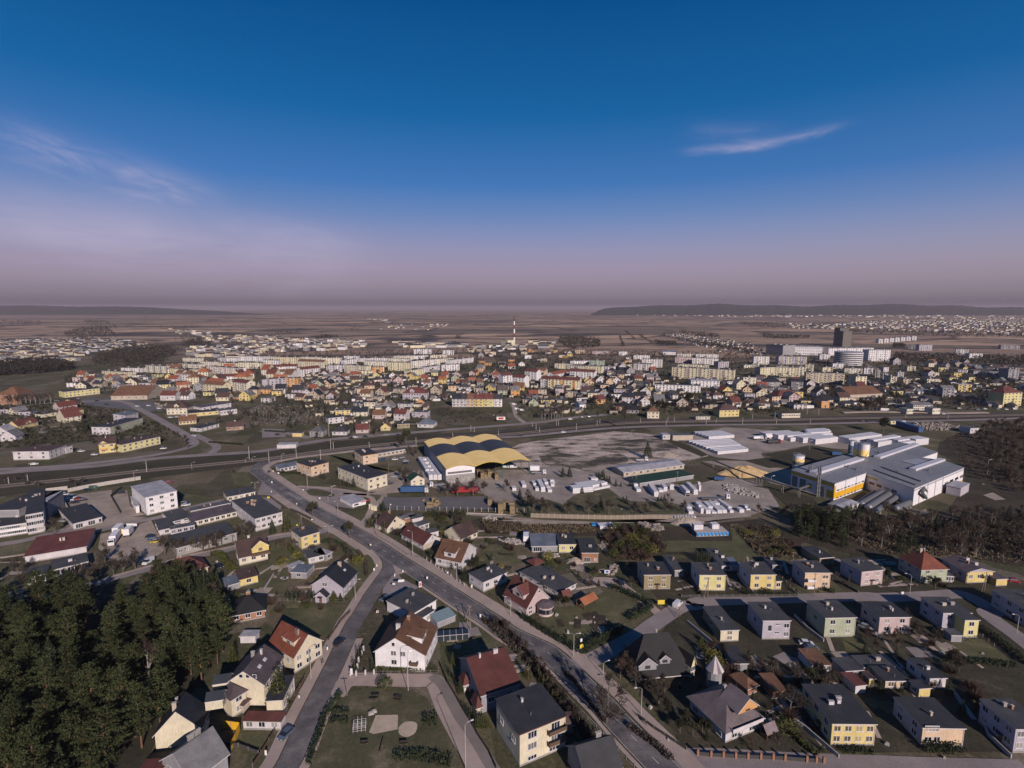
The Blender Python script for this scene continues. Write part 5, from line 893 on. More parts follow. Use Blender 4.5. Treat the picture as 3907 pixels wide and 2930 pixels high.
# autoclave tubes
for i,(x0,y0,x1,y1,r_) in enumerate([(215,345,390,225,1.2),(240,385,470,250,1.9),(320,420,560,265,1.9),(400,455,640,290,1.4),(640,425,790,360,1.7)]):
    p,q = W('N6',x0,y0,2),W('N6',x1,y1,2); m = MB(); e = q - p; o = empty('autoclave',(p.x,p.y,0),math.atan2(e.y,e.x),'long steel autoclave tube lying in front of the factory, one of five','autoclave','autoclave tubes'); L_ = e.length
    m.tube((0,0,r_ + .5),(L_,0,r_ + .5),r_,r_,16); b = m.build('vessel',[steel('silver')],o); m = MB(); m.tube((-.7,0,r_ + .5),(0,0,r_ + .5),r_ * .5,r_,16); m.build('lid',[METAL],o)
    for k in range(4): m = MB(); u = L_ * (k + .5) / 4; m.box(u - .3,-r_,0,u + .3,r_,1.0); m.build('saddle',[CONC],o)
m = MB(); pts = [W('N6',*p,z) - W('N6',960,330) for p,z in (((1010,265),1),((960,185),8),((940,240),7),((985,300),2))]; m.path(pts,.8,8); o = m.build('duct',[steel('silver')],None,W('N6',960,330)); tag(o,'bent silver exhaust duct beside the factory wall','duct')
# mounds and rubble
def mound(c,x,y,rx,ry,h_,mt,label,cat,name,seed=1):
    P = W(c,x,y); m = MB(); rnd = random.Random(seed); n,k = 22,6; V = []
    for j in range(k + 1):
        t = j / k; V.append([(rx * t * math.cos(2 * math.pi * i / n) * (1 + .12 * math.sin(i * 1.7 + seed)),ry * t * math.sin(2 * math.pi * i / n) * (1 + .12 * math.sin(i * 2.1 + seed)),max(-.1,h_ * (1 - t) ** .8 * (1 + rnd.uniform(-.14,.14)) - .02 * t)) for i in range(n)])
    for j in range(k):
        for i in range(n): i2 = (i + 1) % n; m.face([V[j][i],V[j + 1][i],V[j + 1][i2],V[j][i2]] if j else [V[0][0],V[1][i],V[1][i2]])
    return tag(m.build(name,[mt],None,P),label,cat)
YS = surf('yellow sand',[(.3,(.30,.20,.10)),(.7,(.44,.31,.17))],.3,3,famt=.15)
mound('M3',1850,900,16,9,5.5,YS,'big mound of yellow sand beside the pipe bridge','sand mound','sand_mound'); mound('M3',1210,745,8,6,2,DIRT,'small pale earth heap on the dark field','earth heap','earth_heap',2); mound('M3',745,850,5,4,1.5,DIRT,'small earth heap beside the works yard entrance','earth heap','earth_heap',3); mound('N4',2000,570,9,6,2.5,DIRT,'earth heap beside the dirt road and blue skip','earth heap','earth_heap',4); mound('N4',735,1035,4,3,2,DIRT,'round straw-coloured heap by the brick-fronted workshop','heap','heap',5)
def rubble(c,s,n_,size,mt,label,z=0,name='rubble'):
    P = px(c + ' ' + s); xs_ = [p.x for p in P]; ys_ = [p.y for p in P]; rnd = random.Random(n_); m = MB(); k = 0
    while k < n_:
        x,y = rnd.uniform(min(xs_),max(xs_)),rnd.uniform(min(ys_),max(ys_))
        if not pin(x,y,P): continue
        k += 1; a = size * .8 * rnd.uniform(.3,1.2); b = a * rnd.uniform(.4,1); t = rnd.uniform(0,3.14); hh = a * rnd.uniform(.3,.8); u = Vector((math.cos(t),math.sin(t),0)) * a / 2; v = Vector((-math.sin(t),math.cos(t),0)) * b / 2; q = [Vector((x,y,z)) + s1 * u + s2 * v for s1,s2 in ((-1,-1),(1,-1),(1,1),(-1,1))]
        tz = Vector((0,0,hh)); tl = Vector((0,0,rnd.uniform(0,hh * .5))); T = [p + tz for p in q]; T[0] = T[0] + tl; T[1] = T[1] + tl
        m.face(T)
        for i in range(4): j = (i + 1) % 4; m.face([q[i],q[j],T[j],T[i]])
    return tag(m.build(name,[mt]),label,'rubble',None,'stuff')
RW = simple('broken white block',(.42,.37,.35),rough=.9,var=.5,scale=2); RG = simple('broken stone',(.30,.25,.22),rough=.9,var=.3,scale=2)
rubble('N5','490,160 600,150 930,290 880,305 600,250 480,200',420,1.5,RW,'heap of broken white blocks beside the works track'); rubble('N3','1600,580 1640,530 1800,530 1800,575',60,1.4,RW,'scattered white stone blocks on the field by the dirt road'); rubble('N3','1815,800 1820,770 2111,790 2111,840 2000,840',160,1.1,RW,'white stone slabs stored by the workshop yard'); rubble('N4','350,960 360,930 540,950 550,990 420,985',120,1.1,RW,'stone slabs before the open workshop shed')
rubble('N4','1480,610 1700,610 1760,665 1620,710 1520,650',60,2.4,RG,'concrete slabs dumped beside the dirt road'); rubble('N4','1010,860 1060,790 1140,900 1150,950 1050,910',120,1.2,RG,'stone offcuts along the brick workshop'); rubble('M4','1260,490 1500,470 1660,500 1640,530 1440,540',260,2.2,RG,'scrap metal piles in the scrapyard'); rubble('N4','1080,1150 1180,1060 1230,1080 1190,1190 1100,1200',70,1.2,RG,'stones piled at the yard gate')
rubble('M1','1290,300 1420,310 1400,360 1330,350',40,2,RG,'crates behind the market hall car park')
# blue skip with stacks on top
a,rz,w,d,h = solve('N5',(175,702),(548,690),D=(110,632),base=752); r = place('blue_tarp_store','block store wrapped in bright blue tarpaulin with stacks on top','store',a,rz,w,d)
m = MB(); m.box(.2,.2,0,w - .2,d,h - .1); m.build('body',[CONC],r)
for i in range(9):
    m = MB(); x = w * i / 9; m.slab([(x,-.15,h),(x + w / 9 * .9,-.15,h),(x + w / 9 * .45 + .6,-.35,.6),(x + w / 9 * .45,-.35,.6)],[(0,1,2,3)][::1],.1); m.build('tarpaulin',[steel('brightblue'),steel('brightblue')],r)
m = MB(); m.box(-.1,0,0,.15,d,h); m.build('tarpaulin',[steel('blue')],r)
for x0,x1 in ((.02,.3),(.58,.8)): m = MB(); m.box(w * x0,d * .5,h,w * x1,d * .95,h + 2.2); m.build('blocks',[BLK],r)
stack('N4',(1025,625),(1205,610),depth=4,base=665,label='white wrapped block stack beside a bright blue sheet at the dirt road'); o = MB(); o.box(0,0,0,5,2.5,.8); tag(o.build('blue_sheet',[steel('brightblue')],None,W('N4',930,625)),'bright blue sheet folded at the end of a block stack','tarpaulin')
for i in range(8): stack('N4',(1885 + 32 * i,515),(1905 + 32 * i,515),base=548,depth=1.4,label='small white sack stack in the row beside the dirt road',group='white sacks in a row',name='sack_stack')
# ------------------------------------------------------------------ apartment estate
ORD = []
def ordl(o,base,where=None): ORD.append((o,base)); return o
def block(c,A,B,base,wall,roof='dark',typ='flat',depth=12,stripe=None,nm='apartment_block',cat='apartment block',lab=None,fl=None):
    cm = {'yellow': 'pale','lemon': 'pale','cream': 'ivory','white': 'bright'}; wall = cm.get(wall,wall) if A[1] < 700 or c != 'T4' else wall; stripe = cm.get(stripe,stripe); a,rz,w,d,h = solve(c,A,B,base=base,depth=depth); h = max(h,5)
    r = place(nm,None,cat,a,rz,w,d,'apartment blocks of the estate'); rise = 3.2 if typ != 'flat' else 0; rnd = random.Random(int(A[0] + A[1]))
    m = MB(); wall_geo(m,typ,w,d,h,rise,0); m.build('wall',[wallm(wall)],r)
    m = MB(); roof_geo(m,typ,w,d,h,rise,.5); ro = m.build('roof',[roofm(roof),wallm('white')],r)
    fl = fl or max(2,min(6,round(h / 2.9))); n = max(2,int(w / 4.2)); n = min(n,96 // fl)
    for col in range(n):
        u = w * (col + .5) / n
        if col % 3 == 1 and nm == 'apartment_block':     # balcony stack
            sc_ = stripe or 'white'; m = MB()
            for f_ in range(fl): z = h * (f_ + .12) / fl; m.box(u - 1.7,-1.2,z,u + 1.7,.0,z + 1.05)
            m.build('balcony_stack',[wallm(sc_)],r)
        for f_ in range(fl): window(r,'F',w,d,u,h * (f_ + .58) / fl,1.9 if col % 3 == 1 else 1.6,1.55,'f')
        if stripe and col % 4 == 3: m = MB(); m.box(u + w / n * .5 - 2,-.06,.2,u + w / n * .5 - .5,.0,h - .1); m.build('facade_strip',[wallm(stripe)],r)
    side = 'L' if a.x > 0 else 'R'
    for f_ in range(fl):
        window(r,side,w,d,d * .5,h * (f_ + .58) / fl,1.4,1.4,'f')
    if typ == 'flat':
        for k in range(max(1,int(w / 14))): m = MB(); x = w * (k + .5) / max(1,int(w / 14)); m.box(x - 1,d * .4,h + .3,x + 1,d * .6,h + 1.7); m.build('roof_hatch',[CONC],ro)
    nmn = {'dark': 'dark flat roof','maroon': 'dark red roof','rust': 'brown roof','red': 'red roof','felt2': 'grey roof','lightgrey': 'pale roof'}.get(roof,roof + ' roof')
    ordl(r,lab or '%s %d-storey block%s and %s across the railway' % (wall,fl,(' with %s stripes' % stripe) if stripe and stripe != wall else '',nmn)); return r
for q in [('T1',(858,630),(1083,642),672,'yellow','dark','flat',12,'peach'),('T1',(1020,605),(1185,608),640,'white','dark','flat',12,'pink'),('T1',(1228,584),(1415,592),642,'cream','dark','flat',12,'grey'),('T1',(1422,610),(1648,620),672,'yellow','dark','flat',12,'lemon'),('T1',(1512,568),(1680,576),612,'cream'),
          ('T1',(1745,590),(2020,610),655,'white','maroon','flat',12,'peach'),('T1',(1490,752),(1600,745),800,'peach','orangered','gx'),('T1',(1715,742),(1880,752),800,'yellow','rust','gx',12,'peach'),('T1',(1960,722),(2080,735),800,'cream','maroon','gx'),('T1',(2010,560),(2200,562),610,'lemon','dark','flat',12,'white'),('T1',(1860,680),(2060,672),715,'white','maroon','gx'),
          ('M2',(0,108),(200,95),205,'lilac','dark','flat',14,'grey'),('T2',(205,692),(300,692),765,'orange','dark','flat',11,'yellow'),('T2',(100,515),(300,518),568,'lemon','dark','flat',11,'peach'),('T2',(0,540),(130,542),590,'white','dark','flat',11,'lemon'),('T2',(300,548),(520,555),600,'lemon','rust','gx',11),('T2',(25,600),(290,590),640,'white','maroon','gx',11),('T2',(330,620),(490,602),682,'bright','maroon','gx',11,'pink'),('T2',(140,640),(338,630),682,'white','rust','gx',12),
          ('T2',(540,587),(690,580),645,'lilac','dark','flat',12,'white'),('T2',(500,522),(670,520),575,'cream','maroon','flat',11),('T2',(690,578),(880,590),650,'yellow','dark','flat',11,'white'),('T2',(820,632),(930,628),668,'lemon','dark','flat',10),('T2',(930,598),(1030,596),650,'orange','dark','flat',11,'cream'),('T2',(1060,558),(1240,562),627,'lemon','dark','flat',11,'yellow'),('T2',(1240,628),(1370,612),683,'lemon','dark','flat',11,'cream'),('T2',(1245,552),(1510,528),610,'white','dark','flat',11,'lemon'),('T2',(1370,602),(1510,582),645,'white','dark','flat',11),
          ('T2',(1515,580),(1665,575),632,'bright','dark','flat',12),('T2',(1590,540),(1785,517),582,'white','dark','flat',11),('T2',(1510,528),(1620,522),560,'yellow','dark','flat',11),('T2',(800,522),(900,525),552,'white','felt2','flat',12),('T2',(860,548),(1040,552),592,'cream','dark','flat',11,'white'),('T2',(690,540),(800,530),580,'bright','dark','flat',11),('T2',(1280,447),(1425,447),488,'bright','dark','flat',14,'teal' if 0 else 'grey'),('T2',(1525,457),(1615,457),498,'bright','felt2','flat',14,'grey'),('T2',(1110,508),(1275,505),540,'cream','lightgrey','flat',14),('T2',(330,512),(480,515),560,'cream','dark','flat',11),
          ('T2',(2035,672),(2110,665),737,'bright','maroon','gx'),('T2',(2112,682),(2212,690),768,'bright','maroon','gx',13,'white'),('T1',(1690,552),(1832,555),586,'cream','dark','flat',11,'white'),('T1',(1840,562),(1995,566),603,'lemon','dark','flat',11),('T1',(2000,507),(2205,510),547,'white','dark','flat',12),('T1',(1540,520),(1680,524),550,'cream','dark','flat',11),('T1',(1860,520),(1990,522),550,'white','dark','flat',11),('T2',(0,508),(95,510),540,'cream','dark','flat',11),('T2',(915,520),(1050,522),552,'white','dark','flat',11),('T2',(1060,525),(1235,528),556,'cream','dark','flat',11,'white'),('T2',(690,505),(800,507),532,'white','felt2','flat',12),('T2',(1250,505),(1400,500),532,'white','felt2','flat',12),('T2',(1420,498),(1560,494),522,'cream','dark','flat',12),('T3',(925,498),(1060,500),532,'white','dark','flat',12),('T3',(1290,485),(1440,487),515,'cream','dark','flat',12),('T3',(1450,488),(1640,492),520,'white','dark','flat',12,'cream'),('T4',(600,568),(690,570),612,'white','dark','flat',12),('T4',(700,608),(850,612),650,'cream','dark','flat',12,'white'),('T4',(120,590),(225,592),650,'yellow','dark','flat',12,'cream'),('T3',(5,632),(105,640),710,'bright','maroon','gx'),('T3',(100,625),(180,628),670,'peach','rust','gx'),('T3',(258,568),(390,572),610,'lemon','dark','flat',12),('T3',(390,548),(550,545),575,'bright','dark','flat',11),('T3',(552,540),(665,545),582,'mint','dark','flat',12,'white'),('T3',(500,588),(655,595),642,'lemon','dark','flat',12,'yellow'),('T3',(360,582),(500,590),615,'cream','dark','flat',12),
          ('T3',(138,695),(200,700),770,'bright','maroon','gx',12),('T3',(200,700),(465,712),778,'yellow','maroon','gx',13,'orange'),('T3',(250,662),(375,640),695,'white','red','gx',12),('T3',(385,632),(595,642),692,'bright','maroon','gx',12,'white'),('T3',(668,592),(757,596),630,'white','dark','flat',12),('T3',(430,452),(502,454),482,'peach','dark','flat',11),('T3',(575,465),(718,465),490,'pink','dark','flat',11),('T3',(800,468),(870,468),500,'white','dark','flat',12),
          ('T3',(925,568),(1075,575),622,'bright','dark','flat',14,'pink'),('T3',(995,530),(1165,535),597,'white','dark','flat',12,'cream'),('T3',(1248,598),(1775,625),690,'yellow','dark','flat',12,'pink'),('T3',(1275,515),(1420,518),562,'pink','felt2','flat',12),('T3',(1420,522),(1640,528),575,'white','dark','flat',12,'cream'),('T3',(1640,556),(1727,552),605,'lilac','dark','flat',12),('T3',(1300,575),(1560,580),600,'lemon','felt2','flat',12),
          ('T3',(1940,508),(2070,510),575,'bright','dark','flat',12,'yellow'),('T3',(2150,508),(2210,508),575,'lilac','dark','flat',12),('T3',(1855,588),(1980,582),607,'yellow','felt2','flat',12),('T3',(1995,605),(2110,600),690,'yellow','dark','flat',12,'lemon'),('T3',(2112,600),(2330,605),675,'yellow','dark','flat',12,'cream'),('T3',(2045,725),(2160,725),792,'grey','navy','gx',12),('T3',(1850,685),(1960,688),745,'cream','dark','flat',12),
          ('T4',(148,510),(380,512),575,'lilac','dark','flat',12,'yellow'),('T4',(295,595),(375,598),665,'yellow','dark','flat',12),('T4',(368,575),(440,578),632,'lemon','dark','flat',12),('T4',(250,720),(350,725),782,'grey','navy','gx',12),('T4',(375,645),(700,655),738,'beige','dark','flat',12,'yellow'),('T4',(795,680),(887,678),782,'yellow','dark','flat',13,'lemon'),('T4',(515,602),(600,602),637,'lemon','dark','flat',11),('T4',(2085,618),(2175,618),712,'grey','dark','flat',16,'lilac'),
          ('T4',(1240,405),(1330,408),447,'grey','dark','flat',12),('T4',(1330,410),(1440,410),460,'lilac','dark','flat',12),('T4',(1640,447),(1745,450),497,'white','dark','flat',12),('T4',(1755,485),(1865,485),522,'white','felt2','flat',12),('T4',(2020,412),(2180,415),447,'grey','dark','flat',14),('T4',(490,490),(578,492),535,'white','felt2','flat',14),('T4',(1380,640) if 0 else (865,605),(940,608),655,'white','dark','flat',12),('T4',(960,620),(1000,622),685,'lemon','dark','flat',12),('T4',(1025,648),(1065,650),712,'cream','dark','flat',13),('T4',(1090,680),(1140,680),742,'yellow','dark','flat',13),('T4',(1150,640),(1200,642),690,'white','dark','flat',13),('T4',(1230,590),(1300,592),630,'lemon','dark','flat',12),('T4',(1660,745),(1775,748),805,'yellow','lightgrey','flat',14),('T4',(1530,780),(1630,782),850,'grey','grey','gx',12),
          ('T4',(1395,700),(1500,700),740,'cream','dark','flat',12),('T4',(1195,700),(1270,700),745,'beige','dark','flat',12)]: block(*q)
for i in range(7): block('T4',(988 + 47 * i,362 - 4 * i),(1024 + 47 * i,362 - 4 * i),397 - 4 * i,'white','felt2','flat',14,'grey',lab='small whitish block in the row of seven standing alone on the plain')
block('T3',(1105,745),(1490,758),800,'white','dark','flat',14,None,'school','school','long white two-storey school with many windows, centre right beyond the railway'); block('T3',(1410,712),(1650,718),765,'bright','lightgrey','flat',22,None,'sports_hall','hall','bright white sports hall behind the long white school')
block('T4',(565,442),(945,437),500,'bright','lightgrey','flat',22,'grey','office_building','office building','widest white terraced building with horizontal bands, below the grey tower',fl=5); block('T4',(905,455),(1088,455),548,'bright','lightgrey','flat',20,'grey','office_building','office building','white banded block at the right end of the terraced white complex',fl=6)
block('T4',(180,425),(512,432),492,'bright','lightgrey','flat',45,None,'shopping_centre','shopping centre','sprawling white shopping centre roof left of the grey tower',fl=3); block('T4',(38,408),(180,418),490,'teal' if 0 else 'grey','dark','flat',40,None,'cinema','cinema','dark teal windowless hall at the left end of the shopping centre',fl=2)
# rounded white building, tower, striped chimney
P = W('T4',790,592); R_ = 108 * .4521 * mpp(P); hh = hgt('T4',780,478,590); r = empty('rounded_building',(P.x,P.y + R_,0),0,'round-fronted white building with stacked horizontal bands in front of the terraced complex','office building')
m = MB(); m.tube((0,0,0),(0,0,hh),R_ * .97,R_ * .97,40); o = m.build('wall',[simple('blue-dark glazing',(.07,.07,.085),rough=.2)],r); smooth(o.data) if 0 else None
for k in range(7): m = MB(); m.tube((0,0,hh * k / 7 + 1.4),(0,0,hh * k / 7 + 2.9),R_,R_,40); m.build('floor_band',[wallm('bright')],r)
m = MB(); m.tube((0,0,hh),(0,0,hh + .6),R_,R_,40); m.build('roof',[roofm('lightgrey')],r)
a,rz,w,d,h = solve('T4',(612,280),(690,285),base=418,depth=24); r = place('tower_block','dark grey-brown tower block standing on the plain behind the white complex','tower block',a,rz,w,d)
m = MB(); m.box(0,0,0,w * .62,d,h + 4); m.box(w * .62,0,0,w,d,h - 3); m.build('wall',[wallm('umber')],r)
for k in range(14):
    for u in (.15,.45,.8): window(r,'F',w,d,w * u,2 + k * (h - 6) / 14,2.6,1.7,'f')
m = MB(); m.box(-.3,-.3,h + 4,w * .62 + .3,d + .3,h + 4.6); m.build('roof',[roofm('dark')],r)
P = W('T2',2128,405); hh = hgt('T2',2128,172,405); r = empty('striped_chimney',P,0,'tall red and white striped factory chimney on the plain','chimney'); CR_,CW_ = simple('chimney red',(.15,.04,.035)),simple('chimney white',(.75,.72,.72)); z = 0; rb = 2.6
for f_,mt in ((.07,CR_),(.25,CW_),(.40,CR_),(.555,CW_),(.70,CR_),(.83,CW_),(1.,CR_)):
    m = MB(); m.tube((0,0,hh * z),(0,0,hh * f_),rb * (1 - .4 * z),rb * (1 - .4 * f_),16,0,f_ == 1); m.build('band',[mt],r); z = f_
block('T2',(2018,368),(2072,372),415,'yellow','yellow' if 0 else 'felt2','flat',26,None,'boiler_house','boiler house','yellow boiler house beside the striped chimney',fl=2)
block('T3',(1172,470),(1278,472),492,'bright','felt2','flat',26,None,'warehouse','warehouse','warehouse with bright blue roof at the edge of the plain',fl=1)
for ch in [o for o in COL.objects if o.name.startswith('warehouse') and o.get('label','') == '' and o.type == 'EMPTY'][-1:]:
    for k in COL.objects:
        if k.parent == ch and k.name.startswith('roof'): k.data.materials[0] = steel('brightblue')

# ------------------------------------------------------------------ filler houses of the town, each its own thing
def zone_houses(s,n,seed,where,hr=(3.4,7.2),size=(9,14),flat=.35,tries=60,walls=None,mind=15.5,rzr=(-.35,.35),wk=True,base_rz=0.,roofs=None):
    P = px(s); rnd = random.Random(seed); xs_ = [p.x for p in P]; ys_ = [p.y for p in P]; k = 0; t = 0
    while k < n and t < n * tries:
        t += 1; x,y = rnd.uniform(min(xs_),max(xs_)),rnd.uniform(min(ys_),max(ys_))
        if not pin(x,y,P): continue
        w,d = rnd.uniform(*size),rnd.uniform(*size)
        if blocked(x + w / 2,y + d / 2,(mind - 3) / 2): continue
        if any((x + w / 2 - f[0]) ** 2 + (y + d / 2 - f[1]) ** 2 < (f[2] + mind / 2.3) ** 2 for f in FOOT[-260:]): continue
        rz = base_rz + rnd.uniform(*rzr)
        wc = rnd.choice(walls or ['white','white','cream','white','beige','bright','lilac','peach','pink','grey','yellow','lemon','cream','beige','green','orange'])
        typ = 'flat' if rnd.random() < flat else rnd.choice(['gx','gy','gx','gy','hip'])
        rc = rnd.choice(['dark','dark','felt','felt2','black'] if typ == 'flat' else (roofs or ['dark','brown','brown','maroon','rust','red','grey','mauve','navy','dark','black','felt','grey']))
        h = rnd.uniform(*hr); o = far_house((x,y),rz,w,d,h,wc,rc,typ,None,'detached houses ' + where,wk)
        nm = {'dark': 'charcoal','felt': 'dark grey','felt2': 'grey','navy': 'navy','maroon': 'dark red','rust': 'rust-brown','black': 'black'}.get(rc,rc)
        ordl(o,'%s%s house with %s %s roof %s' % ('tall ' if h > 5.6 else 'low ' if h < 3.8 else '',wc,nm,{'flat': 'flat','hip': 'hipped'}.get(typ,'gabled'),where)); k += 1
zone_houses('M3 -60,230 560,180 700,130 900,200 1100,230 1450,250 1500,390 1150,400 700,400 620,350 340,330 -60,340',34,11,'in the rows above the railway, centre',mind=13)
zone_houses('M3 1480,160 2212,120 M4 0,120 500,180 1200,240 1250,350 700,330 350,370 100,370 M3 2212,370 1850,360 1500,370',34,12,'behind the station line at right',mind=13)
zone_houses('M2 230,180 700,120 1150,130 1180,250 900,290 560,350 350,290 200,290',20,13,'around the lilac school',roofs=['brown','rust','maroon','felt','dark','navy'])
zone_houses('M2 500,60 1100,60 1700,70 2050,60 2050,150 1600,210 1400,200 1180,120 700,120 500,110',38,14,'packed below the long estate blocks',mind=11,size=(8,11),flat=.1,roofs=['rust','red','brown','maroon','dark','orangered','brown','grey'])
zone_houses('M2 1400,210 2060,170 2212,180 2212,260 1640,215 1500,270 1400,290',10,15,'behind the terrace of six')
zone_houses('T3 600,640 1100,600 1200,660 1100,730 900,760 620,760',18,16,'between the red-roofed blocks and the white school',mind=13)
zone_houses('T3 -60,470 250,470 420,500 250,560 -60,600',12,17,'left of the centre blocks near the plain',mind=13)
zone_houses('T3 660,530 920,520 920,600 680,640',7,18,'between the two groups of centre blocks',mind=13)
zone_houses('T4 900,560 1900,560 2000,700 1600,760 1400,700 1150,720 950,640',22,19,'in the dark right quarter',hr=(5,8),walls=['yellow','white','cream','lemon','beige','lilac','grey'],mind=15)
zone_houses('T1 540,690 900,690 1400,690 1480,730 1350,770 1000,790 860,760 540,760',15,20,'below the first estate blocks',hr=(3,5.5),flat=.5,roofs=['brown','felt','felt2','dark','red'])
zone_houses('T2 1750,560 2100,540 2200,600 2030,640 1800,640',8,21,'right of the estate below the chimney',mind=13)
zone_houses('T2 1800,470 2110,465 2110,510 1810,520',7,22,'in the small group below the boiler house',mind=13,wk=False)
zone_houses('M1 -40,380 140,380 700,300 760,420 700,470 350,500 350,430 -40,460',6,23,'among the gardens at far left',hr=(3,4.5))
zone_houses('T2 950,240 1560,235 1560,285 950,285',22,24,'in the lone hamlet on the plain',mind=14,wk=False,flat=.05,walls=['white','white','cream','grey'])
zone_houses('M1 1500,200 2212,200 M2 0,190 560,150 560,270 250,290 0,260 M1 2212,300 1950,300',18,27,'between supermarket and school',mind=13)
zone_houses('M1 540,80 1350,90 1350,230 1240,240 930,180 850,180 540,190',16,28,'above the long lemon building',mind=13,hr=(3,6))
zone_houses('M3 200,90 1100,130 1100,200 200,240',14,29,'below the red-roofed blocks, centre',mind=12)
zone_houses('M1 1260,180 1500,150 1900,250 1850,290 1500,290',6,25,'along the street behind the corner house')
# far settlements that read as a speckle
def far_town(s,n,seed,label,hz=(4,8),sz=(9,20),name='far_houses'):
    P = px(s); rnd = random.Random(seed); xs_ = [p.x for p in P]; ys_ = [p.y for p in P]; m = MB(); k = 0
    while k < n:
        x,y = rnd.uniform(min(xs_),max(xs_)),rnd.uniform(min(ys_),max(ys_))
        if not pin(x,y,P): continue
        k += 1; w,d,h,a = rnd.uniform(*sz),rnd.uniform(8,12),rnd.uniform(*hz),rnd.uniform(-.4,.4); c_,s_ = math.cos(a),math.sin(a); wm = rnd.choice((0,1,1,3,3,6,6)); rm_ = rnd.choice((2,2,4,5))
        def T(u,v,z): return (x + u * c_ - v * s_,y + u * s_ + v * c_,z)
        q = [T(0,0,0),T(w,0,0),T(w,d,0),T(0,d,0)]; t = [T(0,0,h),T(w,0,h),T(w,d,h),T(0,d,h)]
        for i in range(4): m.face([q[i],q[(i + 1) % 4],t[(i + 1) % 4],t[i]],wm)
        if rnd.random() < .5:
            r0,r1 = T(0,d / 2,h + 3),T(w,d / 2,h + 3); m.face([t[0],t[1],r1,r0],rm_); m.face([t[2],t[3],r0,r1],rm_); m.face([t[1],t[2],r1],wm); m.face([t[3],t[0],r0],wm)
        else: m.face(t,rm_)
    return tag(m.build(name,[wallm('bright'),wallm('cream'),roofm('dark'),wallm('grey'),roofm('brown'),roofm('grey'),wallm('beige')]),label,'houses',None,'stuff')
far_town('T1 -60,375 520,370 900,375 1160,400 1250,430 900,450 700,480 650,520 380,500 60,570 -60,560',520,31,'dense far suburb of low pale houses at the left beyond the dark wood',(3.5,7),(10,26)); far_town('T1 1400,280 1700,310 2212,345 2212,400 1700,390 1450,310',60,32,'scattered farm houses on the plain above the estate'); far_town('T1 1550,440 2212,420 2212,540 1900,560 1560,500',110,33,'rows of low pale houses behind the estate, left')
far_town('T2 0,345 560,380 830,385 830,430 560,470 0,480',170,34,'pale housing behind the long estate blocks'); far_town('T2 1040,390 1650,400 1650,430 1200,440',45,35,'low works and depots on the plain behind the estate',(4,7),(14,50)); far_town('T2 1700,430 2200,410 2212,470 1750,480',30,36,'low buildings around the boiler house')
far_town('T4 200,235 560,240 900,215 1400,200 2300,190 2300,330 1700,320 1150,300 860,275 500,280 250,270',620,37,'dense far suburb at the right below the wooded hills',(4,8),(9,20)); far_town('T3 1160,320 1330,320 1900,400 2030,460 1980,500 1640,470 1450,420',220,38,'allotment huts in dark gardens on the plain',(2.2,3.2),(3,6)); far_town('T3 560,150 1000,155 1700,150 2212,150 2212,175 1200,175',90,39,'farthest white houses at the foot of the wooded hills',(5,9),(14,40))
far_town('T4 0,150 1000,160 2200,170 2200,195 1000,185 0,175',110,40,'farthest pale buildings below the right end of the hills',(6,12),(14,60)); far_town('T1 980,85 1750,85 2212,100 2212,120 1300,130',80,41,'white village on the left horizon',(8,12),(20,60)); far_town('T1 180,540 480,540 480,565 210,565',6,42,'long white and yellow sheds at the left',(5,7),(30,60)); far_town('T4 1700,600 2200,620 2212,700 1950,700 1700,650',45,43,'low depots and yards at the right edge',(4,6),(14,40)); far_town('T3 30,385 220,385 220,445 60,445',14,44,'cluster of white farm sheds on the plain, centre',(4,8),(14,40)); far_town('T2 885,195 1060,195 1060,215 885,212',12,45,'white farm sheds far out on the plain',(5,8),(20,40))
# ------------------------------------------------------------------ vegetation
BARK = simple('bark grey',(.13,.105,.085),rough=1,var=.25); BARKP = simple('pine bark',(.16,.085,.05),rough=1,var=.25); BIRCH = simple('birch bark',(.26,.23,.21),rough=.9,var=.35,scale=3)
def leafm(k,c,c2): return material('foliage ' + k,c,var=.35,scale=.7,rough=.8,kind='leaf',c2=c2,spec=.15,fine=.25)
TW = leafm('bare twigs',(.050,.039,.031),(.085,.068,.055)); TWG = leafm('budding twigs',(.032,.034,.019),(.06,.058,.032)); TWR = leafm('reddish twigs',(.058,.036,.028),(.095,.062,.048))
PN = leafm('pine',(.020,.030,.012),(.052,.062,.024)); SP = leafm('spruce',(.018,.030,.016),(.038,.050,.024)); TH = leafm('thuja',(.035,.048,.014),(.075,.080,.022)); YG = leafm('yellow green',(.13,.13,.03),(.20,.18,.05)); DR = leafm('dry grass clumps',(.09,.075,.045),(.16,.12,.08))
def quad(m,c,s,rnd,flat=0.,up=None):
    u = Vector((rnd.gauss(0,1),rnd.gauss(0,1),rnd.gauss(0,1 - flat))).normalized(); v = u.cross(Vector((rnd.gauss(0,1),rnd.gauss(0,1),rnd.gauss(0,1))).normalized()).normalized()
    a,b = u * s * rnd.uniform(.6,1.2),v * s * rnd.uniform(.3,.6); m.face([c - a,c - b * .8,c + a,c + b])
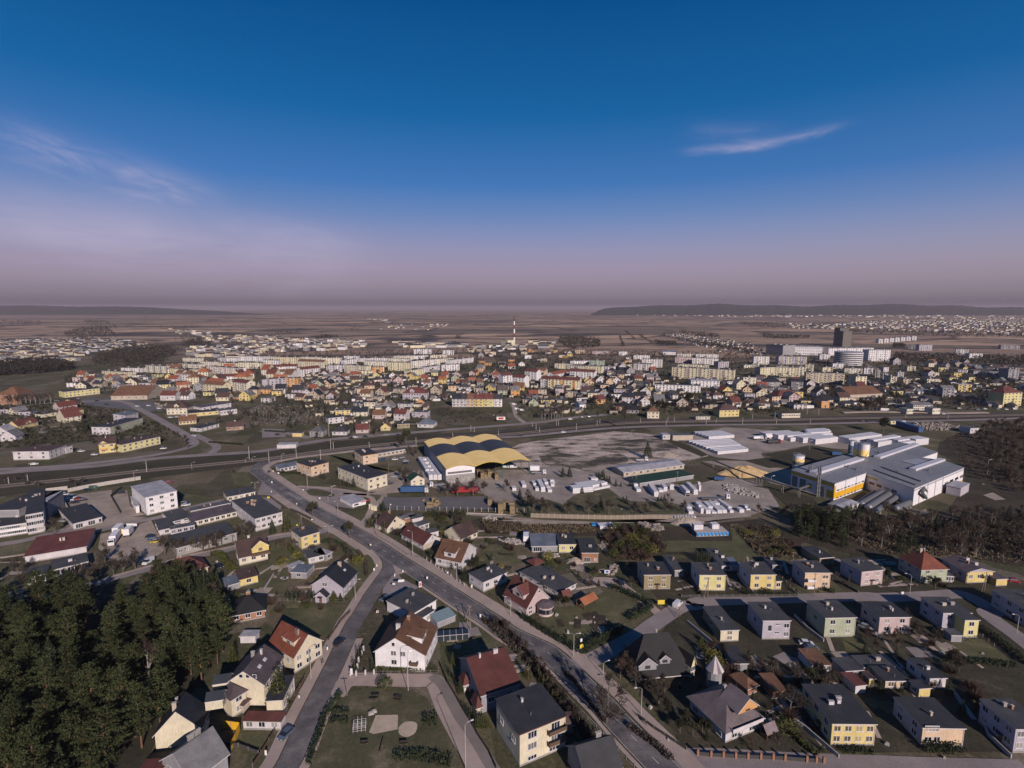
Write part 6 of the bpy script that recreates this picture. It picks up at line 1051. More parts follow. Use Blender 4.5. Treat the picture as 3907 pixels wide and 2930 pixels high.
def bare_proto(seed,h,mt=TW,bk=BARK,spread=.5,ntw=5,w_=.05,low=.22):
    rnd = random.Random(seed); T = MB(); C_ = MB()
    def twig(p,d,L_):
        n = d.cross(Vector((rnd.gauss(0,1),rnd.gauss(0,1),rnd.gauss(0,1)))).normalized() * w_; C_.face([p - n,p + n,p + d * L_])
    def br(p,d,L_,r,k):
        q = p + d * L_; T.tube(p,q,r,r * .62,6 if k < 2 else 4,caps=False)
        if k == 3:
            for i in range(ntw):
                t = rnd.uniform(.1,1); dd = (d + Vector((rnd.gauss(0,.6),rnd.gauss(0,.6),rnd.gauss(.1,.5)))).normalized(); s = p.lerp(q,t); L2 = h * rnd.uniform(.05,.11); twig(s,dd,L2)
                for j in range(3): e = (dd + Vector((rnd.gauss(0,.6),rnd.gauss(0,.6),rnd.gauss(.1,.5)))).normalized(); twig(s + dd * L2 * rnd.uniform(.3,.9),e,L2 * .8)
            return
        n = {0: 7,1: 4,2: 4}[k]
        for i in range(n):
            t = 1 if i == 0 else rnd.uniform(low if k == 0 else .25,1); az_ = rnd.uniform(0,6.28) ; el_ = rnd.uniform(.3,1.0) * spread * 1.7 if i else .12; ax = d.orthogonal().normalized(); ax = Matrix.Rotation(az_,3,d) @ ax; dd = (Matrix.Rotation(el_,3,ax) @ d); dd.z += .12; dd.normalize()
            br(p.lerp(q,t),dd,L_ * rnd.uniform(.45,.62) * (1.15 - .4 * t if k == 0 else 1),r * .45,k + 1)
    br(Vector((0,0,-.1)),Vector((rnd.gauss(0,.05),rnd.gauss(0,.05),1)).normalized(),h * .52,h * .018 + .05,0)
    return T.mesh('trunk',[bk]),C_.mesh('crown',[mt])
def pine_proto(seed,h,wide=.20,start=.35,mt=PN):
    rnd = random.Random(seed); T = MB(); C_ = MB(); T.tube((0,0,0),(rnd.gauss(0,.2),rnd.gauss(0,.2),h * .97),.22,.05,7); nb = 40
    for i in range(nb):
        t = (i + rnd.random()) / nb; z = h * (start + (1 - start) * t); R_ = h * wide * (1 - t) ** .5 * rnd.uniform(.45,1.25) * min(1,.35 + t * 3) + .3; a = i * 2.4 + rnd.uniform(-.4,.4); e = Vector((math.cos(a) * R_,math.sin(a) * R_,z + R_ * .25)); T.tube((0,0,z),e,.05,.02,3,caps=False); k = int(3 + R_ * 2.6)
        for j in range(k):
            u = .3 + .75 * (j + rnd.random()) / k; c = Vector((0,0,z)).lerp(e,u) + Vector((rnd.gauss(0,.22),rnd.gauss(0,.22),rnd.gauss(.12,.16)))
            for _ in range(8): quad(C_,c + Vector((rnd.gauss(0,.32),rnd.gauss(0,.32),rnd.gauss(0,.2))),.33,rnd)
    return T.mesh('trunk',[BARKP]),C_.mesh('crown',[mt])
def spruce_proto(seed,h,r0,mt=SP,q=.30,n=1500,low=.06,pw=.9):
    rnd = random.Random(seed); T = MB(); C_ = MB(); T.tube((0,0,0),(0,0,h * .95),h * .014 + .04,.03,6)
    for i in range(n):
        t = 1 - (1 - rnd.random()) ** .5 if rnd.random() < .8 else rnd.random(); t = min(1,max(0,1 - (rnd.random()) ** .5)); lay = (t * 11) % 1; R_ = r0 * (1 - t) ** pw * (1.12 - .45 * lay); a = rnd.uniform(0,6.283); R2 = R_ * (1 - .35 * rnd.random() ** 2) * (1 + .13 * math.sin(a * 5 + seed)); z = h * (low + (1 - low) * t)
        c = Vector((math.cos(a) * R2,math.sin(a) * R2,z)); quad(C_,c,q * rnd.uniform(.6,1.2),rnd,.3)
    for i in range(6): C_.face([Vector((0,0,h * 1.0)),Vector((.10 * math.cos(i),.10 * math.sin(i),h * .93)),Vector((.10 * math.cos(i + 1),.10 * math.sin(i + 1),h * .93))])
    return T.mesh('trunk',[BARK]),C_.mesh('crown',[mt])
def bush_proto(seed,r0,h,mt,n=420,q=.2,twiggy=False):
    rnd = random.Random(seed); C_ = MB(); T = MB(); T.tube((0,0,0),(0,0,h * .4),.06,.04,5)
    for i in range(n):
        a,b = rnd.uniform(0,6.283),math.acos(rnd.uniform(-.2,1)); R_ = rnd.uniform(.55,1) * (1 + .25 * math.sin(3 * a + seed) * math.sin(2 * b)); c = Vector((math.cos(a) * math.sin(b) * r0 * R_,math.sin(a) * math.sin(b) * r0 * R_,h * .35 + math.cos(b) * h * .62 * R_))
        if twiggy: d = Vector((c.x,c.y,c.z * 1.3 + .3)).normalized(); s = c * .35; nn = d.cross(Vector((rnd.gauss(0,1),rnd.gauss(0,1),rnd.gauss(0,1)))).normalized() * .035; C_.face([s - nn,s + nn,c + Vector((rnd.gauss(0,.15),rnd.gauss(0,.15),rnd.gauss(0,.15)))])
        else: quad(C_,c,q,rnd)
    return T.mesh('trunk',[BARK]),C_.mesh('crown',[mt])
PRO = {}
for i in range(4): PRO['bare',i] = (bare_proto(100 + i,10,TW,spread=.5 + .06 * i),10)
for i in range(2): PRO['green',i] = (bare_proto(130 + i,10,TWG,spread=.55,ntw=9,w_=.085,low=.15),10)
for i in range(3): PRO['birch',i] = (bare_proto(140 + i,12,TWR,BIRCH,spread=.33,ntw=4,w_=.035),12)
for i in range(3): PRO['low',i] = (bare_proto(150 + i,6,[TW,TWR,TW][i],spread=.75,ntw=5,w_=.04,low=.08),6)
for i in range(5): PRO['pine',i] = (pine_proto(200 + i,15,.22 + .022 * i,.20 + .05 * (i % 3)),15)
for i in range(3): PRO['spruce',i] = (spruce_proto(210 + i,10,2.2 + .2 * i),10)
for i in range(2): PRO['fir',i] = (spruce_proto(220 + i,10,2.3,TH,n=1300,pw=.7),10)
for i in range(2): PRO['thuja',i] = (spruce_proto(230 + i,4,.62,TH,q=.14,n=420,low=0,pw=.55),4)
for i in range(2): PRO['dthuja',i] = (spruce_proto(240 + i,4,.7,SP,q=.15,n=420,low=0,pw=.5),4)
for i,mt in enumerate((TW,TH,TWR,YG)): PRO['bush',i] = (bush_proto(250 + i,1.5,2.0,mt,600 if i % 2 == 0 else 420,.18,i % 2 == 0),2)
NAMES = {'bare': ('bare_tree','tree'),'green': ('budding_tree','tree'),'birch': ('birch_tree','tree'),'low': ('garden_tree','tree'),'pine': ('pine_tree','pine tree'),'spruce': ('spruce_tree','spruce'),'fir': ('fir_tree','fir tree'),'thuja': ('thuja_shrub','shrub'),'dthuja': ('thuja_shrub','shrub'),'bush': ('bush','bush')}
TRN = random.Random(5)
def tree(kind,P,h,label=None,group=None,var=None,sx=1.,ordn=True,tint=None):
    ks = [k for k in PRO if k[0] == kind]; k = (kind,var) if var is not None else TRN.choice(ks); (tm,cm),h0 = PRO[k]; s = h / h0; nm,cat = NAMES[kind]
    r = empty(nm,(P.x,P.y,0),TRN.uniform(0,6.28),None,cat,group); r.scale = (s * sx,s * sx,s)
    link('trunk',tm,r); link('crown',cm,r)
    if label and ordn: ordl(r,label)
    elif label: r['label'] = label
    return r
def trees(kind,s,h,label,group=None,sx=1.,jit=.15,var=None,ordn=True):
    for P in px(s): tree(kind,P,h * TRN.uniform(1 - jit,1 + jit),label,group or label,var,sx,ordn)
def wood(kinds,s,n,seed,hr,label,group=None,mind=4.,chk=True,sx=1.):
    P = px(s); rnd = random.Random(seed); xs_ = [p.x for p in P]; ys_ = [p.y for p in P]; pts = []; t = 0
    while len(pts) < n and t < n * 40:
        t += 1; x,y = rnd.uniform(min(xs_),max(xs_)),rnd.uniform(min(ys_),max(ys_))
        if not pin(x,y,P) or any((x - a) ** 2 + (y - b) ** 2 < mind ** 2 for a,b in pts) or (chk and blocked(x,y,1.2)): continue
        pts.append((x,y)); k = rnd.choice(kinds); tree(k,Vector((x,y,0)),rnd.uniform(*hr),label[k] if isinstance(label,dict) else label,group or (label[k] if isinstance(label,dict) else label),ordn=False,sx=sx)
wood(['pine'] * 9 + ['spruce'],'L1 -350,-120 N1 250,1560 560,1540 850,1620 1250,1560 1700,1500 N2 200,1420 500,1560 560,1640 L2 420,120 640,260 560,560 330,760 100,960 L1 1700,1250 1560,1330 1450,1560 1250,1659 900,2200 -900,2200 -700,700',130,51,(9,17),{'pine': 'tall dark green pine in the dense wood at the lower left','spruce': 'dark spruce in the dense pine wood at the lower left'},'trees of the pine wood',4.6)
tree('birch',W('L1',1575,720),13,'slender pale-trunked birch standing alone among the pines','trees of the pine wood',ordn=False); tree('bare',W('L1',250,1450),7,'reddish dry shrub-like tree at the front of the pine wood','trees of the pine wood',ordn=False)
wood(['pine','spruce','bare'],'N2 -200,1300 200,1300 430,1350 620,1480 500,1640 150,1600',16,52,(7,11),{'pine': 'pine behind the peach bungalow with the red roof','spruce': 'spruce behind the peach bungalow with the red roof','bare': 'bare tree behind the peach bungalow with the red roof'},'garden trees behind the peach bungalow',3.5)
wood(['bare','bare','birch','low','spruce'],'N6 -300,520 500,560 900,560 1500,600 2111,520 2500,600 2500,1100 1500,1000 1250,970 900,900 600,930 300,880 -100,740',88,53,(6,12),{'bare': 'bare dark tree in the wood between the factory and the upper houses','birch': 'pale-trunked birch in the wood between the factory and the upper houses','low': 'low bare thicket tree in the wood below the factory','spruce': 'dark spruce in the wood below the factory'},'trees of the dark wood at right',4.5)
wood(['bare','low','low'],'M4 1780,640 1880,530 2300,470 2300,1100 2020,1060 1860,880',62,54,(6,11),{'bare': 'bare tree on the dark slope right of the factory','low': 'low bare thicket tree on the dark slope right of the factory'},'trees of the dark slope at right',6.)
wood(['spruce','pine'],'N5 1250,620 1500,520 1650,620 2111,560 N6 100,560 150,700 0,750 N5 1900,900 1600,850 1400,800',26,55,(7,12),{'spruce': 'dark spruce in the clump behind the wide garage block','pine': 'dark pine in the clump behind the wide garage block'},'conifers behind the garage block',4.)
wood(['low','low','bush'],'N4 1020,740 1300,640 1650,720 1780,900 1500,1020 1180,980',52,56,(2.5,5),{'low': 'reddish-brown bare thicket tree on the scrub plot','bush': 'low bush on the scrub plot'},'thicket on the scrub plot',2.8)
wood(['low','bush'],'N5 700,680 1000,640 1300,820 1380,980 1050,1000 860,880',34,57,(1.6,3.5),{'low': 'small bare shrub tree on the slope above the upper row','bush': 'low bush on the slope above the upper row'},'shrubs on the slope',3.5)
trees('bare','N2 -60,960 60,950 130,940 255,925 375,915 445,890 525,880 590,862 780,772 855,752 920,740',8.5,'bare pollarded street tree in the line before the long garage row')
trees('bare','N1 210,1215 310,1340 620,730 900,1250 1075,1240 1160,1222 1310,1182 1420,1162 1560,1112 1210,1060',8.5,'bare tree around the brick-red roofed building and lorry yard')
trees('bare','N3 1222,282 1342,282 1525,280 1652,272 1905,235',10,'bare tree along the yard fence before the hangar')
trees('bare','N4 190,400 250,492 350,490 440,490 660,490 890,490 1120,495 1430,495 1552,497 1790,450 1990,482',9,'bare tree in the line along the plank fence of the works')
trees('low','N5 880,470 1180,520 1240,480 1450,450 1680,500 1720,480',6,'bare tree on the brown bank below the factory gate')
trees('green','N2 1635,522',8,'large rounded bare tree on the verge by the junction'); trees('green','N3 100,772',10.5,'big dark greenish tree standing at the kerb of the main road',var=0)
trees('spruce','N4 1205,168 1262,172 1368,172 820,252 1032,192 1290,352 1326,362 1690,345 1725,345 1762,345 600,470',4,'small cone-shaped conifer among the works yard stacks')
trees('spruce','N4 100,312 195,522 1000,475 1030,440',7,'dark conifer before the works yard stacks'); trees('spruce','N4 980,80 1010,90 1040,70 1070,105 1100,120 1130,130 1060,60',5.5,'dark conifer in the clump behind the long crosswise stack')
trees('spruce','M3 325,932 383,932',8,'spruce standing alone in the middle of the works yard'); trees('spruce','M3 1040,772',13,'tall solitary dark spruce on the cinder field beside the parked lorry',sx=1.15)
trees('spruce','N3 490,455 1060,520 1385,545 1410,530 1430,1262',6.5,'dark spruce in a garden beside the main road'); trees('green','N3 1280,560 1330,545',5.5,'dark bushy tree behind the small brown-roofed house'); trees('thuja','N3 320,640 335,640 505,700 1125,515',5,'olive-green thuja in a garden beside the main road',sx=2.)
trees('green','N3 1340,1105 1560,1085 1040,1005 1500,1120',5,'dark leafy shrub tree around the steep rust-roofed house'); trees('dthuja','N3 1280,1120 1380,1180 1590,1100',4.5,'dark thuja by the steep rust-roofed house',sx=1.6)
trees('fir','L2 1145,1025',11,'big dark green fir right beside the tall cream house',sx=1.15); trees('pine','L2 405,590',12,'pine with visible pale trunk at the edge of the wood'); trees('fir','L2 660,545',7,'bushy green conifer behind the orange-roofed house')
trees('spruce','N2 1175,715 550,1300 470,1500',7,'spruce beside a garden at upper left'); trees('thuja','N2 1255,600 1340,660 1360,655 1320,690',7.5,'tall narrow conifer at the corner of the commercial block',sx=1.4)
trees('dthuja','N2 1350,1440 1400,1460 1450,1465 1500,1465 1550,1465 1600,1465 1650,1465',3,'dark rounded thuja in the row before the lilac-white house',sx=2.2); trees('fir','N2 1885,1490',4.5,'single rounded conifer beside the lilac-white house porch',sx=1.5)
trees('low','N2 1240,870 1330,900 1420,860 1230,1230 1850,830 1930,900 2050,1000',4,'small bare fruit tree in the gardens at upper left'); trees('bush','L3 465,812',3.2,'single grey-green shrub on the edge of the playground green',var=1)
trees('thuja','L3 930,640 955,642 980,642 1005,640',2.6,'small bright thuja beside the white house',sx=1.3); trees('dthuja','L3 220,470 190,500 150,640 330,620',3.4,'dark thuja by the pillars of the white house',sx=1.5)
trees('thuja','L3 1425,1225 1445,1225 1465,1225 1485,1228 1505,1228 1525,1228 1545,1230 1565,1230',3.4,'bright pointed thuja in the short row behind the yellow and grey house',sx=1.2); trees('fir','L3 1265,870 1180,560',4,'garden conifer beside the yellow and grey house'); trees('dthuja','L3 1340,1100 1360,1120 1380,1120 1400,1140 1150,680 1190,720',2.8,'small dark thuja along the lane fence')
trees('thuja','L4 440,925 465,930 490,935 515,938 540,940 560,945',3.2,'thuja in the short row behind the three-storey cream house',sx=1.3); trees('thuja','L4 150,690 180,710 290,700 310,760 340,800 560,1020 1200,480 1275,620',4,'garden conifer beside the main road bend',sx=1.4)
trees('bare','L4 1005,1182',15,'tall bare tree leaning over the main road',var=1); trees('low','L4 60,330 130,430 215,560 290,650 380,760 450,870 520,960 570,1060 650,1150 720,1250 800,1360 880,1480 950,1580 -40,240 -180,180',5,'bare shrub tree on the brown bank along the main road')
trees('low','L4 1150,720 1250,700 1180,620 1320,820 1480,900 1560,980',6.5,'bare tree before the black-roofed corner house'); trees('green','L4 1640,1110 1850,1200 1780,1300',4.5,'olive shrub tree beside the white villa fence')
trees('fir','L5 208,430',5.2,'bright yellow-green conifer beside the first cube house',sx=1.2); trees('low','L5 350,420 450,480 560,640 700,600 840,640',4.5,'bare garden tree behind the corner house'); trees('bare','L5 1130,1105',10,'wide bare pale-limbed tree in the dark gardens',var=2,sx=1.4); trees('low','L5 1250,780 1400,800 1560,780 1450,700 1640,760',5,'bare tree in front of the veranda house')
trees('bush','L5 1100,1280',4,'round bright green bush in the villa garden',var=1,sx=1.2); trees('green','L5 220,1290 290,1300 900,1330 120,1330',4,'dark shrub around the white villa'); trees('low','L6 780,240 830,330 600,300 1000,300 1250,640 1180,560 660,120',5,'bare tree in the back gardens of the lower row')
trees('dthuja','N5 180,1040 205,1042 230,1042 255,1044 280,1044 305,1046 330,1040',5.2,'tall dark thuja in the screen behind the lemon cube house',sx=1.3); trees('green','N6 530,1240 960,1270 1090,1350 1600,1270',5,'dark garden shrub before the upper row houses'); trees('low','N5 1200,960 1250,920 N4 1380,1340 1350,1150 900,1330 960,1200',5,'bare tree beside the ochre-grey cube house yard')
trees('green','N4 640,1560 560,1540',4.5,'dark conifer-like shrub beside the orange-roofed gazebo'); trees('dthuja','M2 690,995 730,1010 775,1012 500,940 525,945',5.5,'dark thuja before the long cream office',sx=1.3); trees('low','M2 60,900 130,910 180,900 230,910 280,905 350,930',3,'small shrub around the arched-roof garage'); trees('bare','M2 1195,985 1165,950 1215,940',7,'bare spreading tree left of the small green-roofed house')
trees('green','M2 1215,655',12,'tall ragged greenish tree beside the railway left of the hangar'); trees('bare','M2 965,582 470,615 1240,750 1290,760 1150,700 970,545',9,'bare tree beside the railway behind the offices'); trees('bare','M3 840,520',22,'very tall slender tree at the railway road',sx=.45,var=0)
trees('birch','M3 150,445 175,442 205,440 230,440 255,440 275,438 300,436 320,436',12,'birch in the grove beside the railway, centre'); trees('green','M3 1130,395 1160,380 1200,390 1380,310 1400,320',13,'greenish bare tree behind the signal house'); trees('bare','M3 560,310 600,320 640,300 1290,390 1350,380 1420,370 1480,390 1560,360 1600,350 980,380 860,400 780,390',10,'bare tree along the town side of the railway, centre')
trees('bare','M4 840,370 870,375 905,380 935,378 965,370 1000,372 1040,330 1080,300 1130,310 560,270 620,290',15,'large bare tree in the station park'); trees('green','M4 1022,560',14,'tall dark tree between the tracks and the factory'); trees('bare','M4 1700,330 1760,320 1830,310 1900,300 1980,320 1600,320 2080,330',11,'bare dark tree right of the station')
trees('spruce','M1 545,400 575,395 720,560 745,540',10,'dark conifer at the left beyond the railway'); trees('birch','M1 110,320 140,325 180,320 220,318 260,318 300,315 340,312 380,312 430,308 60,330',13,'birch in the row behind the brick building at far left'); trees('bare','M1 640,520 700,480 760,600 780,650 890,700 940,690 985,720 560,600 1000,560 900,470 850,440 1560,640 1500,600 1590,690 1850,480 1950,420 2050,400 2100,420 2150,470 2120,520',7,'bare tree in the gardens across the railway at left')
trees('low','M1 40,970 130,960 190,950 240,1000 330,1010 600,980 700,980 640,1010',4,'low bush tree on the railway verge at left'); trees('bare','M1 1960,905',5,'sapling with spreading twigs beside the roundabout'); trees('bare','M2 40,330 90,300 130,360 200,310 300,330 380,310 60,420 250,440 330,400 420,420 500,470',6,'bare tree in the old cemetery')
wood(['low','low','bare','spruce'],'M2 200,140 2212,80 2212,260 1500,290 560,350 300,380',100,61,(4,8),{'low': 'small bare tree between the town houses','bare': 'bare tree between the town houses','spruce': 'dark conifer between the town houses'},'trees scattered in the town',9.)
wood(['low','bare','spruce'],'M3 0,60 2212,100 M4 0,130 1200,220 1300,330 600,300 0,360 M3 2212,370 1500,380 700,380 0,330',100,62,(5,9),{'low': 'small bare tree in the centre quarter beyond the railway','bare': 'bare tree in the centre quarter beyond the railway','spruce': 'dark conifer in the centre quarter beyond the railway'},'trees scattered in the town centre',10.)
wood(['low','low','bush','spruce'],'L5 150,560 500,450 900,560 1250,700 1600,700 1936,560 L6 250,300 700,250 1050,300 1200,560 1500,1000 1350,1200 600,850 L5 1500,900 900,900 600,760 420,760',55,64,(2.5,5),{'low': 'small bare garden tree behind the lower row of cube houses','bush': 'garden bush behind the lower row of cube houses','spruce': 'small dark conifer behind the lower row of cube houses'},'garden trees behind the lower row',4.5)
wood(['low','bush','bush','spruce'],'N2 720,1100 1300,1080 1880,990 2100,1100 2000,1560 1100,1640 700,1560 N3 1500,700 2000,560',30,65,(1.8,3.8),{'low': 'small bare garden tree in the upper left gardens','bush': 'bush in the upper left gardens','spruce': 'small conifer in the upper left gardens'},'shrubs of the upper left gardens',5)
wood(['low','bush','spruce','bush'],'N3 250,500 1300,520 1700,700 2050,900 N4 0,1000 500,950 900,1100 1100,1350 900,1300 300,1060 0,1000 N3 1900,1150 1600,1000 1100,760 500,760',34,66,(1.8,4.5),{'low': 'small bare tree in the gardens right of the main road','bush': 'bush in the gardens right of the main road','spruce': 'small conifer in the gardens right of the main road'},'garden shrubs right of the main road',5)
wood(['low','spruce','bare'],'M4 850,150 2212,60 2212,330 1500,330 1100,330',60,67,(5,11),{'low': 'low bare tree in the dark quarter right of the station park','bare': 'bare tree in the dark quarter right of the station park','spruce': 'dark conifer in the dark quarter right of the station park'},'trees of the dark right quarter',9)
zone_houses('T1 1400,640 2212,640 T2 0,640 200,700 T1 2212,800 1480,800 1400,720',22,26,'left of the estate',hr=(7,10),size=(12,18),mind=15,flat=.1,roofs=['red','maroon','rust','orangered','brown'],walls=['cream','peach','ivory','pale','white'])
wood(['low','spruce','bare'],'M2 -300,280 200,290 560,300 580,480 300,520 -300,520',34,68,(4,9),{'low': 'small bare tree around the old cemetery','bare': 'bare tree around the old cemetery','spruce': 'dark conifer around the old cemetery'},'trees of the cemetery',6)
wood(['low','bush','thuja','low'],'N5 0,1200 2111,1200 N6 1400,1180 1400,1330 300,1430 N5 0,1430',26,69,(1.5,3.6),{'low': 'small bare tree in the front gardens of the upper row','bush': 'bush in the front gardens of the upper row','thuja': 'thuja in the front gardens of the upper row'},'front garden shrubs of the upper row',4)
wood(['low','bush','spruce','low'],'L4 1500,500 1350,900 L5 0,900 100,1400 900,1450 1500,1540 1500,1100 900,900 500,600',24,70,(2,4.5),{'low': 'small bare tree around the white villa','bush': 'bush around the white villa','spruce': 'dark conifer around the white villa'},'garden trees around the white villa',4)
wood(['low'],'M2 1450,370 2050,360 2100,460 1600,480',22,63,(2.5,4.5),'bare thicket on the empty plot beside the terrace of six',None,8.)
# woods and hedgerows far off: one mass each
def mass(s,n,seed,hr,mt,label,q=2.2,name='far_wood',cat='wood',sq=1.):
    P = px(s); rnd = random.Random(seed); xs_ = [p.x for p in P]; ys_ = [p.y for p in P]; m = MB(); k = 0
    while k < n:
        x,y = rnd.uniform(min(xs_),max(xs_)),rnd.uniform(min(ys_),max(ys_))
        if not pin(x,y,P): continue
        k += 1; h = rnd.uniform(*hr)
        for j in range(9): c = Vector((x + rnd.gauss(0,h * .22),y + rnd.gauss(0,h * .22),h * rnd.uniform(.25,1))); quad(m,c,q * sq * rnd.uniform(.6,1.2),rnd)
    return tag(m.build(name,[mt]),label,cat,None,'stuff')
WD = leafm('far wood',(.030,.028,.024),(.050,.044,.036))
for s,n,hr,lb in (('T1 -60,585 250,560 500,565 640,600 560,640 150,670 -60,680',900,(8,14),'dark wood at the left below the far suburb'),('T1 760,560 860,510 1060,450 1400,430 1530,470 1400,540 1350,570 1100,590 830,590',900,(9,16),'dark wood behind the first estate blocks'),('T1 530,320 700,270 900,270 1000,350 700,375 560,350',450,(8,14),'dark copse on the plain at left'),('T1 700,205 900,215 1000,265 880,290 760,260',260,(8,14),'hedgerow wood on the plain at left'),
                     ('T2 300,370 560,330 640,345 440,370',120,(6,10),'hedge trees behind the estate'),('T3 300,350 500,350 640,370 640,430 400,460 280,400',450,(6,11),'brown copse on the plain at centre'),('T3 1310,290 1640,330 1650,360 1480,350 1300,310',200,(6,10),'hedgerow above the allotments'),('T3 1100,380 1280,390 1280,415 1120,410',120,(5,8),'small copse left of the allotments'),('T3 1800,220 2200,230 2200,275 1900,270',350,(8,14),'dark wood on the plain at right'),('T4 0,330 400,340 390,365 30,360',200,(6,9),'hedgerow left of the grey tower'),
                     ('T4 700,290 1300,300 2300,330 2300,350 1500,345 760,310',600,(7,12),'tree belt below the far right suburb'),('T4 1100,410 1230,420 1200,440 1110,440',60,(6,9),'copse beside the grey blocks'),('T1 -60,200 340,210 350,250 -60,260',260,(8,12),'hedgerow at the far left'),('T4 1100,490 2212,520 2212,600 1400,570 1120,540',420,(5,9),'dark garden belt at right'),('T1 1640,360 1790,400 1780,440 1500,430',180,(7,11),'dark copse left of the pale housing')):
    mass(s,n,len(s),hr,WD,lb)
for i,(s,n) in enumerate([('T3 1160,330 1950,470 1900,500 1250,360',420),('T3 860,295 950,370 940,378 845,297',60),('T3 975,330 1100,400 1090,408 970,336',60),('T3 800,340 830,430 850,435 815,340',60),('T2 1630,340 1700,320 1660,365 1630,360',40),('T1 1000,255 1870,245 1870,268 1050,270',150),('T2 100,300 340,300 330,325 110,325',60),('T2 690,270 830,265 820,290 700,292',50)]): mass(s,n,70 + i,(4,7),WD,['scrub between the allotment huts','hedge line across the strip fields, left one','hedge line across the strip fields, right one','hedge line at the left edge of the strip fields','bushes on the field left of the chimney','long hedge on the plain above the left suburb','copse at left centre of the plain','copse beyond the pale housing'][i],1.6,'hedgerow','hedgerow')
for s,n,mt in (('M2 60,60 2212,60 2212,260 1480,290 1350,440 1000,560 560,560 380,500 560,400 300,300 60,250',2600,0),('M3 -60,60 2212,100 2212,400 300,420 -60,440',3000,1),('M4 -60,130 2300,60 2300,350 300,370 -60,390',2800,0),('M1 -60,300 700,330 1100,380 1500,560 1400,640 700,640 -60,700',1200,1),('M1 540,60 2212,60 2212,250 1300,290 700,180 540,170',900,0),('T2 1750,440 2212,440 2212,700 1700,640',500,0),('T3 -60,440 1200,470 1250,620 -60,640',900,1)):
    mass(s,n,n,(.8,3.2),[WD,TWG][mt],'hedges and shrubbery between the town houses, patch %d' % n,1.0,'shrubbery','shrubbery')
far_town('M2 200,60 2212,60 2212,280 1450,290 1250,520 700,560 400,400 250,280',260,81,'small garden sheds and garages between the town houses',(2.2,3),(3,8),'garden_sheds'); far_town('M3 0,60 2212,100 2212,370 1500,390 300,400 0,420',240,82,'small garages and sheds in the centre quarter',(2.2,3.2),(3,9),'garden_sheds'); far_town('M4 0,130 2300,80 2300,350 0,380',200,83,'small garages and sheds in the right quarter',(2.2,3.2),(3,10),'garden_sheds')
for i,(q,n) in enumerate([('T1 -60,380 520,370 1250,430 700,480 380,500 -60,570',700),('T1 1400,280 2212,345 2212,540 1560,500',500),('T2 0,345 830,385 830,430 0,500',260),('T4 200,235 1400,200 2300,190 2300,330 1150,300 250,270',1500),('T1 540,600 2212,560 T2 0,480 2212,440 2212,640 0,700',700),('T3 0,470 2212,480 T4 0,480 2212,560 2212,800 0,800 T3 0,640',1500)]): mass(q,n,170 + i,(3,8),WD,'dark trees and hedges between far houses, patch %d' % i,1.7,'far_trees','trees')
# undergrowth near
for s,n,mt,lb in (('N4 0,620 900,620 1000,700 100,720',900,DR,'dry weeds on the field below the dirt road'),('N4 1000,740 1300,640 1700,700 1800,900 1500,1030 1180,1000',1200,TWR,'red-brown undergrowth on the scrub plot'),('N5 600,640 1000,640 1350,980 900,980',900,DR,'dry grass on the slope above the upper row'),('N6 0,540 2111,540 2500,1100 1500,1010 500,940 0,760',1800,DR,'dry undergrowth of the dark wood'),('M4 1500,600 2300,480 2300,1100 1760,900',1500,DR,'dry scrub on the dark slope'),
                     ('L4 -350,80 -100,130 200,440 560,900 900,1360 1180,1659 1060,1720 760,1330 440,900 80,480',800,TW,'brown scrub on the bank along the main road'),('N3 1600,560 2111,620 2111,700 1700,690',700,DR,'dry weeds beside the scattered blocks'),('L1 -300,0 1600,-200 1700,600 1500,1300 900,1900 -500,1900',1500,DR,'undergrowth beneath the pines'),('M2 -90,350 20,315 250,330 480,300 560,400 540,470 380,500 160,480 -40,500 -130,430',900,RG,'grey gravestones of the old cemetery'),('M2 1450,380 2050,370 2080,460 1550,480',400,TW,'brush on the empty plot')):
    mass(s,n if mt is not RG else 420,len(s) + 3,(.3,1.5),mt,lb,.45,'gravestones' if mt is RG else 'undergrowth','gravestones' if mt is RG else 'undergrowth')
def hedge(s,wid,h,mt,label,n=90,q=.20,spiky=0):
    P = px(s); rnd = random.Random(int(P[0].x)); m = MB()
    for a,b in zip(P,P[1:]):
        L_ = (b - a).length; u = (b - a).normalized(); v = Vector((-u.y,u.x,0))
        for i in range(int(L_ * n * max(.5,h / 2))):
            t = rnd.random(); z = rnd.random() ** .6; hh = h * (1 + (spiky * (abs(((t * L_) % 1.2) / 1.2 - .5) * -2 + .6))); ww = wid * (1 - (.7 * z if spiky else .1)); c = a.lerp(b,t) + v * ww * (rnd.random() - .5) + Vector((0,0,z * hh)); quad(m,c,q * rnd.uniform(.6,1.2),rnd)
    return tag(m.build('hedge',[mt]),label,'hedge')
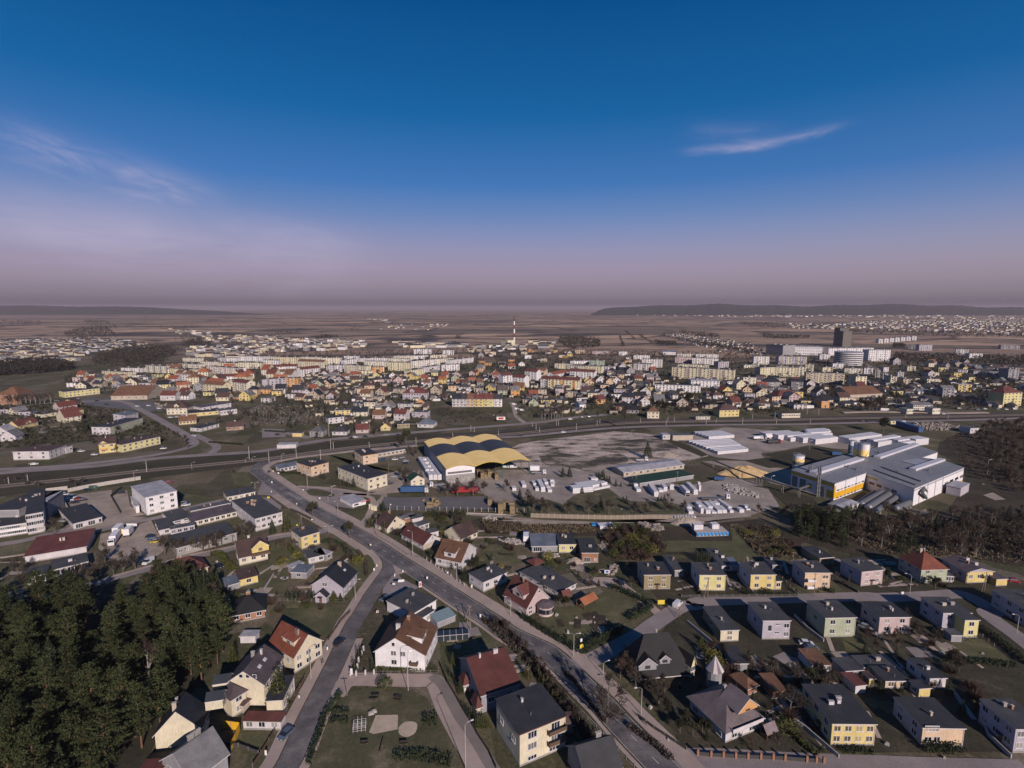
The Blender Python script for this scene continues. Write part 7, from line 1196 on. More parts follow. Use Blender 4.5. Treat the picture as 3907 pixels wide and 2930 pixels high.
for s,wd,h,mt,lb,sp_ in (('L4 110,90 300,215 560,370 700,450',1.2,2.6,SP,'spiky dark thuja hedge along the main road below the pink villa',.5),('L4 740,470 900,380 1180,245',1.2,3.0,SP,'spiky dark thuja hedge along the corner street',.5),('N4 1130,1330 1350,1420 1560,1520 1620,1570 1500,1650 1360,1720',2.0,2.2,SP,'thick trimmed hedge round the corner garden',0),('N2 570,960 650,1080 760,1160',2.5,2.4,TH,'broad green hedge beside the balcony house drive',0),('N2 460,980 560,960',3,2.2,TH,'short green hedge by the peach bungalow',0),('N2 690,1460 830,1470 960,1460',5,1.2,TH,'low wide green hedge above the black hipped roof',0),
    ('N2 1340,870 1430,960 1490,1010',2.5,2,TH,'green hedge below the small yellow house',0),('N2 1740,830 1850,800 1950,850 2080,950',2.0,1.6,SP,'dark hedge along the pavement by the garages',0),('N2 1480,1040 1700,1020 1850,990',1.8,1.8,SP,'dark hedge between garage and blue-grey shed',0),('N3 200,930 290,1060 300,1220',1.5,1.6,TW,'brown winter hedge inside the road bend',0),('L3 560,1560 900,1560 1180,1620',3.6,1.3,SP,'long low dark hedge at the bottom of the playground',0),('L3 870,1180 1020,1170',3.8,1.5,SP,'low dark hedge block at the right side of the playground',0),('L3 -120,1080 90,1090',1.5,1.3,SP,'upper dark hedge at the left of the playground',0),('L3 -120,1180 80,1190',1.5,1.3,SP,'second dark hedge at the left of the playground',0),
    ('L2 1800,880 1700,1020 1620,1150 1570,1330 1500,1500 1460,1640',1.6,1.5,SP,'ragged shrub hedge between playground and left road',0),('L3 380,630 560,640 900,640',1.0,1.2,TH,'low hedge in front of the white house',0),('L6 1470,190 1600,280 1800,430 2000,600',2.2,1.8,SP,'long dark hedge along the bending street',0),('L6 1100,520 1400,560 1850,600',2,1.8,SP,'dark hedge at the foot of the green garden',0),('L5 1180,1330 1350,1480 1440,1540',1.6,1.4,TH,'green hedge beside the villa drive',0),('L6 0,1490 230,1500 350,1510',1.6,1.2,SP,'dark hedge in front of the bright yellow house',0),('L6 870,1480 1090,1490 1290,1500',3,2,SP,'thick dark hedge in front of the peach cube house',0),('N5 580,1340 760,1420 1000,1430 1280,1430',1.4,1.2,SP,'dark front hedge of the mustard cube house',0),('N5 1620,1360 1760,1400',2.6,1.6,SP,'round dark hedge by the pinkish cube house',0),('M2 20,545 200,555',2.5,1.6,SP,'dark hedge along the car park beside the kiosk',0),
    ('N4 420,1290 700,1480',.8,1,TH,'low hedge beside the workshop',0),('M1 1760,640 2050,660',2,1.5,SP,'dark hedge on the roundabout edge',0),('M2 130,900 330,905',2,1.6,SP,'dark hedge below the arched garage',0),('L4 560,640 700,800 900,1080 1000,1200',.8,1.2,TW,'thin brown hedge along the left kerb',0),('L4 1240,1240 1500,1420 1700,1600',1.5,1.8,TW,'brown bushes behind the right pavement',0)):
    hedge(s,wd,h,mt,lb,75,.36,sp_)

# garden beds, paths and worn patches
rnd = random.Random(99)
for s,n in (('N2 650,1050 1300,1000 2050,1000 2100,1500 700,1640',26),('N3 300,560 2050,560 N4 1000,1000 1100,1350 300,1300 N3 1500,1150 500,760',34),('N4 1400,1150 N5 1900,950 N6 1800,1300 N5 0,1400',40),('L5 60,300 L6 1300,250 1600,900 1400,1400 L5 1500,1500 500,800',46),('L3 1050,100 1900,300 L4 500,1100 560,1500 L3 1500,1000',18),('L4 300,60 1100,20 1000,250 720,330',10),('M1 0,400 700,420 800,600 100,640',30),('M2 560,280 1400,300 1400,500 600,520',30),('M3 0,200 2212,150 2212,360 0,380',60),('M2 1100,850 1300,800 1350,950',5),('N1 0,900 250,900 250,1200 0,1250',6)):
    P = px(s); xs_ = [p.x for p in P]; ys_ = [p.y for p in P]; k = t = 0
    while k < n and t < n * 20:
        t += 1; x,y = rnd.uniform(min(xs_),max(xs_)),rnd.uniform(min(ys_),max(ys_))
        if not pin(x,y,P) or blocked(x,y,2.2): continue
        k += 1; w,d = (rnd.uniform(.8,1.4),rnd.uniform(6,14)) if rnd.random() < .4 else (rnd.uniform(2,5),rnd.uniform(2,7)); a = rnd.choice((-.25,.05,1.6,-1.2)) + rnd.uniform(-.1,.1); m = MB(); m.box(-w / 2,-d / 2,0,w / 2,d / 2,.16 + k * .001)
        tag(m.build('garden_path' if w < 1.5 else 'garden_bed',[PAVE if w < 1.5 else rnd.choice((DIRT,SCRB,GRAG,ASPL,SCRB))],None,(x,y,0),a),kind='structure')

# ------------------------------------------------------------------ masts, lamps, poles, signs
def mast(c,x,yb,yt,label,kind='rail'):
    P = W(c,x,yb); h = max(4,hgt(c,x,yt,yb)); r = empty({'rail': 'catenary_mast','pole': 'utility_pole','dpole': 'utility_pole'}[kind],P,0,None,{'rail': 'railway mast'}.get(kind,'utility pole'),{'rail': 'overhead line masts along the railway'}.get(kind,'utility poles')); m = MB(); wd = {'rail': .22,'pole': .13,'dpole': .14}[kind]
    m.tube((0,0,0),(0,0,h),wd,wd * .7,6)
    if kind == 'dpole': m.tube((-1.6,-.6,0),(0,0,h * .92),wd,wd * .7,6)
    m.build('pole',[CONC if kind == 'rail' else WOODP],r); m = MB()
    if kind == 'rail': m.tube((0,0,h - .8),(0,-3.4,h - .4),.07); m.tube((0,0,h - 2),(0,-3.2,h - .6),.05)
    else: m.box(-.9,-.06,h - .5,.9,.06,h - .38); [m.tube((k,0,h - .4),(k,0,h - .15),.05) for k in (-.8,0,.8)]
    m.build('bracket' if kind == 'rail' else 'crossarm',[METAL if kind == 'rail' else WOODP],r); ordl(r,label); return r
for s in ('M1 1240 890 790','M1 2105 780 670','M2 60 808 712','M2 290 768 690','M2 495 800 695','M2 565 585 480','M2 580 695 610','M2 602 695 630','M2 905 682 632','M2 1300 655 592','M2 1762 545 490','M2 1790 552 510','M2 1995 577 535','M2 1610 595 565','M3 68 505 470','M3 100 532 475','M3 130 557 508','M3 273 497 445','M3 290 495 445','M3 615 497 445','M3 638 475 440','M3 440 536 475','M3 1198 497 445','M3 1265 470 420','M3 980 470 430','M3 1212 460 420','M3 1535 486 430','M3 1620 472 435','M3 1842 486 425','M3 1925 440 395','M3 2115 446 382','M3 2128 482 432','M4 122 480 430','M4 408 476 430','M4 478 402 352','M4 1570 440 395','M4 1212 430 380','M4 380 400 350','M1 235 960 925','M1 75 985 945'):
    c,x,b,t = s.split(); mast(c,float(x),float(b),float(t),'grey overhead-line mast beside the railway')
def lamp(c,x,yb,yt,label,arms=1,ang=0.,arm=2.2,mt=None):
    P = W(c,x,yb); h = min(12,max(3.5,hgt(c,x,yt,yb))); r = empty('street_lamp',P,ang,None,'street lamp','street lamps'); m = MB(); m.tube((0,0,0),(0,0,h - .6),.11,.07,7); m.build('pole',[mt or CONC],r)
    for k in range(arms):
        s = 1 if k == 0 else -1; m = MB(); m.path([(0,0,h - .6),(s * arm * .25,0,h - .12),(s * arm * .8,0,h)],.05,5); m.build('arm',[METAL],r); m = MB(); m.box(s * arm * .8 - .35,-.14,h - .08,s * arm * .8 + .35,.14,h + .08); m.build('lamp_head',[TRIM],r)
    ordl(r,label)
LD = 'slender street lamp with a pale head'
for s,a,g in (('L3 712 850 385',1,.4),('L3 1318 1680 1150',1,.5),('L4 660 492 237',2,0),('L4 972 692 540',1,.4),('L4 1372 1102 805',1,3.3),('L2 1485 720 415',1,.3),('N3 1335 1260 1045',1,2.9),('N3 170 1490 1235',1,0),('N3 830 972 680',1,2.9),('N3 1955 1660 1440',1,3.),('N2 1580 182 35',1,.5),('N2 1858 265 165',1,.5),('N2 1815 345 270',1,.3),('N2 1930 492 345',1,2.8),('N2 1825 706 648',2,.2),('N2 975 188 130',2,.2),('M1 2130 800 760',1,.3),('M1 2072 810 775',1,.3),('M2 165 800 735',1,.4),('M1 1135 965 872',1,.3),('M1 1620 865 805',1,.3),('L6 1860 242 40',1,3.),('N6 795 1417 1182',1,2.6),('M4 75 960 915',1,0),('N6 360 1900 1000',1,0) if 0 else ('M4 400 700 620',1,0),('M3 905 585 535',1,0),('M4 1900 905 780',1,0),('N5 1030 130 45',1,0),('N1 1995 1100 1010',1,1)):
    c,x,b,t = s.split(); lamp(c,float(x),float(b),float(t),LD,a,g)
for s,k in (('N3 415 742 500','pole'),('N3 1485 1680 1530','dpole'),('L3 1365 205 -20','dpole'),('N5 300 1457 1212','dpole'),('N5 1522 1440 1165','pole'),('N6 1655 1368 1152','dpole'),('N2 1515 635 505','dpole'),('N2 715 820 720','pole'),('N5 1285 1030 920','pole'),('N4 1940 1670 1560','dpole'),('M2 1067 895 760','pole'),('M2 380 1030 880','pole'),('M2 590 1060 1010','pole'),('N3 985 280 150','pole'),('M3 912 975 905','pole'),('M3 945 985 915','pole'),('M3 1290 970 880','pole'),('N5 1720 500 330','pole'),('N5 1450 460 360','pole'),('L2 1865 900 780','pole')):
    c,x,b,t = s.split(); mast(c,float(x),float(b),float(t),'weathered wooden utility pole' if k == 'pole' else 'braced wooden utility pole',k)
SIGNC = {'white': simple('sign white',(.7,.68,.68)),'yellow': simple('sign yellow',(.65,.48,.05)),'red': simple('sign red',(.45,.04,.03)),'blue': simple('sign blue',(.03,.10,.35))}
def sign(c,x,yb,h,w_,hh,col,label,ang=0.,cols2=None):
    P = W(c,x,yb); r = empty('road_sign',P,ang,label,'road sign','road signs'); m = MB(); m.tube((0,.05,0),(0,.05,h),.04,.04,5); m.build('post',[METAL],r); m = MB(); m.box(-w_ / 2,-.03,h - hh,w_ / 2,.03,h); m.build('plate',[SIGNC[col]],r)
    if cols2: m = MB(); m.box(-w_ * .3,-.045,h - hh * .8,w_ * .3,-.03,h - hh * .2); m.build('symbol',[SIGNC[cols2]],r)
for q in (('N3',345,885,2.2,.7,.7,'white','white and yellow sign at the kerb opposite the two-tone roofed house',0,'yellow'),('N3',995,1262,2,.6,.9,'white','narrow white sign in the middle of the main road by the fork',.5),('N3',715,1162,1.2,.4,.9,'white','small white bollard at the right tip of the traffic island'),('N3',622,1212,1.4,.4,1.1,'white','white bollard at the left tip of the traffic island'),('N3',1230,1198,1.8,.7,.7,'white','round white sign by the fence of the rust-roofed house'),('N3',915,1350,3,1,2.2,'white','white pillar sign behind the shop',.4,'red'),('N3',1508,1368,2.4,.6,1.2,'white','white and yellow warning sign before the white bungalow',.3,'yellow'),
          ('N3',612,1350,2.4,1.0,.6,'white','small white direction sign by the parked dark car'),('N3',700,1392,5.2,2.2,.9,'white','white double billboard on a post behind the shop',.2),('N3',385,1170,2.2,.7,.9,'white','square sign on the lawn beside the curve'),('N3',415,1125,2.2,.6,.9,'white','triangular sign farther up beside the curve',0,'yellow'),('L3',1475,95,2,.5,1.1,'white','narrow white sign on the main road centre line'),('L3',388,55,2,.8,.8,'white','red-edged triangular sign at the shop corner',.4,'red'),('L2',1658,430,1.6,.4,1.1,'white','white marker post on the left verge of the left road'),('L2',1010,1545,1.8,.5,1.3,'white','white marker post near the bottom of the left road'),('L2',1360,935,1.2,.3,.8,'white','small white marker post by the garden fence'),
          ('L2',1912,690,2.4,.7,1.9,'white','tall white board beside the left road near the white house'),('L4',742,470,3.6,1.3,1.2,'yellow','yellow advertising board at the street corner below the lamp',.5),('L4',738,460,5.2,.7,1.0,'white','white sign above the yellow board at the street corner',.5),('N6',712,1415,1.2,.9,.9,'white','white electric box by the side street'),('N2',1170,150,2.2,.7,1.1,'white','white sign on the lane divider before the junction'),('N2',1245,48,2.4,1,1,'white','round white sign beside the road curve'),('N2',1185,25,2.4,.7,.9,'white','square white sign beside the road curve',0,'yellow'),('N2',1165,250,1.6,.5,.8,'white','small white sign on the junction mouth'),('N2',1720,345,2.4,.8,.8,'white','round sign behind the rounded bare tree'),('N2',1530,235,1.8,.6,.7,'white','white sign at the left end of the loop island'),('N2',1455,395,1.6,.6,.6,'white','small white sign at the road edge below the island'),('N2',1632,590,2.2,.7,.7,'white','white sign by the lawn corner at the junction'),
          ('N4',1725,1560,2.8,2.4,1.6,'yellow','yellow notice board at the corner beside the white van'),('M2',2016,465,5,8,3,'white','large white roadside billboard before the empty plot',0,'red'),('N3',575,420,2.4,.6,.6,'white','small white sign at the end of the car park fence'),('N4',1103,1185,2,2,1.4,'white','white sign on the yard gate by the stones',0,'blue'),('N3',1430,1700,1,.3,.7,'red','red marker') if 0 else ('N2',1460,655,2.2,.8,.7,'yellow','yellow sign at the lawn corner beside the junction'),('N2',1130,325,2,1.4,1,'yellow','bright yellow object sign on the verge behind the commercial block'),('N1',1520,650,2.4,5,1.6,'white','long white banner by the lorry yard gate')):
    sign(*q)
# pillars with lettering on the car wash: plain dark panel and red text strip
def text(body,P,rz,size,mt,label,name='lettering',tilt=math.pi / 2,parent=None):
    cu = bpy.data.curves.new(name,'FONT'); cu.body = body; cu.size = size; cu.extrude = .02; cu.materials.append(mt); cu.align_x = 'CENTER'; o = bpy.data.objects.new(name,cu); COL.objects.link(o); dg = bpy.context.evaluated_depsgraph_get(); me = bpy.data.meshes.new_from_object(o.evaluated_get(dg)); bpy.data.objects.remove(o)
    me.materials.clear(); me.materials.append(mt)
    o = link(name,me,parent,P); o.rotation_euler = (tilt,0,rz); return o
# ------------------------------------------------------------------ fences and walls
def fence(s,h,label,kind='panel',step=2.5,mt=None,pm=None,nm='fence',cat='fence',pw=.07,ph=.15,closed=True):
    P = px(s); r = empty(nm,P[0],0,label,cat); o = P[0]; mt = mt or WOODP; pm = pm or CONC; T = 0; posts = 0
    m = MB()
    for a,b in zip(P,P[1:]):
        u = (b - a).normalized(); v = Vector((-u.y,u.x,0)) * (.12 if kind == 'wall' else .03); q = [a - o - v,b - o - v,b - o + v,a - o + v]
        if kind in ('panel','wall','solid'):
            z0,z1 = (.0,h)
            for i in range(4): j = (i + 1) % 4; m.face([(q[i].x,q[i].y,z0),(q[j].x,q[j].y,z0),(q[j].x,q[j].y,z1),(q[i].x,q[i].y,z1)])
            m.face([(k.x,k.y,z1) for k in q])
        else:
            for z in ((.25,h * .9) if kind == 'rail' else (h * .3,h * .55,h * .9)):
                m.tube((q[0].x,q[0].y,z),(q[1].x,q[1].y,z),.04,.04,4)
            if kind == 'plinth': m.box(0,0,0,.01,.01,.01)
    m.build({'wall': 'wall','panel': 'panel','solid': 'panel'}.get(kind,'rails'),[mt],r)
    if kind == 'wall': return r
    for a,b in zip(P,P[1:]):
        L_ = (b - a).length; n_ = max(1,round(L_ / step))
        for i in range(0 if a is P[0] else 1,n_ + 1):
            if posts > 90: break
            p = a.lerp(b,i / n_) - o; m = MB(); m.box(-pw,-pw,0,pw,pw,h + ph); m.build('post',[pm],r,p); posts += 1
    return r
BRK = wallm('brick'); WHT = wallm('white'); DKW = simple('dark fence',(.05,.045,.045),rough=.9); WSH = simple('mesh fence',(.16,.15,.14),rough=.8)
fence('L5 170,1530 310,1545 440,1550 570,1560 700,1565 835,1570 965,1575 1090,1582 1320,1600 1420,1605 1500,1610',1.1,'dark fence with brick pillars along the bottom right street','panel',5,DKW,BRK,pw=.25,ph=.7)
fence('L3 105,688 165,685 262,678 352,672',1.1,'short fence with white pillars in front of the white house','rail',3,DKW,WHT,pw=.22,ph=.5); fence('L3 165,680 190,540 225,470 242,420',1.1,'side fence with white pillars between white house and left road','rail',3,DKW,WHT,pw=.22,ph=.5)
fence('L3 360,665 700,662 1030,655',.9,'low mesh fence along the lane before the white house','rail',2.5,WSH,WSH); fence('L3 1040,560 1130,780 1250,980 1350,1150 1440,1320 1560,1500 1640,1680',1.2,'dark fence along the right side of the park lane','panel',3,DKW,DKW)
fence('N3 565,440 900,448 1300,455 1700,462 2111,468',2.2,'post fence along the near side of the dark lot','rail',3.6,WSH,CONC,pw=.12); fence('N4 230,525 700,540 1150,548 1500,545 1860,548',2.2,'long pale plank fence along the works yard','panel',3,simple('plank fence',(.24,.19,.15),rough=.9),CONC,pw=.1)
fence('N1 780,235 1000,190 1300,140 1620,90',2.2,'long pale concrete wall beside the railway at the left','wall',mt=CONC,nm='concrete_wall',cat='wall'); fence('N1 500,238 780,205',2.2,'weathered concrete wall section left of the long pale one','wall',mt=CONC,nm='concrete_wall',cat='wall'); fence('N1 680,240 770,420 870,600',2,'grey wall between the factory yard and the car yard','wall',mt=CONC,nm='concrete_wall',cat='wall')
fence('N1 1275,290 1385,480',1.4,'dark fence across the gravel yard','panel',3,DKW,DKW); fence('N1 1275,290 1400,190',1.4,'upper dark fence of the gravel yard','panel',3,DKW,DKW); fence('N2 1380,450 1460,480 1640,570',1.6,'dark picket fence along the junction lawn','panel',2.5,DKW,DKW,pw=.12,ph=.1)
fence('N3 990,1020 1090,1090 1210,1170 1330,1250 1420,1320',1.3,'fence with pale posts beside the steep rust-roofed house','rail',3,DKW,CONC,pw=.14); fence('N3 430,760 600,850 760,960 950,1010',1.1,'garden fence along the main road before the two-tone roofed house','rail',3,WSH,WSH); fence('N3 -100,1160 100,1000 165,965',1,'low whitish wall inside the road bend','wall',mt=CONC,nm='low_wall',cat='wall')
fence('N3 1450,480 1900,500',.5,'low pale kerb wall below the plank fence','wall',mt=CONC,nm='low_wall',cat='wall')
for s,lb in (('N5 75,1230 200,1380 230,1440','garden fence left of the lemon cube house'),('N5 640,1180 720,1300 860,1440','low wall beside the mustard cube house drive'),('N5 1120,1190 1250,1330 1340,1420','mesh fence between mustard and pinkish cube houses'),('N6 -180,1220 0,1290 200,1400','fence beside the mauve-grey cube house'),('N4 2030,1180 2111,1250','fence right of the ochre-grey cube house'),('N5 0,1445 400,1442 1340,1440','front fence along the north side of the side street'),('L5 60,130 300,330 420,430','low wall in the yard of the first lower cube house'),('L5 1190,60 1330,200 1500,330','wall along the drive of the green cube house'),('L5 1000,1050 1300,1250 1660,1560','long concrete wall between villa and yellow house'),('L6 1290,330 1500,280 1620,380','dark rail beside the street bend'),('L6 1480,1140 1560,1330 1800,1560','white-topped wall beside the lilac-white cube house'),('L4 560,900 900,1240 1300,1659','white rail fence between cream house garden and brown bank'),('L4 1330,1120 1500,1250 1850,1480','fence behind the right pavement'),('L2 870,1659 1040,1390 1250,1000 1420,720','brown picket fence between gardens and left road'),('L2 1660,330 1800,120 1900,20','brown fence of the upper garden at the left road'),('N2 880,120 1000,-100 1200,-150','x') if 0 else ('N2 690,1480 1000,1475 1350,1490 2000,1500','thin wire fence across the upper left gardens'),('L2 440,1420 720,1440 930,1520','garden fence by the small lawn at lower left'),('N2 1070,1380 1190,1190','brown garden path fence left of the lilac-white house') ):
    fence(s,1.1,lb,'wall' if 'wall' in lb else 'rail' if ('wire' in lb or 'mesh' in lb or 'rail' in lb) else 'panel',3,CONC if 'wall' in lb else (WHT if 'white' in lb else WSH if 'mesh' in lb or 'wire' in lb else DKW if 'brown' not in lb else wallm('wood')),WSH)
# orange tarpaulin fence
fence('L2 550,1240 735,1262',2.2,'orange tarpaulin screen behind the dark-roofed house','solid',3,steel('orange'),METAL,nm='tarpaulin_screen',cat='screen'); fence('L2 735,1262 690,1380 640,1480',2.2,'side of the orange tarpaulin screen running toward the lawn','solid',3,steel('orange'),METAL,nm='tarpaulin_screen',cat='screen')
# ------------------------------------------------------------------ vehicles
def paint(k): return simple('car paint ' + k,{'silver': (.30,.31,.34),'dark': (.025,.027,.035),'white': (.68,.67,.70),'red': (.25,.02,.03),'blue': (.03,.07,.18),'grey': (.13,.14,.16),'green': (.05,.10,.06),'yellow': (.5,.38,.06),'slate': (.10,.13,.19)}[k],rough=.28,metal=.15,var=.03)
TYRE = simple('tyre',(.02,.02,.02),rough=.9); LIGHT = simple('headlight',(.7,.7,.68),rough=.15); TAIL = simple('tail light',(.4,.02,.02),rough=.3)
VM = {}
def vmeshes(kind,col_):
    k = (kind,col_)
    if k in VM: return VM[k]
    if kind == 'car': prof = [(-2.1,.25),(2.1,.25),(2.12,.7),(1.25,.92),(-1.75,.98),(-2.1,.85)]; cab = [(-1.75,.97),(1.2,.91),(.45,1.42),(-1.25,1.45)]; hw = .86
    elif kind == 'van': prof = [(-2.4,.3),(2.4,.3),(2.42,.85),(1.75,1.15),(-2.4,1.15)]; cab = [(-2.4,1.14),(1.7,1.14),(1.05,1.9),(-2.35,1.95)]; hw = .95
    M_ = MB()
    def prism(p,w0,w1,z_sw,mb,mi=0):
        def wy(z): return w0 if z < z_sw else w1
        Lf = [(x,-wy(z),z) for x,z in p]; Rg = [(x,wy(z),z) for x,z in p]; n = len(p)
        mb.face(Lf,mi); mb.face(Rg[::-1],mi)
        for i in range(n): j = (i + 1) % n; mb.face([Lf[j],Lf[i],Rg[i],Rg[j]],mi)
    prism(prof,hw,hw,9,M_); G = MB(); prism(cab,hw - .03,hw - .18,cab[0][1] + .1,G); Rf = MB(); x0,x1 = cab[3][0],cab[2][0]; z = max(cab[2][1],cab[3][1]); Rf.box(x0 - .02,-hw + .16,z - .02,x1 + .02,hw - .16,z + .03)
    if kind == 'van': Rf.box(-2.42,-hw + .03,1.16,.2,-hw + .16,1.92); Rf.box(-2.42,hw - .16,1.16,.2,hw - .03,1.92); Rf.box(-2.44,-hw + .05,1.1,-2.36,hw - .05,1.93)
    T = MB(); T.tube((0,-.11,0),(0,.11,0),.32,.32,12); Ri = MB(); Ri.tube((0,-.13,0),(0,.13,0),.18,.18,8); Hl = MB(); Hl.box(-.04,-.18,-.08,.05,.18,.08)
    VM[k] = [M_.mesh('body',[paint(col_)]),G.mesh('window_glass',[GLASS]),Rf.mesh('cabin_roof',[paint(col_)]),T.mesh('wheel',[TYRE]),Ri.mesh('rim',[METAL]),Hl.mesh('headlight',[LIGHT]),Hl.mesh('tail_light',[TAIL]),hw,2.1 if kind == 'car' else 2.4]
    return VM[k]
def car(c,x,y,ang,col_,label,kind='car',s=1.):
    P = W(c,x,y); b,g,rf,t,ri,hl,tl,hw,hl_ = vmeshes(kind,col_); r = empty('parked_car' if kind == 'car' else 'van',(P.x,P.y,.1),R(ang),None,'car' if kind == 'car' else 'van','cars and vans'); r.scale = (s,s,s)
    bo = link('body',b,r); link('window_glass',g,r); link('cabin_roof',rf,r)
    for dx in (-1.3,1.35):
        for dy in (-hw + .08,hw - .08): w_ = link('wheel',t,r,(dx,dy,.32)); link('rim',ri,w_)
    for dy in (-.6,.6): link('headlight',hl,r,(hl_,dy,.62)); link('tail_light',tl,r,(-hl_,dy,.68))
    ordl(r,label)
car('L2',1785,345,68,'dark','dark car with pale rear window driving on the left road'); car('L2',1222,1320,248,'slate','slate-blue estate car parked on the verge of the left road'); car('N4',1915,1545,50,'white','white panel van parked at the corner of the side street','van'); car('N4',1250,1295,300,'dark','dark car before the gate near the ochre-grey house'); car('L5',1315,360,350,'white','white hatchback in the drive beside the green cube house'); car('L5',1370,412,350,'slate','car half behind the veranda house roof')
car('L6',232,140,310,'grey','car in the shaded drive beside the pinkish cube house'); car('L6',265,190,310,'silver','car in the shaded drive beside the pinkish cube house'); car('L6',345,265,310,'dark','car in the shaded drive beside the pinkish cube house'); car('N6',1995,1270,340,'red','red car in the drive by the small yellow garage'); car('N3',515,1470,235,'slate','dark car in the shade behind the white shop'); car('N1',1708,1050,265,'white','white van on the street by the bare trees','van'); car('N1',1605,1065,250,'dark','dark car beside the white van')
for s in ('1765 785 20 blue','1795 815 20 yellow','1735 755 20 dark','835 305 20 white','800 335 20 white','905 320 20 red','860 365 20 dark','950 335 20 dark','735 575 5 silver','745 270 10 white','1000 222 10 dark','1395 250 10 dark','1950 128 5 red'): x,y,a,k = s.split(); car('N1',float(x),float(y),float(a),k,k + ' car in the gravel yards at left')
car('N1',1085,200,5,'green','green van by the concrete wall','van'); car('N2',168,362,20,'dark','dark car behind the white office'); car('N2',182,392,20,'white','white car behind the white office'); car('N2',560,1100,330,'dark','dark car on the drive between the hedges'); car('N4',195,1215,300,'blue','blue car under the workshop roof edge'); car('N4',415,1115,330,'blue','blue covered car behind the long low workshop'); car('N2',1640,880,20,'dark','dark car by the yellow cube house garages'); car('L3',920,175,30,'slate','dark car beside the greenhouse')
for s in ('M1 690 716 10 white','M1 268 826 30 dark','M1 292 826 30 white','M1 1380 693 20 white','M1 800 745 5 white','M1 1160 335 5 white','M1 1255 330 5 white','M1 1500 480 330 dark','M1 1635 585 330 white','M1 1345 355 5 white','M1 1350 375 5 grey','M1 1550 410 5 white','M1 1440 430 5 white','M1 1495 428 5 silver','M1 650 272 5 white','M1 480 290 5 white','M1 820 290 5 dark','M1 900 320 5 dark','M1 1480 350 5 dark','M2 1110 930 20 silver','M2 1077 990 20 dark','M2 785 597 8 white','M2 755 607 8 dark','M2 872 593 8 dark','M2 130 577 5 dark','M2 1047 577 8 silver','M2 1150 580 8 dark','M2 1022 790 5 blue','M2 1122 785 5 white','M2 1210 800 30 silver','M2 1215 820 30 dark','M2 1180 770 30 silver','M2 1245 890 20 dark','M2 365 308 5 white','M2 1000 280 5 white','M2 2050 850 10 white','M2 2085 850 10 white','M2 2120 852 10 white','M2 2130 320 5 white','M2 2150 360 5 white','M2 2195 370 5 white','M2 1965 415 5 silver','M2 2180 585 5 dark','M3 490 432 5 dark','M3 550 428 5 dark','M3 388 445 5 white','M3 330 555 5 white','M3 180 562 5 dark','M4 1530 400 5 white','M4 1560 398 5 silver','M4 2060 362 5 white','M4 1990 358 5 silver','M4 1880 358 5 white','M4 1750 360 5 dark','M4 1660 352 5 white','M4 1820 362 5 silver','M4 2130 360 5 white','M4 850 465 5 dark','M4 900 465 5 dark','M4 1300 482 5 white','M4 1350 492 5 dark'):
    c,x,y,a,k = s.split(); car(c,float(x),float(y),float(a),k,k + ' car on the far roads and car parks','van' if k == 'white' and float(x) > 2100 else 'car')
def truck(c,x,y,ang,L_,body,cabc,label,bh=2.9,cab=True,load=None,name='lorry'):
    P = W(c,x,y); r = empty(name,(P.x,P.y,.1),R(ang),label,'lorry','lorries'); m = MB()
    if load != 'flat': m.box(0,-1.25,1.1,L_,1.25,1.1 + bh); m.build('box_body',[steel(body)],r)
    else:
        m.box(0,-1.25,1.0,L_,1.25,1.25); m.build('flatbed',[steel(body)],r)
    m = MB(); m.box(.1,-.5,.7,L_ + (2.4 if cab else 0),.5,1.05); m.build('chassis',[TYRE],r)
    if cab:
        m = MB(); x0 = L_ + .5; m.box(x0,-1.2,.6,x0 + 2.0,1.2,2.0); m.box(x0,-1.2,2.0,x0 + 1.8,1.2,3.2); m.build('cab',[paint(cabc)],r); m = MB(); m.box(x0 + 1.8,-1.05,2.05,x0 + 1.86,1.05,2.9); m.box(x0 + .6,-1.23,2.0,x0 + 1.5,-1.2,2.8); m.box(x0 + .6,1.2,2.0,x0 + 1.5,1.23,2.8); m.build('windscreen',[GLASS],r)
    for wx in ([.9,2.1,L_ + 1.4] if L_ < 9 else [1,2.3,3.6,L_ - 1.5,L_ + 1.4]):
        if wx > L_ and not cab: continue
        for s in (-1,1): m = MB(); m.tube((wx,s * 1.0,.5),(wx,s * 1.27,.5),.5,.5,12); m.build('wheel',[TYRE],r)
    return r
truck('M2',1172,1066,2,13.2,'blue','white','lorry with long dark blue trailer in front of the small green-roofed house'); truck('M2',1602,1070,2,15,'red','dark','lorry with long red trailer behind the bare trees',cab=False); truck('M2',1560,1000,200,8,'pale','white','lorry with white cab facing the small green-roofed house',load='flat')
truck('N1',1455,760,105,5,'white','white','small lorry with yellow and white box body',cab=False); m = MB(); 
truck('N1',1330,745,105,6,'white','white','white box lorry left of the yellow one in the lorry yard',cab=False); truck('N1',1360,760,292,8,'white','white','long white box lorry with its cab toward the camera in the lorry yard'); m = MB(); P = W('N1',1428,742); m.box(-1.6,-.1,1.2,1.6,.1,3.6); y_ = m.build('yellow_panel',[steel('yellow')],None,(P.x,P.y - .3,.1)); tag(y_,'yellow rear door panel standing at the small box lorry','panel')
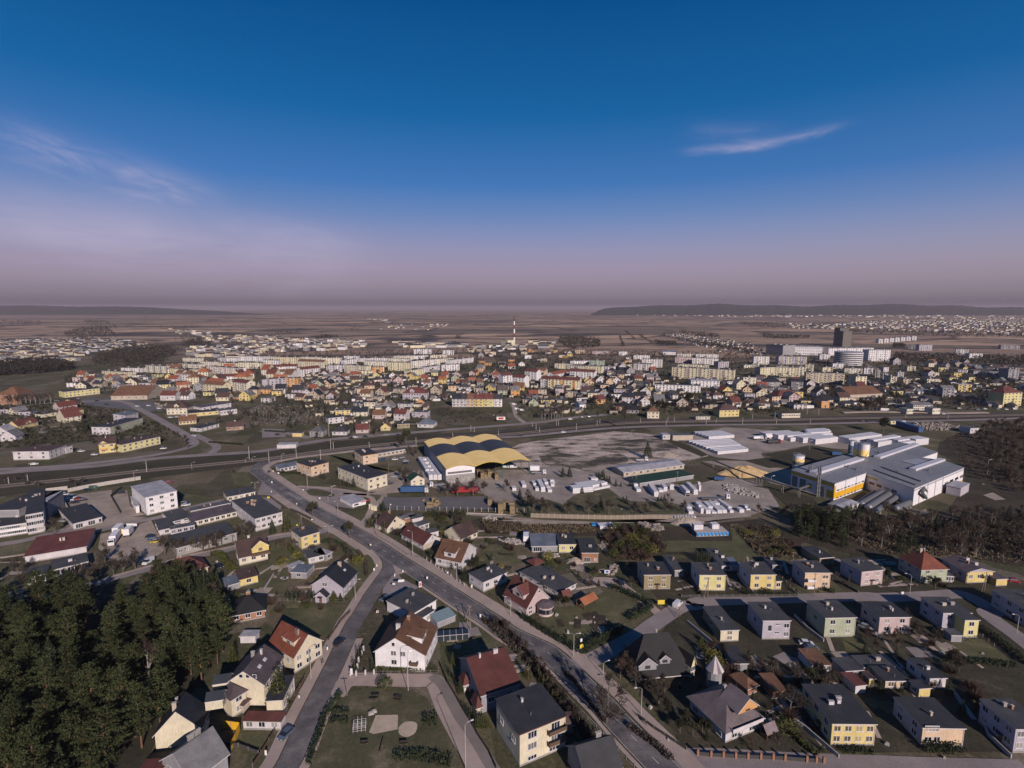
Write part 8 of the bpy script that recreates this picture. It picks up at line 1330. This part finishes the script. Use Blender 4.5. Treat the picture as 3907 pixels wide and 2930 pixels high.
truck('M3',60,905,355,7,'pale','white','flatbed lorry with a small crane and white cab beside the hangar',load='flat'); truck('M3',50,885,0,6,'white','white','white box body parked just right of the hangar',cab=False); truck('N5',222,325,3,13.5,'silver','white','long open curtain-sider trailer with white cab among the block stacks',load='flat'); truck('M3',1930,615,10,6,'white','white','tanker lorry on the big northern yard, left one',bh=1.8); truck('M3',2040,605,10,6,'white','white','tanker lorry on the big northern yard, upper right one',bh=1.6); truck('M3',2050,650,12,9,'dark','red','dark lorry with brown cab on the big northern yard',bh=2); truck('M3',945,797,2,5.5,'white','white','small white tipper beside the solitary spruce',load='flat'); truck('N4',172,830,88,5,'white','blue','white and blue lorry beside the open workshop shed',bh=2.4)
truck('M3',1600,960,350,6,'blue','blue','blue skip lying beside the yellow sand mound',bh=1.4,cab=False,name='skip'); truck('M4',588,750,345,6,'blue','blue','dark blue container with white barrels on top in the works yard',bh=2,cab=False,name='container')
# long blue goods train wagon beside the tracks
p,q = W('M4',1145,500),W('M4',1340,560); e = q - p; r = empty('goods_wagon',p,math.atan2(e.y,e.x),'long dark blue covered wagon row beside the scrapyard','goods wagon'); m = MB(); m.box(0,-2,1,e.length,2,4.6); m.build('body',[steel('blue')],r); m = MB(); m.box(-.1,-2.2,4.6,e.length + .1,2.2,5); m.build('roof',[steel('blue')],r)
# car wash lettering-like graphics: dark oval and strip
P = W('N3',215,415,0)
# ------------------------------------------------------------------ people
SKIN = simple('skin',(.45,.28,.2)); CL1 = simple('dark coat',(.02,.02,.025),rough=.9); CL2 = simple('blue jeans',(.05,.06,.10),rough=.9); HAIR = simple('hair',(.04,.025,.015))
def person(c,x,y,ang,label,coat=CL1,legs=CL2,stride=.28):
    P = W(c,x,y); r = empty('person',(P.x,P.y,.12),R(ang),label,'person'); 
    V = [(0,0,.95),(0,0,1.2),(0,.0,1.42),(0,0,1.52),(0,.02,1.64),(0,.02,1.74),(-.18,0,1.42),(-.24,.06,1.12),(-.22,.18,.90),(.18,0,1.42),(.24,-.06,1.12),(.22,-.12,.88),(-.09,0,.90),(-.10,stride * .5,.50),(-.10,stride * .8,.08),(-.10,stride * .8 + .16,.04),(.09,0,.90),(.10,-stride * .3,.50),(.10,-stride * .9,.10),(.10,-stride * .9 + .16,.04)]
    E_ = [(0,1),(1,2),(2,3),(3,4),(4,5),(2,6),(6,7),(7,8),(2,9),(9,10),(10,11),(0,12),(12,13),(13,14),(14,15),(0,16),(16,17),(17,18),(18,19)]
    RD = [.16,.16,.17,.07,.10,.08,.075,.055,.045,.075,.055,.045,.10,.07,.05,.045,.10,.07,.05,.045]
    me = bpy.data.meshes.new('body'); me.from_pydata(V,E_,[]); o = link('body',me,r); sm = o.modifiers.new('skin','SKIN'); sk = me.skin_vertices[0].data
    for i,q in enumerate(RD): sk[i].radius = (q,q * .8)
    sk[0].use_root = True; o.modifiers.new('sub','SUBSURF').levels = 1; dg = bpy.context.evaluated_depsgraph_get(); m2 = bpy.data.meshes.new_from_object(o.evaluated_get(dg)); o.modifiers.clear(); o.data = m2; m2.materials.clear()
    for mt in (coat,legs,SKIN,HAIR): m2.materials.append(mt)
    for p_ in m2.polygons:
        z = p_.center.z; hd = abs(p_.center.x) < .15; p_.material_index = 1 if z < .88 and abs(p_.center.x) < .2 else (3 if z > 1.70 or (z > 1.6 and p_.center.y < 0) else 2 if (z > 1.5 and hd) else (2 if z < .92 and abs(p_.center.x) > .19 else 0)); p_.use_smooth = True
person('L4',1422,1218,200,'person in dark clothes walking on the pavement by the lower main road'); person('L2',1600,582,160,'person in a dark coat walking along the left road'); person('L2',1617,575,160,'second walker with lighter trousers on the left road pavement',CL2,SKIN if 0 else simple('light trousers',(.30,.28,.26))); person('N3',330,868,30,'pedestrian at the kerb of the main road beside the yellow and white sign')
# ------------------------------------------------------------------ playground, gazebos and garden things
def bench(P,rz,label):
    r = empty('park_bench',P,rz,label,'bench','benches on the playground green'); BW = simple('dark bench wood',(.03,.022,.018))
    m = MB(); m.box(-.9,-.25,.42,.9,.25,.48); m.build('seat',[BW],r); m = MB(); m.box(-.9,.25,.5,.9,.32,.95); m.build('backrest',[BW],r)
    for s in (-.75,.75): m = MB(); m.box(s - .05,-.22,0,s + .05,.28,.42); m.build('leg',[METAL],r)
def table(P,rz,label):
    r = empty('picnic_table',P,rz,label,'table'); BW = simple('dark bench wood',(.03,.022,.018)); m = MB(); m.box(-1,-.4,.7,1,.4,.76); m.build('table_top',[BW],r)
    for s in (-.8,.8): m = MB(); m.box(s - .05,-.3,0,s + .05,.3,.7); m.build('leg',[BW],r)
    for s in (-.85,.85): m = MB(); m.box(-1,s - .15,.42,1,s + .15,.47); m.build('seat',[BW],r)
table(W('L3',365,905),.1,'dark picnic table at the upper left of the playground green'); bench(W('L3',345,945),3.2,'dark bench just below the upper left picnic table'); table(W('L3',605,925),-.2,'dark picnic table at the upper right of the playground green'); bench(W('L3',250,1410),.1,'dark bench at the lower left of the playground green'); bench(W('L3',665,1412),.1,'dark bench at the lower right of the playground green')
r = empty('climbing_frame',W('L3',200,1250),.2,'pale metal climbing frame left of the sandpit','climbing frame')
for i in range(4):
    for j in range(3): m = MB(); hh = 2.6 if 0 < i < 3 else 1.8; x,y = (i - 1.5) * 1.0,(j - 1) * 1.2; m.tube((x,y,0),(x,y,hh),.035); m.build('upright',[TRIM],r)
for z in (.6,1.2,1.8):
    m = MB()
    for j in range(3): m.tube((-1.5,(j - 1) * 1.2,z),(1.5,(j - 1) * 1.2,z),.03)
    for i in range(4): m.tube(((i - 1.5),-1.2,z),((i - 1.5),1.2,z),.03)
    m.build('rung',[TRIM],r)
r = empty('seesaw',W('L3',432,1440),1.6,'thin seesaw standing below the sandpit','seesaw'); m = MB(); m.box(-2.2,-.12,.6,2.2,.12,.7); m.build('beam',[wallm('wood')],r); m = MB(); m.tube((0,-.3,0),(0,0,.62),.06); m.tube((0,.3,0),(0,0,.62),.06); m.build('stand',[METAL],r)
for x,y in ((320,1095),(350,1075)): tag(MB() and (lambda b: (b.box(-.7,-.5,0,.7,.5,.55),b.box(-.5,-.35,.55,.4,.3,.8),b.build('stone_block',[CONC],None,W('L3',x,y),.4))[2])(MB()),'pale stone block above the sandpit, ' + ('left one' if x == 320 else 'right one'),'stone')
def gazebo(c,A,B,depth,h,roof,label,typ='gx'):
    a,rz,w,d,h = solve(c,A,B,h=h,depth=depth); r = place('gazebo',label,'gazebo',a,rz,w,d); m = MB(); roof_geo(m,typ,w,d,h,1.3,.4); m.build('roof',[roofm(roof),wallm('wood')],r)
    for x in (.1,w - .1):
        for y in (.1,d - .1): m = MB(); m.box(x - .08,y - .08,0,x + .08,y + .08,h); m.build('post',[wallm('wood')],r)
    m = MB(); m.box(.1,d - .12,.2,w - .1,d - .06,1.0); m.box(.06,.1,.2,.12,d - .1,1.); m.build('railing',[wallm('wood')],r)
gazebo('N4',(845,1530),(985,1455),4,2.3,'orangered','garden gazebo with bright orange gabled roof'); gazebo('N4',(270,1075),(385,1035),5,2.3,'maroon','open garden hut with brownish red roof behind the white bungalow','hip'); gazebo('N4',(610,1435),(690,1415),3,2.2,'maroon','small dark red-roofed arbour beside the workshop'); gazebo('L5',(905,1290),(1000,1250),2,2.4,'pinkgrey','small gate pavilion with pink-grey roof in the villa garden','gx')
# villa turret, bay, greenhouse, parasol-like cone
P = W('L5',340,790); r = empty('garden_turret',P,0,'round turret with striped white and brown cone roof behind the white villa','turret'); m = MB(); m.tube((0,0,0),(0,0,5.2),2.0,2.0,12); m.build('wall',[wallm('grey')],r)
for k in range(12):
    a0,a1 = k * math.pi / 6,(k + 1) * math.pi / 6; m = MB(); m.face([(2.5 * math.cos(a0),2.5 * math.sin(a0),5.2),(2.5 * math.cos(a1),2.5 * math.sin(a1),5.2),(0,0,9.2)]); m.build('roof_panel',[roofm('pinkgrey') if k % 2 else wallm('white')],r)
P = W('N4',395,1640); r = empty('bay',P,0,'rounded glazed bay with dark cap at the corner of the pink villa','bay'); m = MB(); m.tube((0,1,0),(0,1,3.3),3.0,3.0,12); m.build('wall',[wallm('pink')],r); m = MB(); m.tube((0,1,3.3),(0,1,4.4),3.3,1.2,12); m.build('roof',[roofm('mauve')],r)
for k in range(6): a_ = -2.6 + k * .42; m = MB(); m.box(-.55,-.06,1,.55,.02,2.6); o = m.build('window',[GLASS],r,(3.0 * math.cos(a_),1 + 3.0 * math.sin(a_),0),a_ + math.pi / 2)
r = empty('greenhouse',W('L3',1020,330),R(8),'long glazed greenhouse with pale frame beyond the white house garden','greenhouse'); m = MB(); m.box(0,0,0,10,3,1.9); m.build('glazing',[simple('greenhouse glass',(.03,.04,.05),rough=.2)],r)
for k in range(6): m = MB(); m.box(2 * k - .05,-.06,0,2 * k + .05,3.06,1.96); m.build('frame',[TRIM],r)
m = MB(); m.box(-.05,-.07,1.9,10.05,.0,2.0); m.build('rail',[TRIM],r)
r = empty('greenhouse',W('L3',1020,190),R(38),'small greenhouse with pale blue sheet roof beside the white shop','greenhouse'); m = MB(); m.box(0,0,0,7,4.5,2.0); m.build('wall',[wallm('grey')],r); m = MB(); m.slab([(-.2,-.2,2.2),(7.2,-.2,2.2),(7.2,4.7,3),(-.2,4.7,3)],[(0,1,2,3)],.1); m.build('roof',[simple('pale blue sheet',(.18,.24,.27),rough=.5),TRIM],r)
for i,(c,x,y) in enumerate([('N2',1290,1240),('N2',1312,1245),('N2',1335,1240)]): r = empty('round_table',W(c,x,y),0,None,'garden table','white tables on the upper left lawn'); m = MB(); m.tube((0,0,.7),(0,0,.76),.85,.85,14); m.build('table_top',[WHT],r); m = MB(); m.tube((0,0,0),(0,0,.7),.08); m.build('leg',[METAL],r); ordl(r,'round white garden table on the upper left lawn')
for i,(c,x,y,n_) in enumerate([('N3',345,425,'left'),('N3',370,440,'middle'),('N3',400,445,'right')]): m = MB(); m.box(-.8,-.6,0,.8,.6,2.4); m.box(-.85,-.65,2.4,.85,.65,2.55); tag(m.build('vending_box',[wallm('cream')],None,W(c,x,y)),'cream metal container beside the car wash, %s of three' % n_,'container')
# car wash front graphics
cw = [o for o in COL.objects if o.name.startswith('car_wash')][0]
for nm,(u0,u1,z0,z1),mt in (('car_graphic',(.08,.30,.8,1.6),TYRE),('lettering_strip',(.42,.9,1.5,1.9),SIGNC['red'])): m = MB(); m.box(12 * u0,-.06,z0,12 * u1,.0,z1); m.build(nm,[mt],cw)
# small clutter: garden furniture, bins, stones
rnd = random.Random(77)
for i,(c,x,y) in enumerate([('L4',480,55),('L4',690,80),('L4',875,75),('L4',597,228),('L4',880,130),('N2',535,1040),('N3',1165,1600),('L6',1500,460),('L6',490,1420),('L6',1095,1560),('L6',1300,750),('L4',1470,1030),('L4',1580,1290),('L4',1655,1370),('N6',1640,150),('N4',1270,437),('L6',1070,465)]):
    s = rnd.uniform(.5,1.1); m = MB(); m.box(-s * .6,-s * .4,0,s * .6,s * .4,s * .7); m.box(-s * .4,-s * .3,s * .7,s * .3,s * .3,s * .95); o = m.build('garden_stone',[CONC],None,W(c,x,y),rnd.uniform(0,3)); o['category'] = 'stone'; o['group'] = 'pale garden stones'; ordl(o,'pale block-shaped garden stone')

# ------------------------------------------------------------------ labels that need an ordinal
from collections import defaultdict
G_ = defaultdict(list)
for o,b in ORD: G_[b].append(o)
def nth(i,n):
    w = ['first','second','third','fourth','fifth','sixth','seventh','eighth','ninth','tenth']
    return w[i] if i < 10 else '%d%s' % (i + 1,{1: 'st',2: 'nd',3: 'rd'}.get((i + 1) % 10 if (i + 1) // 10 % 10 != 1 else 0,'th'))
for b,L_ in G_.items():
    if len(L_) == 1: L_[0]['label'] = b; continue
    L_.sort(key=lambda o: math.atan2(o.location.x,o.location.y))
    for i,o in enumerate(L_):
        o['label'] = '%s, %s from left' % (b,nth(i,len(L_)))
seen = defaultdict(list)
for o in COL.objects:
    if o.parent is None and o.get('label') and not o.get('kind'): seen[o['label']].append(o)
for b,L_ in seen.items():
    if len(L_) > 1 and any('stack' in o.name for o in L_):
        L_.sort(key=lambda o: math.atan2(o.location.x,o.location.y))
        for i,o in enumerate(L_): o['label'] = '%s, %s from left' % (b,nth(i,len(L_)))
    elif len(L_) > 1:
        for o in L_:
            if not o.get('group'): o['group'] = b
# ------------------------------------------------------------------ haze
m = bpy.data.materials.new('haze'); m.use_nodes = True; t_ = m.node_tree; t_.nodes.clear(); pv = t_.nodes.new('ShaderNodeVolumePrincipled'); pv.inputs['Color'].default_value = (.50,.43,.50,1); pv.inputs['Density'].default_value = 5e-5; pv.inputs['Anisotropy'].default_value = .0
ou = t_.nodes.new('ShaderNodeOutputMaterial'); t_.links.new(pv.outputs[0],ou.inputs['Volume'])
b = MB(); b.box(-46000,-450,-2,46000,45000,190); hz = b.build('haze',[m]); tag(hz,kind='stuff'); hz['label'] = 'thin violet-grey haze over the whole plain'
sc.cycles.volume_bounces = 0; sc.cycles.max_bounces = 5; sc.cycles.transparent_max_bounces = 8
